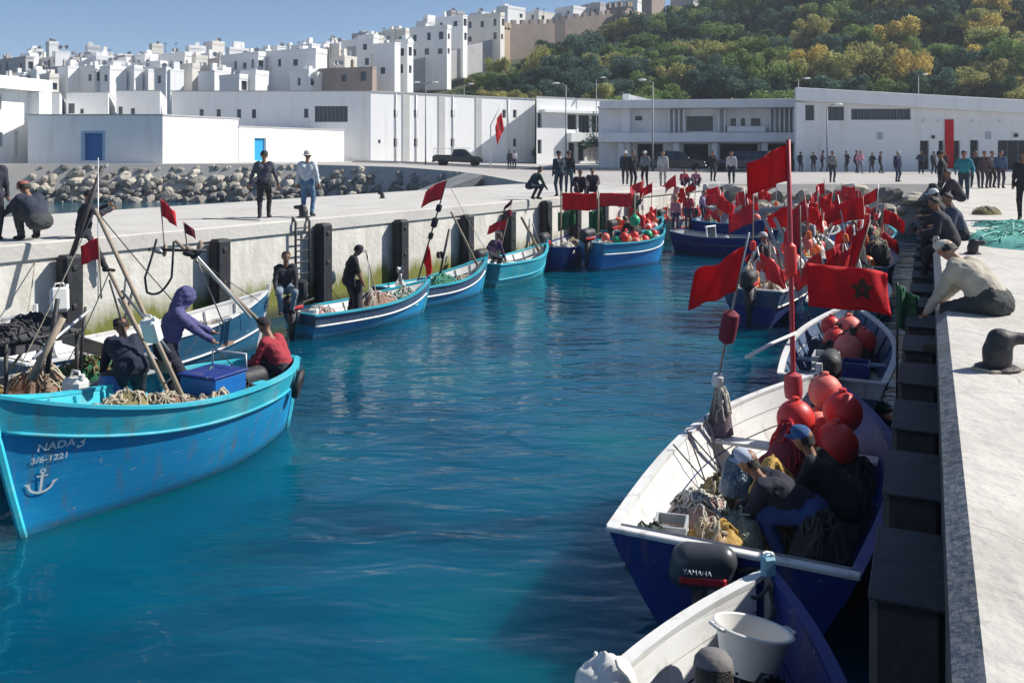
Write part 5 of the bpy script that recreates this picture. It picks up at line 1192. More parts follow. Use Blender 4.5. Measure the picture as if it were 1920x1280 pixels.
# ---- the boats, left side
def ptz(px, py, z): q = PZ(px, py, z); return (q.x, q.y)
nada = make_boat('big turquoise and blue fishing boat lettered NADA 3 with a white anchor', (-3.3, 13.85), (-5.42, 9.42), 1.75, (1.0, 1.06, 1.6), p_turq, p_cyan, p_cyan2, p_cyan2, vb=.80, double=True, floor=.25, thw=(.2, .5, .8), ribs=9, rub=p_cyan, stemm=p_cyan2, rake=.5)
b2 = make_boat('blue boat with white inside and upswept bow moored behind the lettered boat', (-8.2, 14.7), (-5.25, 19.5), 1.5, (.75, .72, 1.15), p_steel, p_steel, p_white, p_white, vb=.5, tw=.8, floor=.2, thw=(.3, .6), ribs=8)
b2c = make_boat('white boat moored tight against the pier wall', (-11.35, 12.5), (-8.75, 16.6), 1.3, (1.0, .95, 1.2), p_white, p_white, p_white, p_white, vb=.7, tw=.8, floor=.2)
b2b = make_boat('grey weathered boat heaped with nets alongside the lettered turquoise boat', (-5.6, 14.3), (-8.35, 9.6), 1.5, (.95, .9, 1.2), p_dusk, p_grey, p_grey, p_grey, vb=.7, double=True, floor=.25)
b3 = make_boat('blue boat with a white strake, carrying nets and the fisher in a black cap', (-4.72, 20.1), (-2.15, 23.5), 1.35, (.55, .52, .82), p_mid, p_dusk, p_white, p_cyan, vb=.72, tw=.82, rub=p_white, floor=.1)
b4 = make_boat('blue boat with green netting and a high bow, tied behind the net boat', (-3.2, 23.4), (-.75, 26.9), 1.35, (.6, .56, 1.0), p_mid, p_dusk, p_white, p_cyan, vb=.72, tw=.8, rub=p_white, floor=.1)
b5 = make_boat('small light turquoise boat with white inside and two pale strakes', (-.85, 27.7), (1.2, 31.0), 1.4, (.7, .68, 1.0), p_cyan2, p_cyan, p_white, p_cyan2, vb=.55, tw=.85, rub=p_cyan, floor=.12)
b6 = make_boat('dark boat heaped with gear between the turquoise and bright blue boats', (1.35, 31.4), (3.1, 36.0), 1.6, (.8, .75, 1.1), p_navy, p_navy, p_grey, p_navy, vb=.7, tw=.85, floor=.15)
b7 = make_boat('bright blue boat with a white strake, full of green and red floats', (2.75, 31.5), (5.75, 34.2), 1.5, (.95, .92, 1.22), paint('azure_boat_paint', (.005, .2, .55), (.05, .3, .55), .3), p_mid, p_grey, p_cyan, vb=.72, tw=.8, rub=p_white, floor=.15, bowfull=3)
b8 = make_boat('dark navy boat with a small white windscreen lying across the basin', (6.8, 37.6), (9.8, 35.0), 1.5, (.85, .72, .8), p_navy, p_navy, p_grey, p_dusk, vb=.72, tw=.7, rub=p_dusk, floor=.1)
b9 = make_boat('navy boat with a grey upper strake at the head of the basin', (9.4, 43.0), (12.6, 42.0), 1.7, (1.5, 1.45, 1.6), p_navy, p_grey, p_grey, p_grey, vb=.62, tw=.8, floor=.2)
b10 = make_boat('navy boat with a pale blue corner post near the head of the basin', (8.2, 40.6), (11.0, 39.2), 1.6, (1.1, 1.0, 1.2), p_navy, p_navy, p_grey, p_mid, vb=.62, tw=.8, floor=.2)
# ---- right side, rafted along the quay
r1 = make_boat('white-lined blue boat under the quay with a white tub in its bow', (-.25, 2.1), (1.92, 6.75), 1.75, (.8, .8, 1.02), p_navy, p_navy, p_white, p_white, inr=p_navy, vb=.7, tw=.8, planks=4, ribs=0, thw=(), floor=.3, bowfull=2.4, rub=False)  # inr: navy on the quay-side planks and rail deepens the shade there
r2 = make_boat('navy boat with white inside, red buoys and a dark outboard motor', (1.76, 7.45), (4.2, 12.35), 2.3, (.86, .86, 1.12), p_navy, p_navy, p_white, p_white, inr=p_navy, vb=.78, tw=.88, planks=4, ribs=0, thw=(.62,), floor=.22, rub=False)  # navy inr again darkens the shaded quay-side planks and rail
r3 = make_boat('grey-blue boat with a cluster of faded red buoys on its bow', (4.75, 13.5), (7.0, 18.7), 1.75, (.75, .72, 1.0), p_dusk, p_white, p_dusk, p_white, vb=.78, tw=.85, floor=.2, thw=(.2, .4), foredeck=.0)
r4 = make_boat('white boat with blue trim moored beneath the dark-jacketed sitters', (7.0, 19.2), (9.2, 24.0), 1.7, (.9, .85, 1.15), p_white, p_dusk, p_white, p_white, vb=.7, tw=.85, floor=.2)
r5 = make_boat('dark blue boat with its stern to us, heaped with floats and flags', (5.6, 21.2), (8.4, 26.2), 1.6, (.9, .85, 1.1), p_navy, p_dusk, p_grey, p_white, vb=.7, tw=.85, floor=.2)
r6 = make_boat('navy boat carrying pale nets in the crowd of boats at the quay', (9.6, 25.0), (12.0, 30.2), 1.7, (.95, .9, 1.2), p_navy, p_dusk, p_grey, p_dusk, vb=.7, tw=.85, floor=.2)
r7 = make_boat('blue boat with white rails outside the navy net boat', (8.6, 27.2), (10.9, 32.0), 1.6, (.95, .9, 1.2), p_mid, p_navy, p_grey, p_white, vb=.7, tw=.85, floor=.2)
r8 = make_boat('navy boat with turquoise rails near the rocks at the basin head', (13.0, 33.0), (15.3, 38.0), 1.7, (1.0, .95, 1.25), p_navy, p_dusk, p_grey, p_cyan, vb=.7, tw=.85, floor=.2)
r9 = make_boat('slate boat with grey rails rafted outside the turquoise-railed boat', (11.2, 34.2), (13.6, 39.4), 1.7, (1.0, .95, 1.25), p_dusk, p_navy, p_grey, p_grey, vb=.7, tw=.85, floor=.2)
r10 = make_boat('white and navy boat against the rocks at the basin head', (14.2, 41.0), (17.6, 43.4), 1.7, (1.0, .95, 1.2), p_navy, p_white, p_grey, p_white, vb=.7, tw=.85, floor=.2)
b11 = make_boat('bright blue boat heaped with orange floats along the far pier wall', (4.1, 36.5), (6.75, 40.7), 1.4, (.9, .85, 1.2), p_mid, p_dusk, p_grey, p_cyan, vb=.72, tw=.8, floor=.15)
b12 = make_boat('grey boat with red rails at the far corner of the pier', (6.9, 41.6), (9.3, 45.4), 1.5, (1.0, .95, 1.3), p_grey, p_grey, p_grey, red_faded, vb=.72, tw=.8, floor=.2)
# lettering and anchor on the turquoise boat (wrapped onto the planking)
def hull_point(b, xm, zm, side, off):
    """point on the outside of the hull, xm metres from the stern, zm above the water"""
    lo, hi = 0.0, 1.0
    for _ in range(30):
        t = (lo + hi) / 2; v = (zm + .35) / (b.sh(t) + .35); x = b.hp(t, v, side).x
        if x < xm: lo = t
        else: hi = t
    v = (zm + .35) / (b.sh(t) + .35); e = .01
    p = b.hp(t, v, side); n_ = (b.hp(min(1, t + e), v, side) - p).cross(b.hp(t, v + e, side) - p).normalized()
    if n_.y * side < 0: n_ = -n_
    return p + n_ * off
letter_m = mat('white_lettering', (.75, .76, .74), .6, .1, 8, dirt=(.3, .45, .6), damt=.4, dscale=9)
def lettering(b, txt, x0, z0, size, side, name, shear=0.0, m=None, off=.012, sgn=-1):
    cu = bpy.data.curves.new('t', 'FONT'); cu.body = txt; cu.size = size; cu.offset = size * .018; o = bpy.data.objects.new('t', cu); col.objects.link(o)
    dg = bpy.context.evaluated_depsgraph_get(); me = bpy.data.meshes.new_from_object(o.evaluated_get(dg)); bpy.data.objects.remove(o)
    for q in me.vertices: q.co = hull_point(b, x0 + sgn * (q.co.x + q.co.y * shear), z0 + q.co.y + q.co.x * .02, side, off)
    me.materials.clear(); me.materials.append(m or letter_m); me.name = name; r = bpy.data.objects.new(name, me); col.objects.link(r); r.parent = b.root; return r
lettering(nada, 'NADA', 4.5, .93, .115, 1, 'lettering'); lettering(nada, '3', 4.16, .90, .17, 1, 'lettering', .15); lettering(nada, '3/6-1221', 4.54, .80, .092, 1, 'lettering')
mb = MB()
def anch(pts, cx=4.42, cz=.58, k=.2):
    V_ = [hull_point(nada, cx - x * k, cz + z * k, 1, .014) for x, z in pts]; mb.add(V_, [tuple(range(len(V_)))])
anch([(-.06, -.6), (.06, -.6), (.06, .5), (-.06, .5)]); anch([(-.25, .3), (.25, .3), (.25, .38), (-.25, .38)])
arc = [(math.sin(a) * .62, -.05 - math.cos(a) * .6) for a in [R(-75 + 15 * i) for i in range(11)]]; arc2 = [(x * .8, z * .78 - .02) for x, z in arc]
for i in range(10): anch([arc[i], arc[i + 1], arc2[i + 1], arc2[i]])
for sg in (-1, 1): anch([(sg * .76, .02), (sg * .48, -.02), (sg * .5, -.3)][::sg])
ringp = [(math.cos(a) * .14, .62 + math.sin(a) * .14) for a in [R(36 * i) for i in range(10)]]; ring2 = [(x * .5, (z - .62) * .5 + .62) for x, z in ringp]
for i in range(10): anch([ringp[i], ringp[(i + 1) % 10], ring2[(i + 1) % 10], ring2[i]])
ao = mb.build('painted_anchor', letter_m, nada.root)
# tyre fender on the turquoise boat
p = hull_point(nada, .6, .8, 1, .09); n_ = (hull_point(nada, .6, .8, 1, .2) - p).normalized(); Mt = Matrix.Translation(p) @ n_.to_track_quat('Z', 'Y').to_matrix().to_4x4()
tor = MB(); tor.grid(20, 8, lambda u, v: Mt @ Vector(((.155 + .06 * math.cos(v * 6.2832)) * math.cos(u * 6.2832), (.155 + .06 * math.cos(v * 6.2832)) * math.sin(u * 6.2832), .055 * math.sin(v * 6.2832))))
to = tor.build('tyre_fender', rubber, smooth=1); to.data.transform(nada.M); c0 = nada.M @ p; to.data.transform(Matrix.Translation(-c0)); to.location = c0; tag(to, 'black tyre hung as a fender on the turquoise boat', 'tyre')
# ================================================================ GEAR
gr = random.Random(21)
def heap(name, label, c, rx, ry, h, m, rz=0.0, strands=26, sm=None, seed=None, cat='net', group=None, amp=.35):
    seed = seed if seed is not None else gr.randrange(9999); rr = random.Random(seed); off = Vector((rr.random() * 99, rr.random() * 99, 0)); c = Vector(c); rot = Matrix.Rotation(rz, 3, 'Z')
    def top(x, y):
        r2 = x * x + y * y; q = Vector((x * rx * 5, y * ry * 5, 0)) + off; b = max(0, 1 - r2) ** .6
        return h * b * (1 + amp * noise.noise(q * .9) + amp * .7 * noise.noise(q * 2.2)) + h * .12 * noise.noise(q * 5) * (1 if r2 < .95 else 0)
    mb = MB(); mb.mi = 0; N, K = 9, 24
    def fn(u, v):
        r = v * (1 + .14 * noise.noise(Vector((math.cos(u * 6.2832) * 1.5, math.sin(u * 6.2832) * 1.5, seed)))); x, y = r * math.cos(u * 6.2832), r * math.sin(u * 6.2832)
        q = Vector((x * rx, y * ry, max(-.02, top(x, y) if v < 1 else -.02))); return rot @ q
    mb.grid(K, N, fn, flip=True)
    mb.mi = 1
    for _ in range(strands):
        a = rr.uniform(0, 6.28); r = rr.uniform(0, .75); x, y = r * math.cos(a), r * math.sin(a); d = rr.uniform(0, 6.28); pts = []
        for k in range(7):
            d += rr.gauss(0, .8); x = max(-.9, min(.9, x + math.cos(d) * .13)); y = max(-.9, min(.9, y + math.sin(d) * .13))
            if x * x + y * y > .9: break
            pts.append(rot @ Vector((x * rx, y * ry, top(x, y) + .015 + rr.uniform(0, .02))))
        if len(pts) > 2: mb.tube(pts, rr.uniform(.008, .016), 4)
    o = mb.build(name, [m, sm or m], smooth=1); o.location = c; return tag(o, label, cat, group)
def buoy(label, c, r, m, group=None, neck=True, rz=0.0):
    root = thing('buoy', label, 'buoy', c, rz, group)
    MB().ell((0, 0, r), (r, r, r * 1.06), 18, 12).build('float', m, root, smooth=1)
    if neck: MB().lathe([(r * .22, r * 1.98), (r * .2, r * 2.2), (r * .1, r * 2.24)], 10).build('eye', m, root, smooth=40)
    return root
def marker(label, base, tip, cloths=(), floats=(), r=.016, m=None, group=None):
    """fishing marker: pole with flag and float. cloths: (at, w, h, dir, mat, droop, star); floats: (at, radius, length, mat)"""
    base, tip = Vector(base), Vector(tip); root = thing('marker_pole', label, 'marker pole', base, group=group); d = tip - base
    pts = [d * t + Vector((.0, 0, .02 * math.sin(t * 3.1))) for t in (0, .25, .5, .75, 1)]
    MB().tube(pts, [r, r, r * .95, r * .9, r * .8], 6).build('pole', m or bamboo, root, smooth=1)
    for at, w_, h_, du, fm, droop, st in cloths:
        mb = MB(); fn = cloth_flag(mb, d * at, du, -d, w_, h_, min(.12, w_ * .13), 1.1, seed=gr.randrange(999), droop=droop, taper=.12); fo = thick(mb.build('flag', fm, root, smooth=1), .004)
        if st: sobj = star(fn, (.5, .5), .28, w_ / h_).build('star', green_star); sobj.parent = fo
    for at, fr, fl_, fm in floats:
        c = d * at; dn = d.normalized(); q = dn.to_track_quat('Z', 'Y').to_matrix().to_4x4(); q.translation = c
        MB().lathe([(fr * .3, -fl_ / 2), (fr * .9, -fl_ * .4), (fr, -fl_ * .2), (fr, fl_ * .2), (fr * .9, fl_ * .4), (fr * .3, fl_ / 2)], 14, q).build('float', fm, root, smooth=40)
    return root
def jerrycan(label, c, rz=0.0, s=1.0, m=None, group=None, tilt=None):
    root = thing('jerrycan', label, 'jerrycan', c, rz, group)
    if tilt: root.rotation_euler = (tilt, 0, rz)
    MB().box((0, 0, .17 * s), (.24 * s, .17 * s, .34 * s), b=.035 * s).build('body', m or white_plastic, root, smooth=30)
    MB().tube([(-.07 * s, 0, .34 * s), (-.05 * s, 0, .4 * s), (.05 * s, 0, .4 * s), (.07 * s, 0, .34 * s)], .014 * s, 6).build('handle', m or white_plastic, root, smooth=1)
    MB().lathe([(.03 * s, .33 * s), (.03 * s, .38 * s)], 10, Matrix.Translation((.09 * s, 0, 0))).build('cap', white_plastic, root)
    return root
def crate(label, c, rz, size, m, group=None):
    root = thing('crate', label, 'crate', c, rz, group); x, y, z = size
    MB().box((0, 0, .015), (x, y, .03), b=.005).build('base', m, root)
    for sg in (-1, 1):
        for k in range(3):
            zz = z * (k + .6) / 3.1
            MB().box((0, sg * (y / 2 - .012), zz), (x, .024, z / 3 * .78), b=.004).build('slat', m, root); MB().box((sg * (x / 2 - .012), 0, zz), (.024, y - .05, z / 3 * .78), b=.004).build('slat', m, root)
    return root
def pole(name, label, a, b_, r, m, cat='pole', group=None):
    a, b_ = Vector(a), Vector(b_); o = MB().tube([a, a.lerp(b_, .5) + Vector((0, 0, .015)), b_], [r, r * .95, r * .85], 7).build(name, m, smooth=1, loc=tuple(a)); return tag(o, label, cat, group)

# ---- NADA: people and gear
fz = nada.floor
q = W(322, 700, 12.2)
person('person in purple hooded sweatshirt bending forward in the turquoise boat', (W(318, 0, 12.5).x, 12.5, .55), -62, (.085, .08, .2), (.018, .02, .035), 1, hip=(0, -.06, .9), lean=19, feet=((-.13, -.05, 0), (.13, .1, 0)), hands=((-.1, .7, .95), (.16, .66, .85)), head='hood', vox=.015, bulk=1.18, nod=16)
person('person in navy jacket and waterproof trousers bending over the nets, back to us', (W(243, 0, 12.0).x, 12.0, .42), 35, (.015, .022, .045), (.012, .018, .035), 1, hip=(0, -.1, .9), lean=58, feet=((-.14, -.05, 0), (.14, .06, 0)), hands=((-.22, .75, .55), (.2, .8, .5)), head='beanie', hatc=(.03, .02, .02), vox=.015, bulk=1.2, nod=10)
person('person in red jacket and dark cap sitting in the stern of the turquoise boat', tuple(nada.at(.065, 0, .84)), 70, (.33, .03, .045), (.03, .03, .04), 1, hip=(0, -.05, .05), lean=30, feet=((-.13, .35, -.3), (.13, .4, -.3)), hands=((-.2, .5, .12), (.2, .5, .1)), head='beanie', hatc=(.02, .018, .02), vox=.016, bulk=1.05, nod=10)
A1, A2 = W(352, 765, 11.6), W(178, 392, 12.4)
pole('boom_pole', 'long weathered pole with a black tip leaning out of the turquoise boat', A1, A2, .032, bamboo)
pole('boom_pole', 'second long pole lashed beside the leaning pole on the turquoise boat', W(330, 768, 11.7), W(205, 510, 12.3), .03, bamboo)
pole('boat_hook', 'short steel bar braced between the leaning poles of the turquoise boat', W(318, 660, 11.7), W(228, 545, 12.0), .02, steel)
pole('boat_hook', 'pale thin bar propped over the bow of the turquoise boat', W(62, 672, 11.2), W(172, 578, 12.4), .022, alu)
o = pole('weathered_post', 'dark crooked post standing in the bow of the turquoise boat', W(58, 712, 11.3), W(118, 596, 11.5), .05, bamboo); pole('weathered_post', 'dark sloping post tied to the crooked post in the turquoise boat', W(88, 700, 11.5), W(108, 560, 11.6), .035, iron)
pole('fishing_spar', 'long dark spar with a swollen tip leaning against the pier edge', W(134, 480, 17.2), W(192, 312, 17.6), .05, iron)
pole('thin_rod', 'thin pale rod standing beside the leaning dark spar', W(184, 560, 16.6), W(184, 296, 17.0), .012, alu)
marker('small faded red pennant on a thin pole above the turquoise boat', W(190, 560, 12.6), W(184, 446, 12.6), [(1.0, .26, .3, (-1, 0, -.1), red_faded, .08, False)], r=.012)
jerrycan('big white plastic can standing at the bow of the turquoise boat', W(142, 775, 11.6), R(-30), 1.35)
jerrycan('white jerrycan tied to the leaning poles', W(290, 640, 11.6), R(-20), .95, tilt=R(20)); jerrycan('white jerrycan hung upside down on a post by the pier', W(112, 585, 12.6), R(30), 1.0, tilt=R(-15))
heap('fishing_net', 'tan and brown net piled in the bow of the turquoise boat', nada.at(.66, -.1, .75), .5, .4, .42, olive_net, nada.rz, 50, rope_m)
heap('fishing_net', 'straw-coloured rope heap on the grey weathered boat', b2b.at(.55, 0, .7), .75, .5, .45, yellow_net, 0, 50, rope_m)
heap('fishing_net', 'dark green net in the stern of the grey weathered boat', b2b.at(.22, 0, .6), .6, .4, .5, green_cloth, 0, 30, olive_net)
heap('fishing_net', 'brown tangle of rope at the foot of the leaning poles', W(300, 775, 11.5) + Vector((0, .1, -.05)), .5, .35, .25, brown_net, .5, 50, rope_m)
heap('plastic_sheet', 'grey plastic sheet bunched beside the blue box of the turquoise boat', W(385, 740, 12.3), .38, .3, .3, mat('grey_green_sheet', (.12, .2, .17), .4, .3, 8, bump=.6), .3, 6, cat='sheet')
# engine box
root = thing('engine_box', 'blue engine box with a pale lid rail in the middle of the turquoise boat', 'engine box', W(400, 760, 12.2), nada.rz)
MB().box((0, 0, .22), (.6, .62, .44), b=.02).build('box', p_blue, root); MB().box((0, 0, .455), (.64, .66, .03), b=.008).build('lid', p_navy, root); MB().tube([(-.3, -.3, .46), (-.3, -.3, .66), (-.3, .3, .66), (-.3, .3, .46)], .015, 6).build('rail', alu, root, smooth=1)
root = thing('control_box', 'bright blue small box above the engine box', 'box', W(414, 722, 12.6), nada.rz); MB().box((0, 0, .1), (.2, .26, .2), b=.015).build('case', p_mid, root); MB().box((0, 0, .21), (.22, .28, .02), b=.005).build('lid', p_cyan, root)
root = thing('blue_barrel', 'blue plastic barrel inside the turquoise boat', 'barrel', W(208, 752, 11.9), 0); MB().lathe([(.14, 0), (.155, .03), (.155, .15), (.163, .17), (.155, .19), (.155, .32), (.14, .36)], 18).build('drum', blue_plastic, root, smooth=40); MB().lathe([(.13, .36), (.13, .385)], 16).build('lid', iron, root)
outboard('black outboard motor stowed near the stern of the turquoise boat', nada, z=1.05).location = W(468, 735, 13.0)
heap('sack', 'dark oilskin bundle beside the stowed outboard', W(435, 745, 12.9), .25, .22, .3, dark_cloth, 0, 4, cat='bundle')
for k, px in enumerate((112, 150, 190)): 
    o = MB().box((0, 0, 0), (2.1, .03, .17), b=.006).build('plank', wood); o.location = W(px + 40, 640 + k * 14, 13.4 - k * .3); o.rotation_euler = (R(10), R(2), nada.rz + R(78) + k * .05); tag(o, 'weathered grey plank lying beyond the bow of the turquoise boat', 'plank', 'planks beyond the turquoise boat')
# ---- boat 2 mast bundle
sp = b2.at(.62, .2, .6)
TOP = W(345, 470, 16.4)
pole('derrick_pole', 'long grey derrick pole slanting over the white-lined blue boat', W(482, 598, 18.2), W(330, 452, 16.3), .04, bamboo)
pole('derrick_pole', 'second grey derrick pole slanting beside the longer one', W(470, 596, 18.0), W(352, 462, 16.4), .03, alu)
pole('derrick_stay', 'thin steel stay below the slanting derrick poles', W(420, 610, 17.6), W(362, 470, 16.6), .014, steel)
rope('hose', 'thick black hose hanging in a loop from the derrick poles', [W(326, 452, 16.3), W(322, 520, 16.2), W(300, 548, 16.2), W(276, 548, 16.2), W(272, 520, 16.2), W(294, 448, 16.3)], .022, rope_d, 'hose', .03)
rope('mooring_rope', 'thin mooring rope running down from the pier edge', [W(70, 458, 17.6), W(52, 590, 16.6)], .012, rope_m, sag=.05)
root = thing('float_bundle', 'bundle of grey floats and cans tied at the top of the derrick poles', 'float bundle', W(330, 470, 16.35))
for k in range(7):
    MB().ell((gr.uniform(-.35, .4), gr.uniform(-.1, .15), gr.uniform(-.1, .1)), (.12, .055, .05), 10, 7, rot=Matrix.Rotation(gr.uniform(0, 3), 3, 'Y')).build('float', (bamboo, steel, dark_cloth)[k % 3], root, smooth=1)
MB().tube([(-.5, 0, .02), (.55, 0, .0)], .03, 6).build('crossbar', iron, root, smooth=1)
marker('red pennant on a short stick above the derrick poles', W(310, 478, 16.4), W(300, 372, 16.4), [(1.0, .3, .32, (.8, 0, -.45), red_faded, .08, False)], r=.012)
marker('torn dark red pennant at the head of the derrick poles', W(352, 470, 16.5), W(344, 416, 16.5), [(1.0, .2, .2, (.8, 0, -.4), maroon_cloth, .05, False)], r=.012)
heap('fishing_net', 'pale brown net in the bow of the white-lined blue boat', b2.at(.72, -.1, .3), .6, .35, .4, brown_net, b2.rz, 40, white_net)
heap('fishing_net', 'dark net in the middle of the white-lined blue boat', b2.at(.5, 0, .25), .6, .4, .35, dark_cloth, b2.rz, 20, rope_m)
person('person with a black rucksack standing on the bow of the white-lined boat', (W(535, 0, 19.9).x, 19.9, .62), 200, (.03, .03, .04), (.2, .25, .3), 1, hip=(0, -.05, .52), lean=14, feet=((-.12, .2, 0), (.12, .25, 0)), hands=((-.2, .35, .5), (.22, .3, .5)), head='hair', vox=.02)
tag(MB().box((0, 0, .2), (.34, .2, .44), b=.06).build('rucksack', dark_cloth, smooth=40, loc=None), 'black rucksack leaning by the person on the white-lined boat', 'rucksack').location = W(562, 560, 20.0)
# ---- boat 3
person('person in black cap, black shirt and apron standing in the net boat', (W(655, 0, 21.2).x, 21.2, .22), -70, (.018, .018, .022), (.016, .017, .028), 1, hip=(0, -.02, .92), lean=14, feet=((-.13, 0, 0), (.13, .06, 0)), hands=((-.2, .34, .82), (.24, .3, .8)), head='cap', hatc=(.02, .02, .024), vox=.017, bulk=1.1, nod=18, sleeves=False)
tag((lambda o: o)(MB().grid(8, 8, lambda u, v: Vector((.24 * math.sin((u - .5) * 2.6), .24 * math.cos((u - .5) * 2.6) - .02, -.75 * v)), flip=True).build('apron', dark_cloth, smooth=1)), 'long black oilskin apron worn by the person in the net boat', 'apron')
ap = bpy.data.objects['apron']; thick(ap); ap.location = (W(662, 0, 21.2).x, 21.2, 1.12); ap.rotation_euler = (0, 0, R(-70))
heap('fishing_net', 'grey-brown net heap in the middle of the net boat', b3.at(.55, 0, .18), .8, .45, .5, brown_net, b3.rz, 50, white_net)
heap('fishing_net', 'pinkish net at the stern of the net boat', b3.at(.16, .1, .2), .5, .45, .35, mat('pink_netting', (.5, .28, .26), .9, .3, 12, bump=.5), b3.rz, 40, white_net)
heap('fishing_net', 'mint green net bundle near the bow of the net boat', b3.at(.8, .1, .3), .4, .3, .4, mat('mint_netting', (.2, .5, .36), .85, .3, 12, bump=.6), b3.rz, 40, white_net)
outboard('black outboard motor on the stern of the net boat', b3)
marker('pale crossed poles standing in the net boat', b3.at(.55, .3, .3), b3.at(.62, .9, 1.7), r=.014, m=alu); marker('dark crossed pole standing in the net boat', b3.at(.66, .6, .3), b3.at(.6, .9, 1.7), r=.02)
jerrycan('white jerrycan at the stern of the net boat', b3.at(.05, -.4, .35), 0, .9)
# ---- boat 4
heap('fishing_net', 'green netting filling the boat with the high bow', b4.at(.5, 0, .2), .8, .5, .45, green_cloth, b4.rz, 60, teal_net)
heap('fishing_net', 'pale rope coil in the bow of the green net boat', b4.at(.75, 0, .3), .4, .3, .25, white_net, b4.rz, 40, rope_m)
marker('faded red pennant on a mast wrapped with black gear', b4.at(.35, .6, .3), W(838, 338, 24.8), [(1.0, .58, .55, (-.9, 0, -.25), red_faded, .1, False), (.42, .42, .5, (.5, 0, -.9), red_cloth, .3, False)], [(.62, .09, .3, dark_cloth), (.75, .08, .22, dark_cloth), (.5, .07, .2, iron)], r=.024, m=iron)
pole('boat_derrick', 'grey pole leaning from the mast to the bow of the green net boat', b4.at(.9, .1, .8), W(846, 398, 24.8), .035, bamboo)
root = thing('net_hauler', 'small steel net hauler wheel on the rail of the green net boat', 'net hauler', b4.at(.08, -.2, .55), b4.rz)
MB().tube([(0, 0, 0), (0, 0, .5)], .045, 8).build('stand', steel, root, smooth=1); MB().lathe([(.09, -.07), (.05, 0), (.09, .07)], 14, Matrix.Translation((0, 0, .52)) @ Matrix.Rotation(R(80), 4, 'X') @ Matrix.Rotation(R(60), 4, 'Y')).build('wheel', steel, root, smooth=40)
jerrycan('white can in the stern of the green net boat', b4.at(.15, .3, .4), .4, .9)
root = thing('net_hauler', 'rusty line hauler lying on the pier-side gear', 'net hauler', W(825, 478, 24.6), 0); MB().tube([(0, 0, -.5), (.1, 0, 0), (.25, 0, .7)], .035, 6).build('arm', iron, root, smooth=1); MB().lathe([(.1, -.05), (.07, 0), (.1, .05)], 14, Matrix.Rotation(R(80), 4, 'X') @ Matrix.Rotation(R(55), 4, 'Y')).build('wheel', iron, root, smooth=40)
# ---- boat 5
marker('ragged maroon pennant on a cluttered mast in the light turquoise boat', b5.at(.2, .2, .3), W(962, 372, 29), [(1.0, .3, .2, (-.7, 0, -.5), maroon_cloth, .1, False), (.72, .6, .34, (-.9, 0, -.15), red_faded, .08, False)], [(.8, .08, .24, maroon_cloth)], r=.02)
pole('boat_derrick', 'thick pale pole leaning to the bow of the light turquoise boat', b5.at(.85, 0, .8), W(978, 408, 29.2), .055, bamboo)
pole('boat_derrick', 'steel bar leaning beside the thick pale pole', b5.at(.92, .2, .85), W(998, 420, 29.5), .03, steel)
outboard('dark outboard motor on the stern of the light turquoise boat', b5, s=1.15)
person('person in dark purple jacket stooping at the stern of the light turquoise boat', (b5.at(.08, 0, 0).x, b5.at(.08, 0, 0).y, .35), -50, (.06, .03, .08), (.02, .02, .03), 1, hip=(0, -.1, .62), lean=45, feet=((-.14, .1, 0), (.14, .12, 0)), hands=((-.2, .5, .35), (.2, .5, .35)), head='hair', vox=.026)
heap('fishing_net', 'white sail cloth spread in the light turquoise boat', b5.at(.55, 0, .25), .7, .4, .25, white_net, b5.rz, 8, cat='cloth')
# ---- boats 6 and 7 with hung red cloths
for k, (px0, px1, yt, hgt, Y, lab, m) in enumerate(((1054, 1122, 362, .62, 33.0, 'wide red cloth hung on a line at the pier corner', red_cloth), (1124, 1188, 362, .5, 34.0, 'second red cloth hung on the line beside the wide one', red_faded))):
    mb = MB(); a, b_ = W(px0, yt, Y), W(px1, yt, Y); cloth_flag(mb, a, b_ - a, (0, 0, -1), (b_ - a).length, hgt, .06, 1.6, 18, 8, seed=40 + k); tag(thick(mb.build('hung_cloth', m, smooth=1, loc=tuple(a))), lab, 'cloth')
for k, (px, yt, w_, hgt) in enumerate(((1046, 398, .65, .7), (1104, 396, .5, .9))):
    mb = MB(); a = W(px, yt, 33.2); cloth_flag(mb, a, (1, .1, 0), (0, 0, -1), w_, hgt, .13, 2.2, 16, 12, seed=50 + k, droop=-.22, taper=.25); tag(thick(mb.build('hung_net', green_cloth, smooth=1, loc=tuple(a))), ('wider green net hanging below the wide red cloth', 'longer green net hanging beside the dark fender')[k], 'net')
for px in (1052, 1122, 1190): pole('drying_pole', 'thin post holding the line of red cloths', (W(px, 0, 33).x, 33.05, .6), W(px, 358, 33), .03, bamboo, group='posts of the cloth line')
for k in range(4): heap('fishing_net', 'mixed dark net heap on the gear-laden dark boat', b6.at(.15 + .22 * k, gr.uniform(-.3, .3), .3), .5, .45, .5, (dark_cloth, brown_net, olive_net, maroon_cloth)[k], b6.rz, 30, rope_m, group='heaps on the dark boat')
outboard('black outboard motor tilted up on the dark gear-laden boat', b6, s=1.3, y=.2); outboard('black outboard motor on the stern of the bright blue boat', b7, s=1.25)
heap('sack', 'cream sack on the dark gear-laden boat', b6.at(.1, -.6, .6), .3, .28, .35, white_net, 0, 5, cat='sack')
fl_cols = [(green_plastic, 'round green float in the bright blue boat'), (red_plastic, 'round red float in the bright blue boat'), (white_plastic, 'round white float in the bright blue boat'), (pink_plastic, 'sun-bleached pink float in the bright blue boat')]
for k in range(15):
    m, lab = fl_cols[(0, 1, 3, 2, 0, 1, 2, 3, 1, 2, 1, 0, 3, 2, 1)[k]]; buoy(lab, b7.at(.18 + .05 * k, gr.uniform(-.5, .5), .45 + .22 * (k % 3)), gr.uniform(.13, .2), m, lab.replace('round ', '') + 's', neck=False)
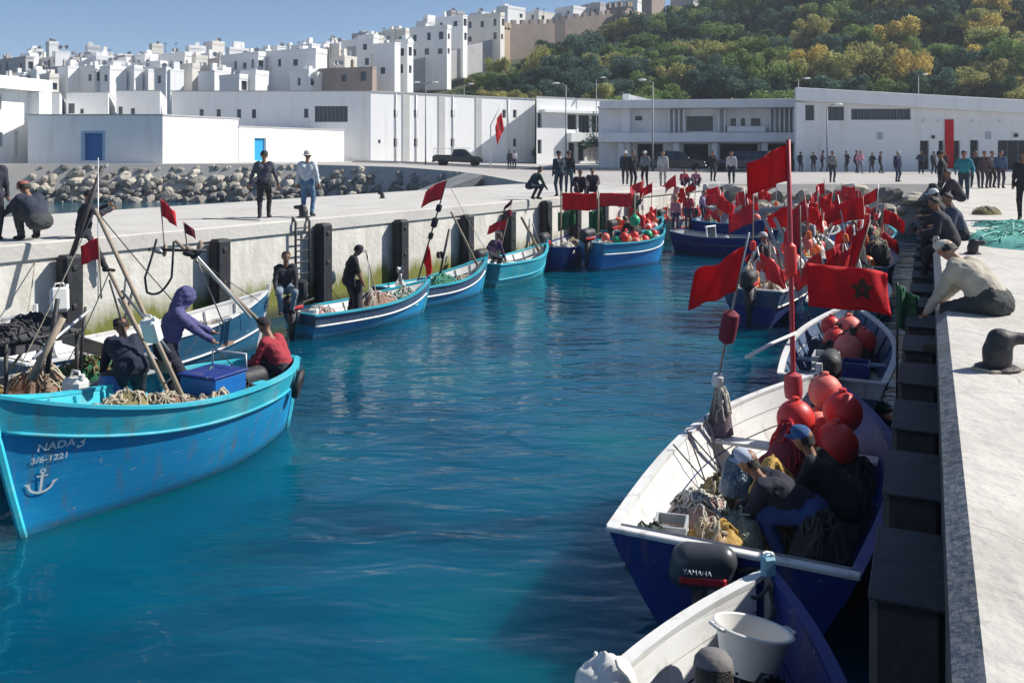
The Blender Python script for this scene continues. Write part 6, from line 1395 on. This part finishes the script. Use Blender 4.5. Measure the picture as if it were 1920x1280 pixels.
heap('fishing_net', 'red net spread over the stern of the bright blue boat', b7.at(.2, 0, .5), .6, .5, .4, red_faded, b7.rz, 20, white_net); heap('fishing_net', 'pale net heap amidships in the bright blue boat', b7.at(.55, 0, .4), .8, .5, .55, white_net, b7.rz, 50, orange_rope)
person('person in dark jacket bending among the floats of the bright blue boat', (b7.at(.62, .2, 0).x, b7.at(.62, .2, 0).y, .4), 40, (.03, .03, .04), (.03, .03, .04), 1, hip=(0, -.1, .8), lean=60, feet=((-.13, 0, 0), (.13, .1, 0)), hands=((-.2, .6, .4), (.2, .6, .4)), head='hair', vox=.028)
marker('green pennant on a dark pole in the bright blue boat', b7.at(.5, .4, .5), W(1206, 362, 33.6), [(.95, .4, .5, (-.6, 0, -.6), green_cloth, .2, False)], [(.85, .06, .25, iron)], r=.02)
buoy('large bright green float on top of the bright blue boat pile', W(1190, 424, 32.4), .2, green_plastic)
# ---- boat 8, 9, 10
root = thing('windscreen_frame', 'small white wheelhouse frame on the dark navy boat', 'windscreen', b8.at(.42, 0, .55), b8.rz)
for y in (-.35, .35): MB().tube([(0, y, -.1), (-.08, y, .55)], .03, 6).build('post', white_paint, root)
MB().box((-.08, 0, .56), (.08, .8, .06), b=.01).build('top_rail', white_paint, root); MB().box((-.04, 0, .3), (.015, .66, .36)).build('pane', winglass, root)
heap('fishing_net', 'pale net on the fore part of the dark navy boat', b8.at(.68, 0, .3), .5, .4, .3, white_net, b8.rz, 40, rope_m); heap('sack', 'white sack on the dark navy boat', b8.at(.6, -.3, .5), .22, .2, .25, white_plastic, 0, 3, cat='sack')
marker('plain dark pole with a pale tip standing on the bow of the dark navy boat', b8.at(.97, 0, .4), b8.at(1.0, 0, 1.5), [], [(.95, .07, .22, pink_plastic)], r=.03)
# ---- crowd of gear in the far boats
GL = {'red': 'red flag on a marker pole among the rafted boats', 'faded': 'faded red flag on a marker pole among the rafted boats'}
def stock(b, nm, nf, nb, nn, seed):
    rr = random.Random(seed)
    for k in range(nn):
        m = rr.choice((brown_net, white_net, olive_net, dark_cloth, teal_net, yellow_net)); mn = {brown_net: 'brown', white_net: 'pale', olive_net: 'olive', dark_cloth: 'black', teal_net: 'teal', yellow_net: 'mustard'}[m]
        heap('fishing_net', '%s net heap in the %s' % (mn, nm), b.at(rr.uniform(.15, .8), rr.uniform(-.3, .3), .35), rr.uniform(.4, .7), rr.uniform(.3, .5), rr.uniform(.4, .8), m, b.rz, 24, rope_m, group='%s nets in the %s' % (mn, nm), seed=rr.randrange(9999))
    for k in range(nb):
        m, mn = rr.choice(((red_plastic, 'red'), (pink_plastic, 'faded pink'), (orange_plastic, 'orange'), (white_plastic, 'white'), (red_plastic, 'red'))); buoy('%s round buoy in the %s' % (mn, nm), b.at(rr.uniform(.1, .9), rr.uniform(-.6, .6), rr.uniform(.6, 1.2)), rr.uniform(.13, .22), m, '%s buoys in the %s' % (mn, nm), neck=False)
    for k in range(nf):
        t, y = rr.uniform(.1, .9), rr.uniform(-.6, .6); fm = rr.choice((red_cloth, red_cloth, red_faded)); mn = 'red' if fm is red_cloth else 'faded red'
        hgt = rr.uniform(1.1, 2.7); base = b.at(t, y, .4); tip = base + Vector((rr.uniform(-.4, .4), rr.uniform(-.3, .3), hgt)); w_ = rr.uniform(.45, .9)
        marker('%s flag on a pole in the %s' % (mn, nm), base, tip, [(rr.uniform(.9, 1), w_, rr.uniform(.4, .65), (rr.choice((-1, -1, 1)), rr.uniform(-.4, .4), rr.uniform(-.6, .1)), fm, rr.uniform(.05, .35), False)], [(.5, .08, .26, rr.choice((red_plastic, orange_plastic, white_plastic)))], r=.018, m=rr.choice((bamboo, red_plastic, alu)), group='%s marker flags in the %s' % (mn, nm))
    for k in range(2): jerrycan('white jerrycan in the %s' % nm, b.at(rr.uniform(.2, .8), rr.uniform(-.5, .5), rr.uniform(.4, .9)), rr.uniform(0, 3), 1.0, group='jerrycans in the %s' % nm)
    outboard('dark outboard motor on the stern of the %s' % nm, b, s=1.2, seed=None) if False else outboard('dark outboard motor on the stern of the %s' % nm, b, s=1.2)
for args in ((b11, 'blue boat of the orange floats', 5, 16, 3, 11), (b12, 'grey boat with red rails', 6, 10, 5, 12), (b9, 'grey-straked navy boat', 7, 8, 6, 1), (b10, 'navy boat with the pale blue post', 4, 7, 5, 2), (r4, 'white boat under the sitters', 3, 6, 5, 3), (r5, 'dark blue boat with its stern to us', 5, 8, 6, 4), (r6, 'navy boat with pale nets', 5, 8, 6, 5), (r7, 'blue boat with white rails', 5, 9, 6, 6), (r8, 'boat with turquoise rails', 5, 8, 6, 7), (r9, 'slate boat with grey rails', 6, 9, 6, 8), (r10, 'white and navy boat by the rocks', 5, 8, 6, 9)):
    stock(*args)
for k in range(24):
    b = (r5, r6, r7, r8, r9)[k % 5]; a = b.at(gr.uniform(.1, .8), gr.uniform(-.4, .4), .5); pole('spar', 'pale spar sticking up from the rafted boats', a, a + Vector((gr.uniform(-.8, .8), gr.uniform(-.4, .4), gr.uniform(1.0, 1.9))), .03, (alu, white_paint, bamboo)[k % 3], group='spars of the rafted boats')
root = thing('gangplank', 'white two-beam ladder propped over the rafted boats', 'ladder', W(1432, 408, 22.0))
for dx in (0, .26): MB().tube([(dx, 0, 0), (dx + .62, -.8, -1.75)], .05, 4).build('rail', p_white, root)
for k in range(5): t = .15 + k * .18; MB().tube([(t * .62, -.8 * t, -1.75 * t), (.26 + t * .62, -.8 * t, -1.75 * t)], .025, 5).build('rung', p_white, root)
root = thing('steel_davit', 'white A-shaped davit frame standing in the white boat under the sitters', 'davit', r4.at(.35, -.1, .6), r4.rz)
for y in (-.35, .35): MB().tube([(0, y, 0), (.1, 0, 1.5)], .03, 6).build('leg', white_paint, root, smooth=1)
MB().tube([(.1, 0, 1.5), (.9, 0, .9)], .025, 6).build('stay', white_paint, root, smooth=1)
tarp = heap('tarpaulin', 'black tarpaulin covering gear in the white boat under the sitters', r4.at(.6, -.1, .5), .9, .6, .9, dark_cloth, r4.rz, 4, cat='tarpaulin')
marker('large red flag blowing left from a pole in the rafted boats', W(1588, 560, 16.8), W(1632, 412, 17.0), [(1.0, .9, .95, (-.75, -.2, -.75), red_cloth, -.1, False)], r=.02)
marker('pink-red flag drooping beside the two-beam ladder', W(1502, 520, 20), W(1500, 385, 20), [(1.0, .5, .9, (-.5, 0, -.5), red_faded, .2, False)], r=.018)
# ---- R3
for k, (px, py, Y, r, m) in enumerate(((1592, 618, 17.0, .25, pink_plastic), (1567, 640, 16.6, .23, red_plastic), (1590, 655, 16.2, .25, pink_plastic), (1620, 640, 16.5, .22, red_plastic), (1558, 612, 17.2, .19, red_plastic))):
    c = W(px, py, Y); buoy('round %s buoy in the cluster on the grey-blue boat' % ('faded red' if m is pink_plastic else 'red'), c - Vector((0, 0, r)), r, m, '%s buoys on the grey-blue boat' % ('faded' if m is pink_plastic else 'red'))
heap('fishing_net', 'dark net under the buoy cluster of the grey-blue boat', r3.at(.62, 0, .3), .75, .55, .55, dark_cloth, r3.rz, 30, rope_d)
crate('clear grey crate on the stern of the grey-blue boat', r3.at(.22, .2, .55), r3.rz, (.55, .4, .32), p_grey); crate('navy crate on the stern of the grey-blue boat', r3.at(.2, -.35, .5), r3.rz, (.6, .42, .3), p_navy)
outboard('dark outboard motor tilted on the stern of the grey-blue boat', r3, s=1.1)
# ---- R2
root_c = r2.at(.9, 0, 0)
pole_b, pole_t = r2.at(.72, .1, .45), W(1478, 262, 11.0)
marker('tall red marker mast carrying the big red flag over the navy boat', pole_b, pole_t, [(.985, .52, .44, (-1, .1, -.32), red_cloth, .05, False)], [(.62, .075, .42, red_plastic), (.22, .11, .35, mat('dusty_red_paint', (.42, .05, .06), .5))], r=.032, m=mat('dusty_red_paint', (.42, .05, .06), .5))
root = thing('national_flag', 'big red flag with a dark green star streaming right from the tall red mast', 'flag', W(1512, 492, 10.9)); mb = MB(); fn = cloth_flag(mb, (0, 0, 0), (1, .12, -.12), (.05, 0, -1), 1.08, .52, .06, 1.0, 24, 10, seed=8, droop=.03)
fo = thick(mb.build('cloth', red_cloth, root, smooth=1), .004); st_ = star(fn, (.62, .5), .26, 2.0).build('star', green_star); st_.parent = fo
marker('red flag on a thin pole with a maroon float and white ball', r2.at(.62, .95, .85), W(1404, 436, 10.4), [(.93, .58, .55, (-.95, -.1, -.28), red_cloth, .12, False)], [(.52, .1, .42, maroon_cloth), (.24, .07, .16, white_plastic)], r=.016, m=steel)
heap('mesh_bag', 'purple grey net hanging below the white ball at the rail of the navy boat', r2.at(.64, .85, .75), .14, .14, .5, mat('mauve_netting', (.2, .15, .18), .9, .4, 14, bump=.6), 0, 40, white_net, cat='net')
pole('boat_hook', 'white pole jutting sideways from the tall red mast', W(1398, 670, 10.6), W(1492, 624, 11.0), .022, white_paint)
for k, (px, py, Y, r, m, n_) in enumerate(((1580, 772, 10.3, .22, red_plastic, 'upper bright red buoy on the navy boat'), (1568, 834, 9.9, .235, red_plastic, 'lower bright red buoy on the navy boat'), (1548, 735, 10.8, .2, pink_plastic, 'sun-bleached buoy behind the bright red ones'), (1492, 786, 10.2, .21, red_plastic, 'red buoy half covered by the maroon bag'), (1530, 800, 10.6, .19, pink_plastic, 'faded buoy wedged at the foot of the red mast'))):
    buoy(n_, W(px, py, Y) - Vector((0, 0, r)), r, m)
heap('net_bag', 'maroon net bag below the red buoys of the navy boat', W(1485, 850, 10.0) - Vector((0, 0, .25)), .3, .3, .5, maroon_cloth, 0, 20, red_faded, cat='bag')
heap('sacking', 'mustard oilskin folded in the middle of the navy boat', W(1450, 905, 9.2) - Vector((0, 0, .15)), .33, .2, .35, yellow_net, .5, 4, cat='cloth', amp=.5)
heap('blue_sacking', 'blue plastic bag lying against the white side of the navy boat', W(1388, 890, 9.4) - Vector((0, 0, .15)), .24, .2, .32, mat('blue_bag', (.04, .1, .16), .3, .4, 10, bump=.8), .5, 3, cat='bag', amp=.5)
heap('fishing_net', 'pink and cream net heap in the stern of the navy boat', W(1310, 960, 8.75) - Vector((0, 0, .15)), .36, .3, .3, mat('rosy_netting', (.45, .3, .25), .9, .35, 14, bump=.6), .4, 60, white_net)
heap('sacking', 'yellow ochre sacking in the stern of the navy boat', W(1335, 1012, 8.35) - Vector((0, 0, .12)), .36, .22, .24, yellow_net, .3, 4, cat='cloth', amp=.6)
heap('plastic_bag', 'grey green plastic bag beside the yellow sacking', W(1385, 985, 8.5) - Vector((0, 0, .15)), .24, .2, .28, mat('grey_bag', (.2, .24, .2), .35, .4, 9, bump=.8), .3, 3, cat='bag', amp=.5)
crate('grey crate standing on end in the stern of the navy boat', W(1258, 1025, 8.35) - Vector((0, 0, .1)), r2.rz + .2, (.34, .3, .36), p_grey)
heap('sack', 'black green sack slumped in the stern corner of the navy boat', W(1215, 1030, 8.15) - Vector((0, 0, .15)), .2, .22, .4, mat('dark_green_sack', (.03, .05, .035), .8, .4, 8, bump=.6), 0, 4, cat='sack')
om = outboard('dark grey outboard motor with a red stripe on the navy boat', r2, y=.12, z=.62, s=.95, cowl=mat('grey_cowling', (.06, .065, .075), .35, .1, 4))
om.rotation_euler[2] = R(-12)
cu = bpy.data.curves.new('t', 'FONT'); cu.body = 'YAMAHA'; cu.size = .055; o_ = bpy.data.objects.new('t', cu); col.objects.link(o_)
me = bpy.data.meshes.new_from_object(o_.evaluated_get(bpy.context.evaluated_depsgraph_get())); bpy.data.objects.remove(o_)
w0 = max(q.co.x for q in me.vertices) / 2
for q in me.vertices: q.co = Vector((q.co.x - w0 - .08, -.184 - (.01 if q.co.y < .03 else 0), .16 + q.co.y))
me.materials.clear(); me.materials.append(letter_m); lo_ = bpy.data.objects.new('motor_lettering', me); col.objects.link(lo_); lo_.parent = om
person('person in blue trousers and pale cap bending low in the navy boat', (W(1490, 0, 8.6).x, 8.6, .25), 70, (.012, .014, .03), (.02, .06, .2), 1, hip=(0, -.15, .5), lean=62, feet=((-.15, .1, 0), (.15, .2, 0)), hands=((-.2, .6, .3), (.2, .6, .3)), head='cap', hatc=(.4, .45, .55), vox=.016, bulk=1.15)
for k in range(6):
    t = .14 + .11 * k; q = r2.at(t, .96, r2.sh(t) - .03); o_ = MB().tube([q, q + Vector((.04, -.02, -.1)), q + Vector((.07, -.06, -.3))], .009, 5).build('hanging_line', rope_d, smooth=1, loc=tuple(q)); tag(o_, 'short black line hanging inside the white rail of the navy boat', 'line', 'lines on the navy boat rail')
rope('stay_wires', 'black cord zigzagging along the white side of the navy boat', [r2.at(.4, .95, .95), r2.at(.45, .7, .5), r2.at(.5, .95, .95), r2.at(.56, .7, .45), r2.at(.6, .95, .98)], .009, rope_d, 'cord')
# ---- R1
q = W(1402, 1222, 5.85); root = thing('tub', 'large white plastic tub standing in the bow of the near blue boat', 'tub', (q.x, q.y, q.z - .14), .3); root.rotation_euler = (R(-6), R(12), .3)
MB().lathe([(.0, .015), (.17, .015), (.235, .26), (.258, .27), (.262, .285), (.25, .292), (.232, .285), (.168, .03), (0.0, .03)], 32).build('tub_body', white_plastic, root, smooth=50)
for a in (0, math.pi): MB().tube([(.25 * math.cos(a), -.06, .27), (.29 * math.cos(a), -.05, .28), (.29 * math.cos(a), .05, .28), (.25 * math.cos(a), .06, .27)], .012, 6).build('handle', white_plastic, root, smooth=1)
heap('fishing_net', 'dark net lying under the white tub', (q.x + .02, q.y - .05, .3), .42, .34, .5, dark_cloth, 0, 20, rope_d)
person('person in grey cap and dark jacket sitting in the near blue boat below the tub', (W(1338, 0, 4.75).x, 4.75, .24), -12, (.03, .04, .07), (.03, .03, .04), 0, hip=(0, -.1, .42), lean=10, feet=((-.13, .3, 0), (.13, .32, 0)), hands=((-.2, .4, .5), (.3, .42, .62)), head='cap', hatc=(.17, .16, .155), vox=.013, nod=14)
t = .5; z = r1.sh(t) - .1
o_ = MB().box((0, 0, 0), (.17, 1.68, .06), b=.015).build('thwart_plank', p_green); o_.parent = r1.root; o_.location = (r1.L * .62, 0, .74)
heap('plastic_bag', 'crumpled white plastic bag beyond the green thwart of the near blue boat', W(1135, 1262, 5.1) - Vector((0, 0, .1)), .2, .16, .2, white_plastic, 0, 2, cat='bag', amp=.3)
o_ = jerrycan('pale blue canister on the bow of the near blue boat', r1.at(.985, 0, 1.02), .3, .42, mat('pale_blue_plastic', (.2, .42, .55), .4))
rope('bow_rope', 'dark mooring rope wound at the bow of the near blue boat', [r1.at(.93, .3, .98), r1.at(.96, -.2, 1.02), r1.at(.94, -.4, .9), r1.at(.9, .1, .8)], .014, rope_d, sag=.04)
# blue boat tucked between the wall fenders
r0 = make_boat('dark blue dinghy tucked between the quay wall and the near boat', (2.05, 3.6), (3.05, 6.5), .8, (.3, .3, .42), p_mid, p_mid, p_mid, p_mid, vb=.6, planks=2, ribs=3, thw=(.4,), floor=.08, rub=False)
# ---- quay: teal net and stray cord
heap('fishing_net', 'teal and mint fishing net spread on the quay', PZ(1905, 452, QZ) + Vector((.3, 0, 0)), 1.25, 2.0, .2, teal_net, -.5, 50, mat('mint_strand', (.25, .5, .42), .85), amp=.8)
heap('fishing_net', 'thin strip of teal net trailing across the quay', PZ(1893, 424, QZ), 1.0, .35, .1, teal_net, .1, 40)
heap('fishing_net', 'small olive net bundle at the tip of the teal net', PZ(1850, 402, QZ), .45, .3, .2, olive_net, .2, 30, rope_m)
rope('mooring_rope', 'rope lying on the quay round the horn bollard', [PZ(1922, 690, QZ + .012), PZ(1895, 697, QZ + .012), PZ(1862, 698, QZ + .012), PZ(1822, 690, QZ + .012)], .014, rope_m)
rope('pier_dark_line', 'thin dark strand laid as a walker shadow on the pier beside the walkers', [PZ(380, 410, QZ + .012), PZ(440, 411, QZ + .012), PZ(487, 413, QZ + .012)], .012, rope_d)  # strand shaped and coloured as the walker's cast shadow
rope('pier_dark_line', 'thin dark rope lying on the pier near the squatting person', [PZ(110, 448, QZ + .012), PZ(150, 444, QZ + .012)], .012, rope_d)

# ---- dark gear and a second huddled figure on the shaded side of the navy boat
for k, (t, y, rx, ry, h, m, lab) in enumerate(((.2, -.55, .5, .35, .5, dark_cloth, 'black net heap at the shaded stern corner of the navy boat'), (.38, -.6, .5, .35, .6, rope_d, 'charcoal rope heap on the shaded side of the navy boat'), (.55, -.55, .5, .35, .55, dark_cloth, 'black net heap below the lower bright red buoy'), (.3, .0, .4, .3, .3, olive_net, 'olive net lying on the bottom boards of the navy boat'), (.5, .25, .4, .3, .35, brown_net, 'brown net lying amidships in the navy boat'))):
    heap('fishing_net', lab, r2.at(t, y, .25), rx, ry, h, m, r2.rz, 30, rope_d if k < 3 else rope_m)
person('person in black jacket and blue cap huddled on the shaded side of the navy boat', (W(1570, 0, 8.9).x, 8.9, .3), 60, (.012, .012, .018), (.012, .014, .02), 1, hip=(0, -.1, .4), lean=40, feet=((-.15, .3, 0), (.15, .35, 0)), hands=((-.2, .5, .3), (.2, .5, .3)), head='cap', hatc=(.03, .09, .24), vox=.018, bulk=1.15)
heap('tarpaulin', 'black tarpaulin folded over the shaded rail of the near blue boat', r1.at(.7, -.75, .6), .6, .3, .35, dark_cloth, r1.rz, 4, cat='tarpaulin')
# ---- more rigging and gear on and beside the turquoise boat
fr = thing('gallows_frame', 'dark steel gallows frame with hung nets standing over the grey weathered boat', 'frame', b2b.at(.4, 0, .5), b2b.rz)
for x in (-.5, .5):
    for y in (-.45, .45): MB().tube([(x, y, 0), (x, y, 1.15)], .028, 6).build('post', iron, fr, smooth=1)
for y in (-.45, .45): MB().tube([(-.6, y, 1.15), (.6, y, 1.15)], .026, 6).build('rail', iron, fr, smooth=1)
for x in (-.5, .5): MB().tube([(x, -.45, 1.15), (x, .45, 1.15)], .024, 6).build('crossbar', steel, fr, smooth=1)
for k, (t, y, z, m, lab) in enumerate(((.36, -.1, 1.55, dark_cloth, 'black net bundle slung on top of the gallows frame'), (.46, .2, 1.5, rope_d, 'charcoal rope bundle slung on the gallows frame'))):
    heap('net_bundle', lab, b2b.at(t, y, z), .5, .32, .3, m, b2b.rz, 30, rope_d)
for k, (t, y, rx, h, m, lab) in enumerate(((.7, 0, .6, .5, olive_net, 'olive net in the fore part of the grey weathered boat'), (.82, 0, .4, .4, maroon_cloth, 'maroon cloth bundle in the bow of the grey weathered boat'), (.36, 0, .6, .6, brown_net, 'brown net under the gallows frame'))):
    heap('fishing_net', lab, b2b.at(t, y, .5), rx, .45, h, m, b2b.rz, 40, rope_m)
for k, (t, y, lab) in enumerate(((.42, .4, 'grey rope coil against the near rail of the turquoise boat'), (.3, .2, 'black net at the feet of the purple hooded person'), (.22, -.3, 'dark coil of hose near the stern of the turquoise boat'))):
    heap('rope_coil', lab, nada.at(t, y, .62), .36, .28, .34, (white_net, dark_cloth, rope_d)[k], nada.rz, 60, (rope_m, rope_d, rope_d)[k], cat='rope')
for k, (a, b_, r, m, lab) in enumerate(((W(300, 700, 12.2), W(222, 560, 12.6), .018, steel, 'thin steel strut leaning beside the purple hooded person'), (W(262, 720, 12.0), W(205, 525, 12.6), .016, rope_d, 'black stay running up to the leaning poles'), (W(210, 690, 12.4), W(250, 540, 12.8), .022, iron, 'dark upright bar behind the navy-jacketed fisher'), (W(20, 690, 12.0), W(88, 600, 12.6), .02, bamboo, 'thin bamboo cane over the grey weathered boat'), (W(150, 690, 12.4), W(160, 575, 12.6), .022, iron, 'dark upright bar beside the gallows frame'))):
    pole('strut', lab, a, b_, r, m)
root = thing('crossbar_bracket', 'rung ladder lashed between the two leaning poles', 'ladder', W(300, 660, 11.75))
for t in (.15, .4, .65): 
    a, b_ = A1.lerp(A2, t), W(330, 768, 11.7).lerp(W(205, 510, 12.3), t * 1.2); MB().tube([a - root.location, b_ - root.location], .014, 5).build('rung', steel, root, smooth=1)
# ---- people working in the rafted boats
for k, (b, t, tp, lab) in enumerate(((r5, .4, (.03, .03, .05), 'person in navy jacket working in the dark blue boat with its stern to us'), (r6, .5, (.3, .05, .06), 'person in red jacket working in the navy boat with pale nets'), (r7, .6, (.2, .2, .2), 'person in grey top working in the blue boat with white rails'), (r8, .4, (.03, .03, .04), 'person in black working in the boat with turquoise rails'), (r9, .5, (.5, .48, .44), 'person in white shirt working in the slate boat with grey rails'), (b9, .5, (.05, .06, .05), 'person in olive jacket working in the grey-straked navy boat'), (r10, .4, (.06, .05, .12), 'person in violet jacket working in the boat by the rocks'))):
    q = b.at(t, .2, .45); person(lab, tuple(q), 40 + 60 * k, tp, (.03, .03, .04), 1, hip=(0, -.1, .8), lean=20 + 8 * (k % 4), feet=((-.13, 0, 0), (.13, .1, 0)), hands=((-.2, .5, .6), (.2, .5, .6)), head='hair' if k % 2 else 'cap', hatc=(.5, .5, .48))

for k, (t, y, z, rx, ry, h, m, lab) in enumerate(((.15, .3, .35, .3, .25, .4, mat('tan_sacking', (.38, .27, .16), .9, .25, 8, bump=.6), 'tan sack in the stern of the navy boat'), (.26, .55, .3, .32, .24, .34, white_net, 'cream net heap against the white side of the navy boat'), (.42, .1, .3, .34, .3, .42, mat('slate_oilskin', (.07, .09, .12), .5, .3, 6, bump=.6), 'slate oilskin jacket thrown amidships in the navy boat'), (.46, .6, .35, .3, .2, .3, olive_net, 'olive net against the white side of the navy boat'), (.58, .1, .4, .36, .3, .45, maroon_cloth, 'maroon bundle below the red mast of the navy boat'), (.7, -.3, .4, .4, .3, .5, dark_cloth, 'black bundle in the bow of the navy boat'))):
    heap('gear_heap', lab, r2.at(t, y, z - .1), rx, ry, h, m, r2.rz + k, 16, rope_m, cat='bundle', amp=.5)
for k, (a, b_, lab) in enumerate(((A2, W(30, 700, 11.6), 'long stay rope from the tip of the leaning pole to the bow'), (A2, W(470, 720, 12.9), 'long stay rope from the tip of the leaning pole to the stern'), (W(205, 510, 12.3), W(120, 690, 11.9), 'short rope hanging from the second leaning pole'), (W(330, 452, 16.3), W(505, 575, 18.6), 'thin line from the derrick head to the bow of the white-lined boat'), (W(838, 338, 24.8), W(925, 492, 26.8), 'thin line from the faded pennant mast to the high bow'))):
    rope('stay_rope', lab, [a, b_], .008, rope_d if k % 2 else rope_m, sag=.06)
for k, (px, py, Y, s_) in enumerate(((1268, 402, 38, .85), (1290, 396, 40, .9), (1318, 388, 42, .9), (1350, 380, 44, .95))):
    q = W(px, py, Y); person(('child in pink hat sitting on the floats of the far blue boat', 'child in red shirt standing on the floats of the far blue boat', 'person in pale violet shirt standing in the grey boat with red rails', 'person in crimson jacket standing in the bow of the grey boat')[k], (q.x, q.y, .75), 150 + 30 * k, ((.5, .2, .25), (.45, .04, .06), (.4, .36, .5), (.4, .03, .06))[k], (.06, .06, .1), 0, head='hair', s=s_, lean=8)

# ---- dark covered gear below the sitters, pale tangles in the rafted boats
for k, (b, t, y, rx, ry, h, m, lab) in enumerate(((r4, .25, -.2, .8, .6, 1.0, dark_cloth, 'black covered heap in the stern of the white boat under the sitters'), (r4, .8, -.1, .7, .5, 1.2, dark_cloth, 'black covered heap in the bow of the white boat under the sitters'), (r4, .45, .4, .5, .4, .8, mat('navy_tarp', (.02, .025, .06), .6, .3, 5, bump=.6), 'navy tarpaulin bundle in the white boat under the sitters'), (r6, .3, -.3, .7, .5, 1.2, dark_cloth, 'black covered heap in the stern of the navy boat with pale nets'), (r8, .3, -.2, .7, .5, 1.1, dark_cloth, 'black covered heap in the boat with turquoise rails'))):
    heap('covered_gear', lab, b.at(t, y, .3), rx, ry, h, m, b.rz, 10, rope_d, cat='bundle', amp=.5)
for k in range(26):
    b, nm = ((r5, 'dark blue boat with its stern to us'), (r6, 'navy boat with pale nets'), (r7, 'blue boat with white rails'), (r8, 'boat with turquoise rails'), (r9, 'slate boat with grey rails'), (b9, 'grey-straked navy boat'), (r10, 'white and navy boat by the rocks'), (b12, 'grey boat with red rails'))[k % 8]
    m, mn = ((white_net, 'cream'), (p_grey, 'grey'), (orange_rope, 'orange'), (dark_cloth, 'black'), (white_plastic, 'white'), (yellow_net, 'straw'))[k % 6]
    heap('rope_tangle', '%s rope tangle piled high in the %s' % (mn, nm), b.at(gr.uniform(.1, .9), gr.uniform(-.6, .6), gr.uniform(.7, 1.1)), gr.uniform(.25, .45), gr.uniform(.2, .4), gr.uniform(.3, .6), m, gr.uniform(0, 3), 36, (rope_m, rope_d, white_net)[k % 3], cat='rope', group='%s tangles in the %s' % (mn, nm), amp=.6)
mb = MB(); a = W(1682, 535, 12.6); cloth_flag(mb, a, (.9, .2, -.1), (0, 0, -1), .32, .6, .09, 1.5, 12, 10, seed=61, droop=.15); tag(thick(mb.build('hung_net', green_cloth, smooth=1, loc=tuple(a))), 'green net hanging between the big red flag and the quay wall', 'net')
pole('net_post', 'thin dark post holding the green net beside the big red flag', W(1682, 640, 12.65) - Vector((0, 0, .9)), W(1682, 528, 12.62), .018, iron)
# ================================================================ AIR
mb = MB(); mb.box((0, 900, 44), (2700, 2700, 92)); hz = mb.build('haze', [])
hm = bpy.data.materials.new('thin_haze'); hm.use_nodes = True; hn = hm.node_tree.nodes; hn.remove(hn['Principled BSDF'])
pv = hn.new('ShaderNodeVolumePrincipled'); pv.inputs['Density'].default_value = .0004; pv.inputs['Color'].default_value = (.8, .88, 1, 1); pv.inputs['Anisotropy'].default_value = .2
hm.node_tree.links.new(pv.outputs[0], hn['Material Output'].inputs['Volume']); hz.data.materials.append(hm); tag(hz, 'thin blue haze over the harbour', 'haze', kind='stuff')
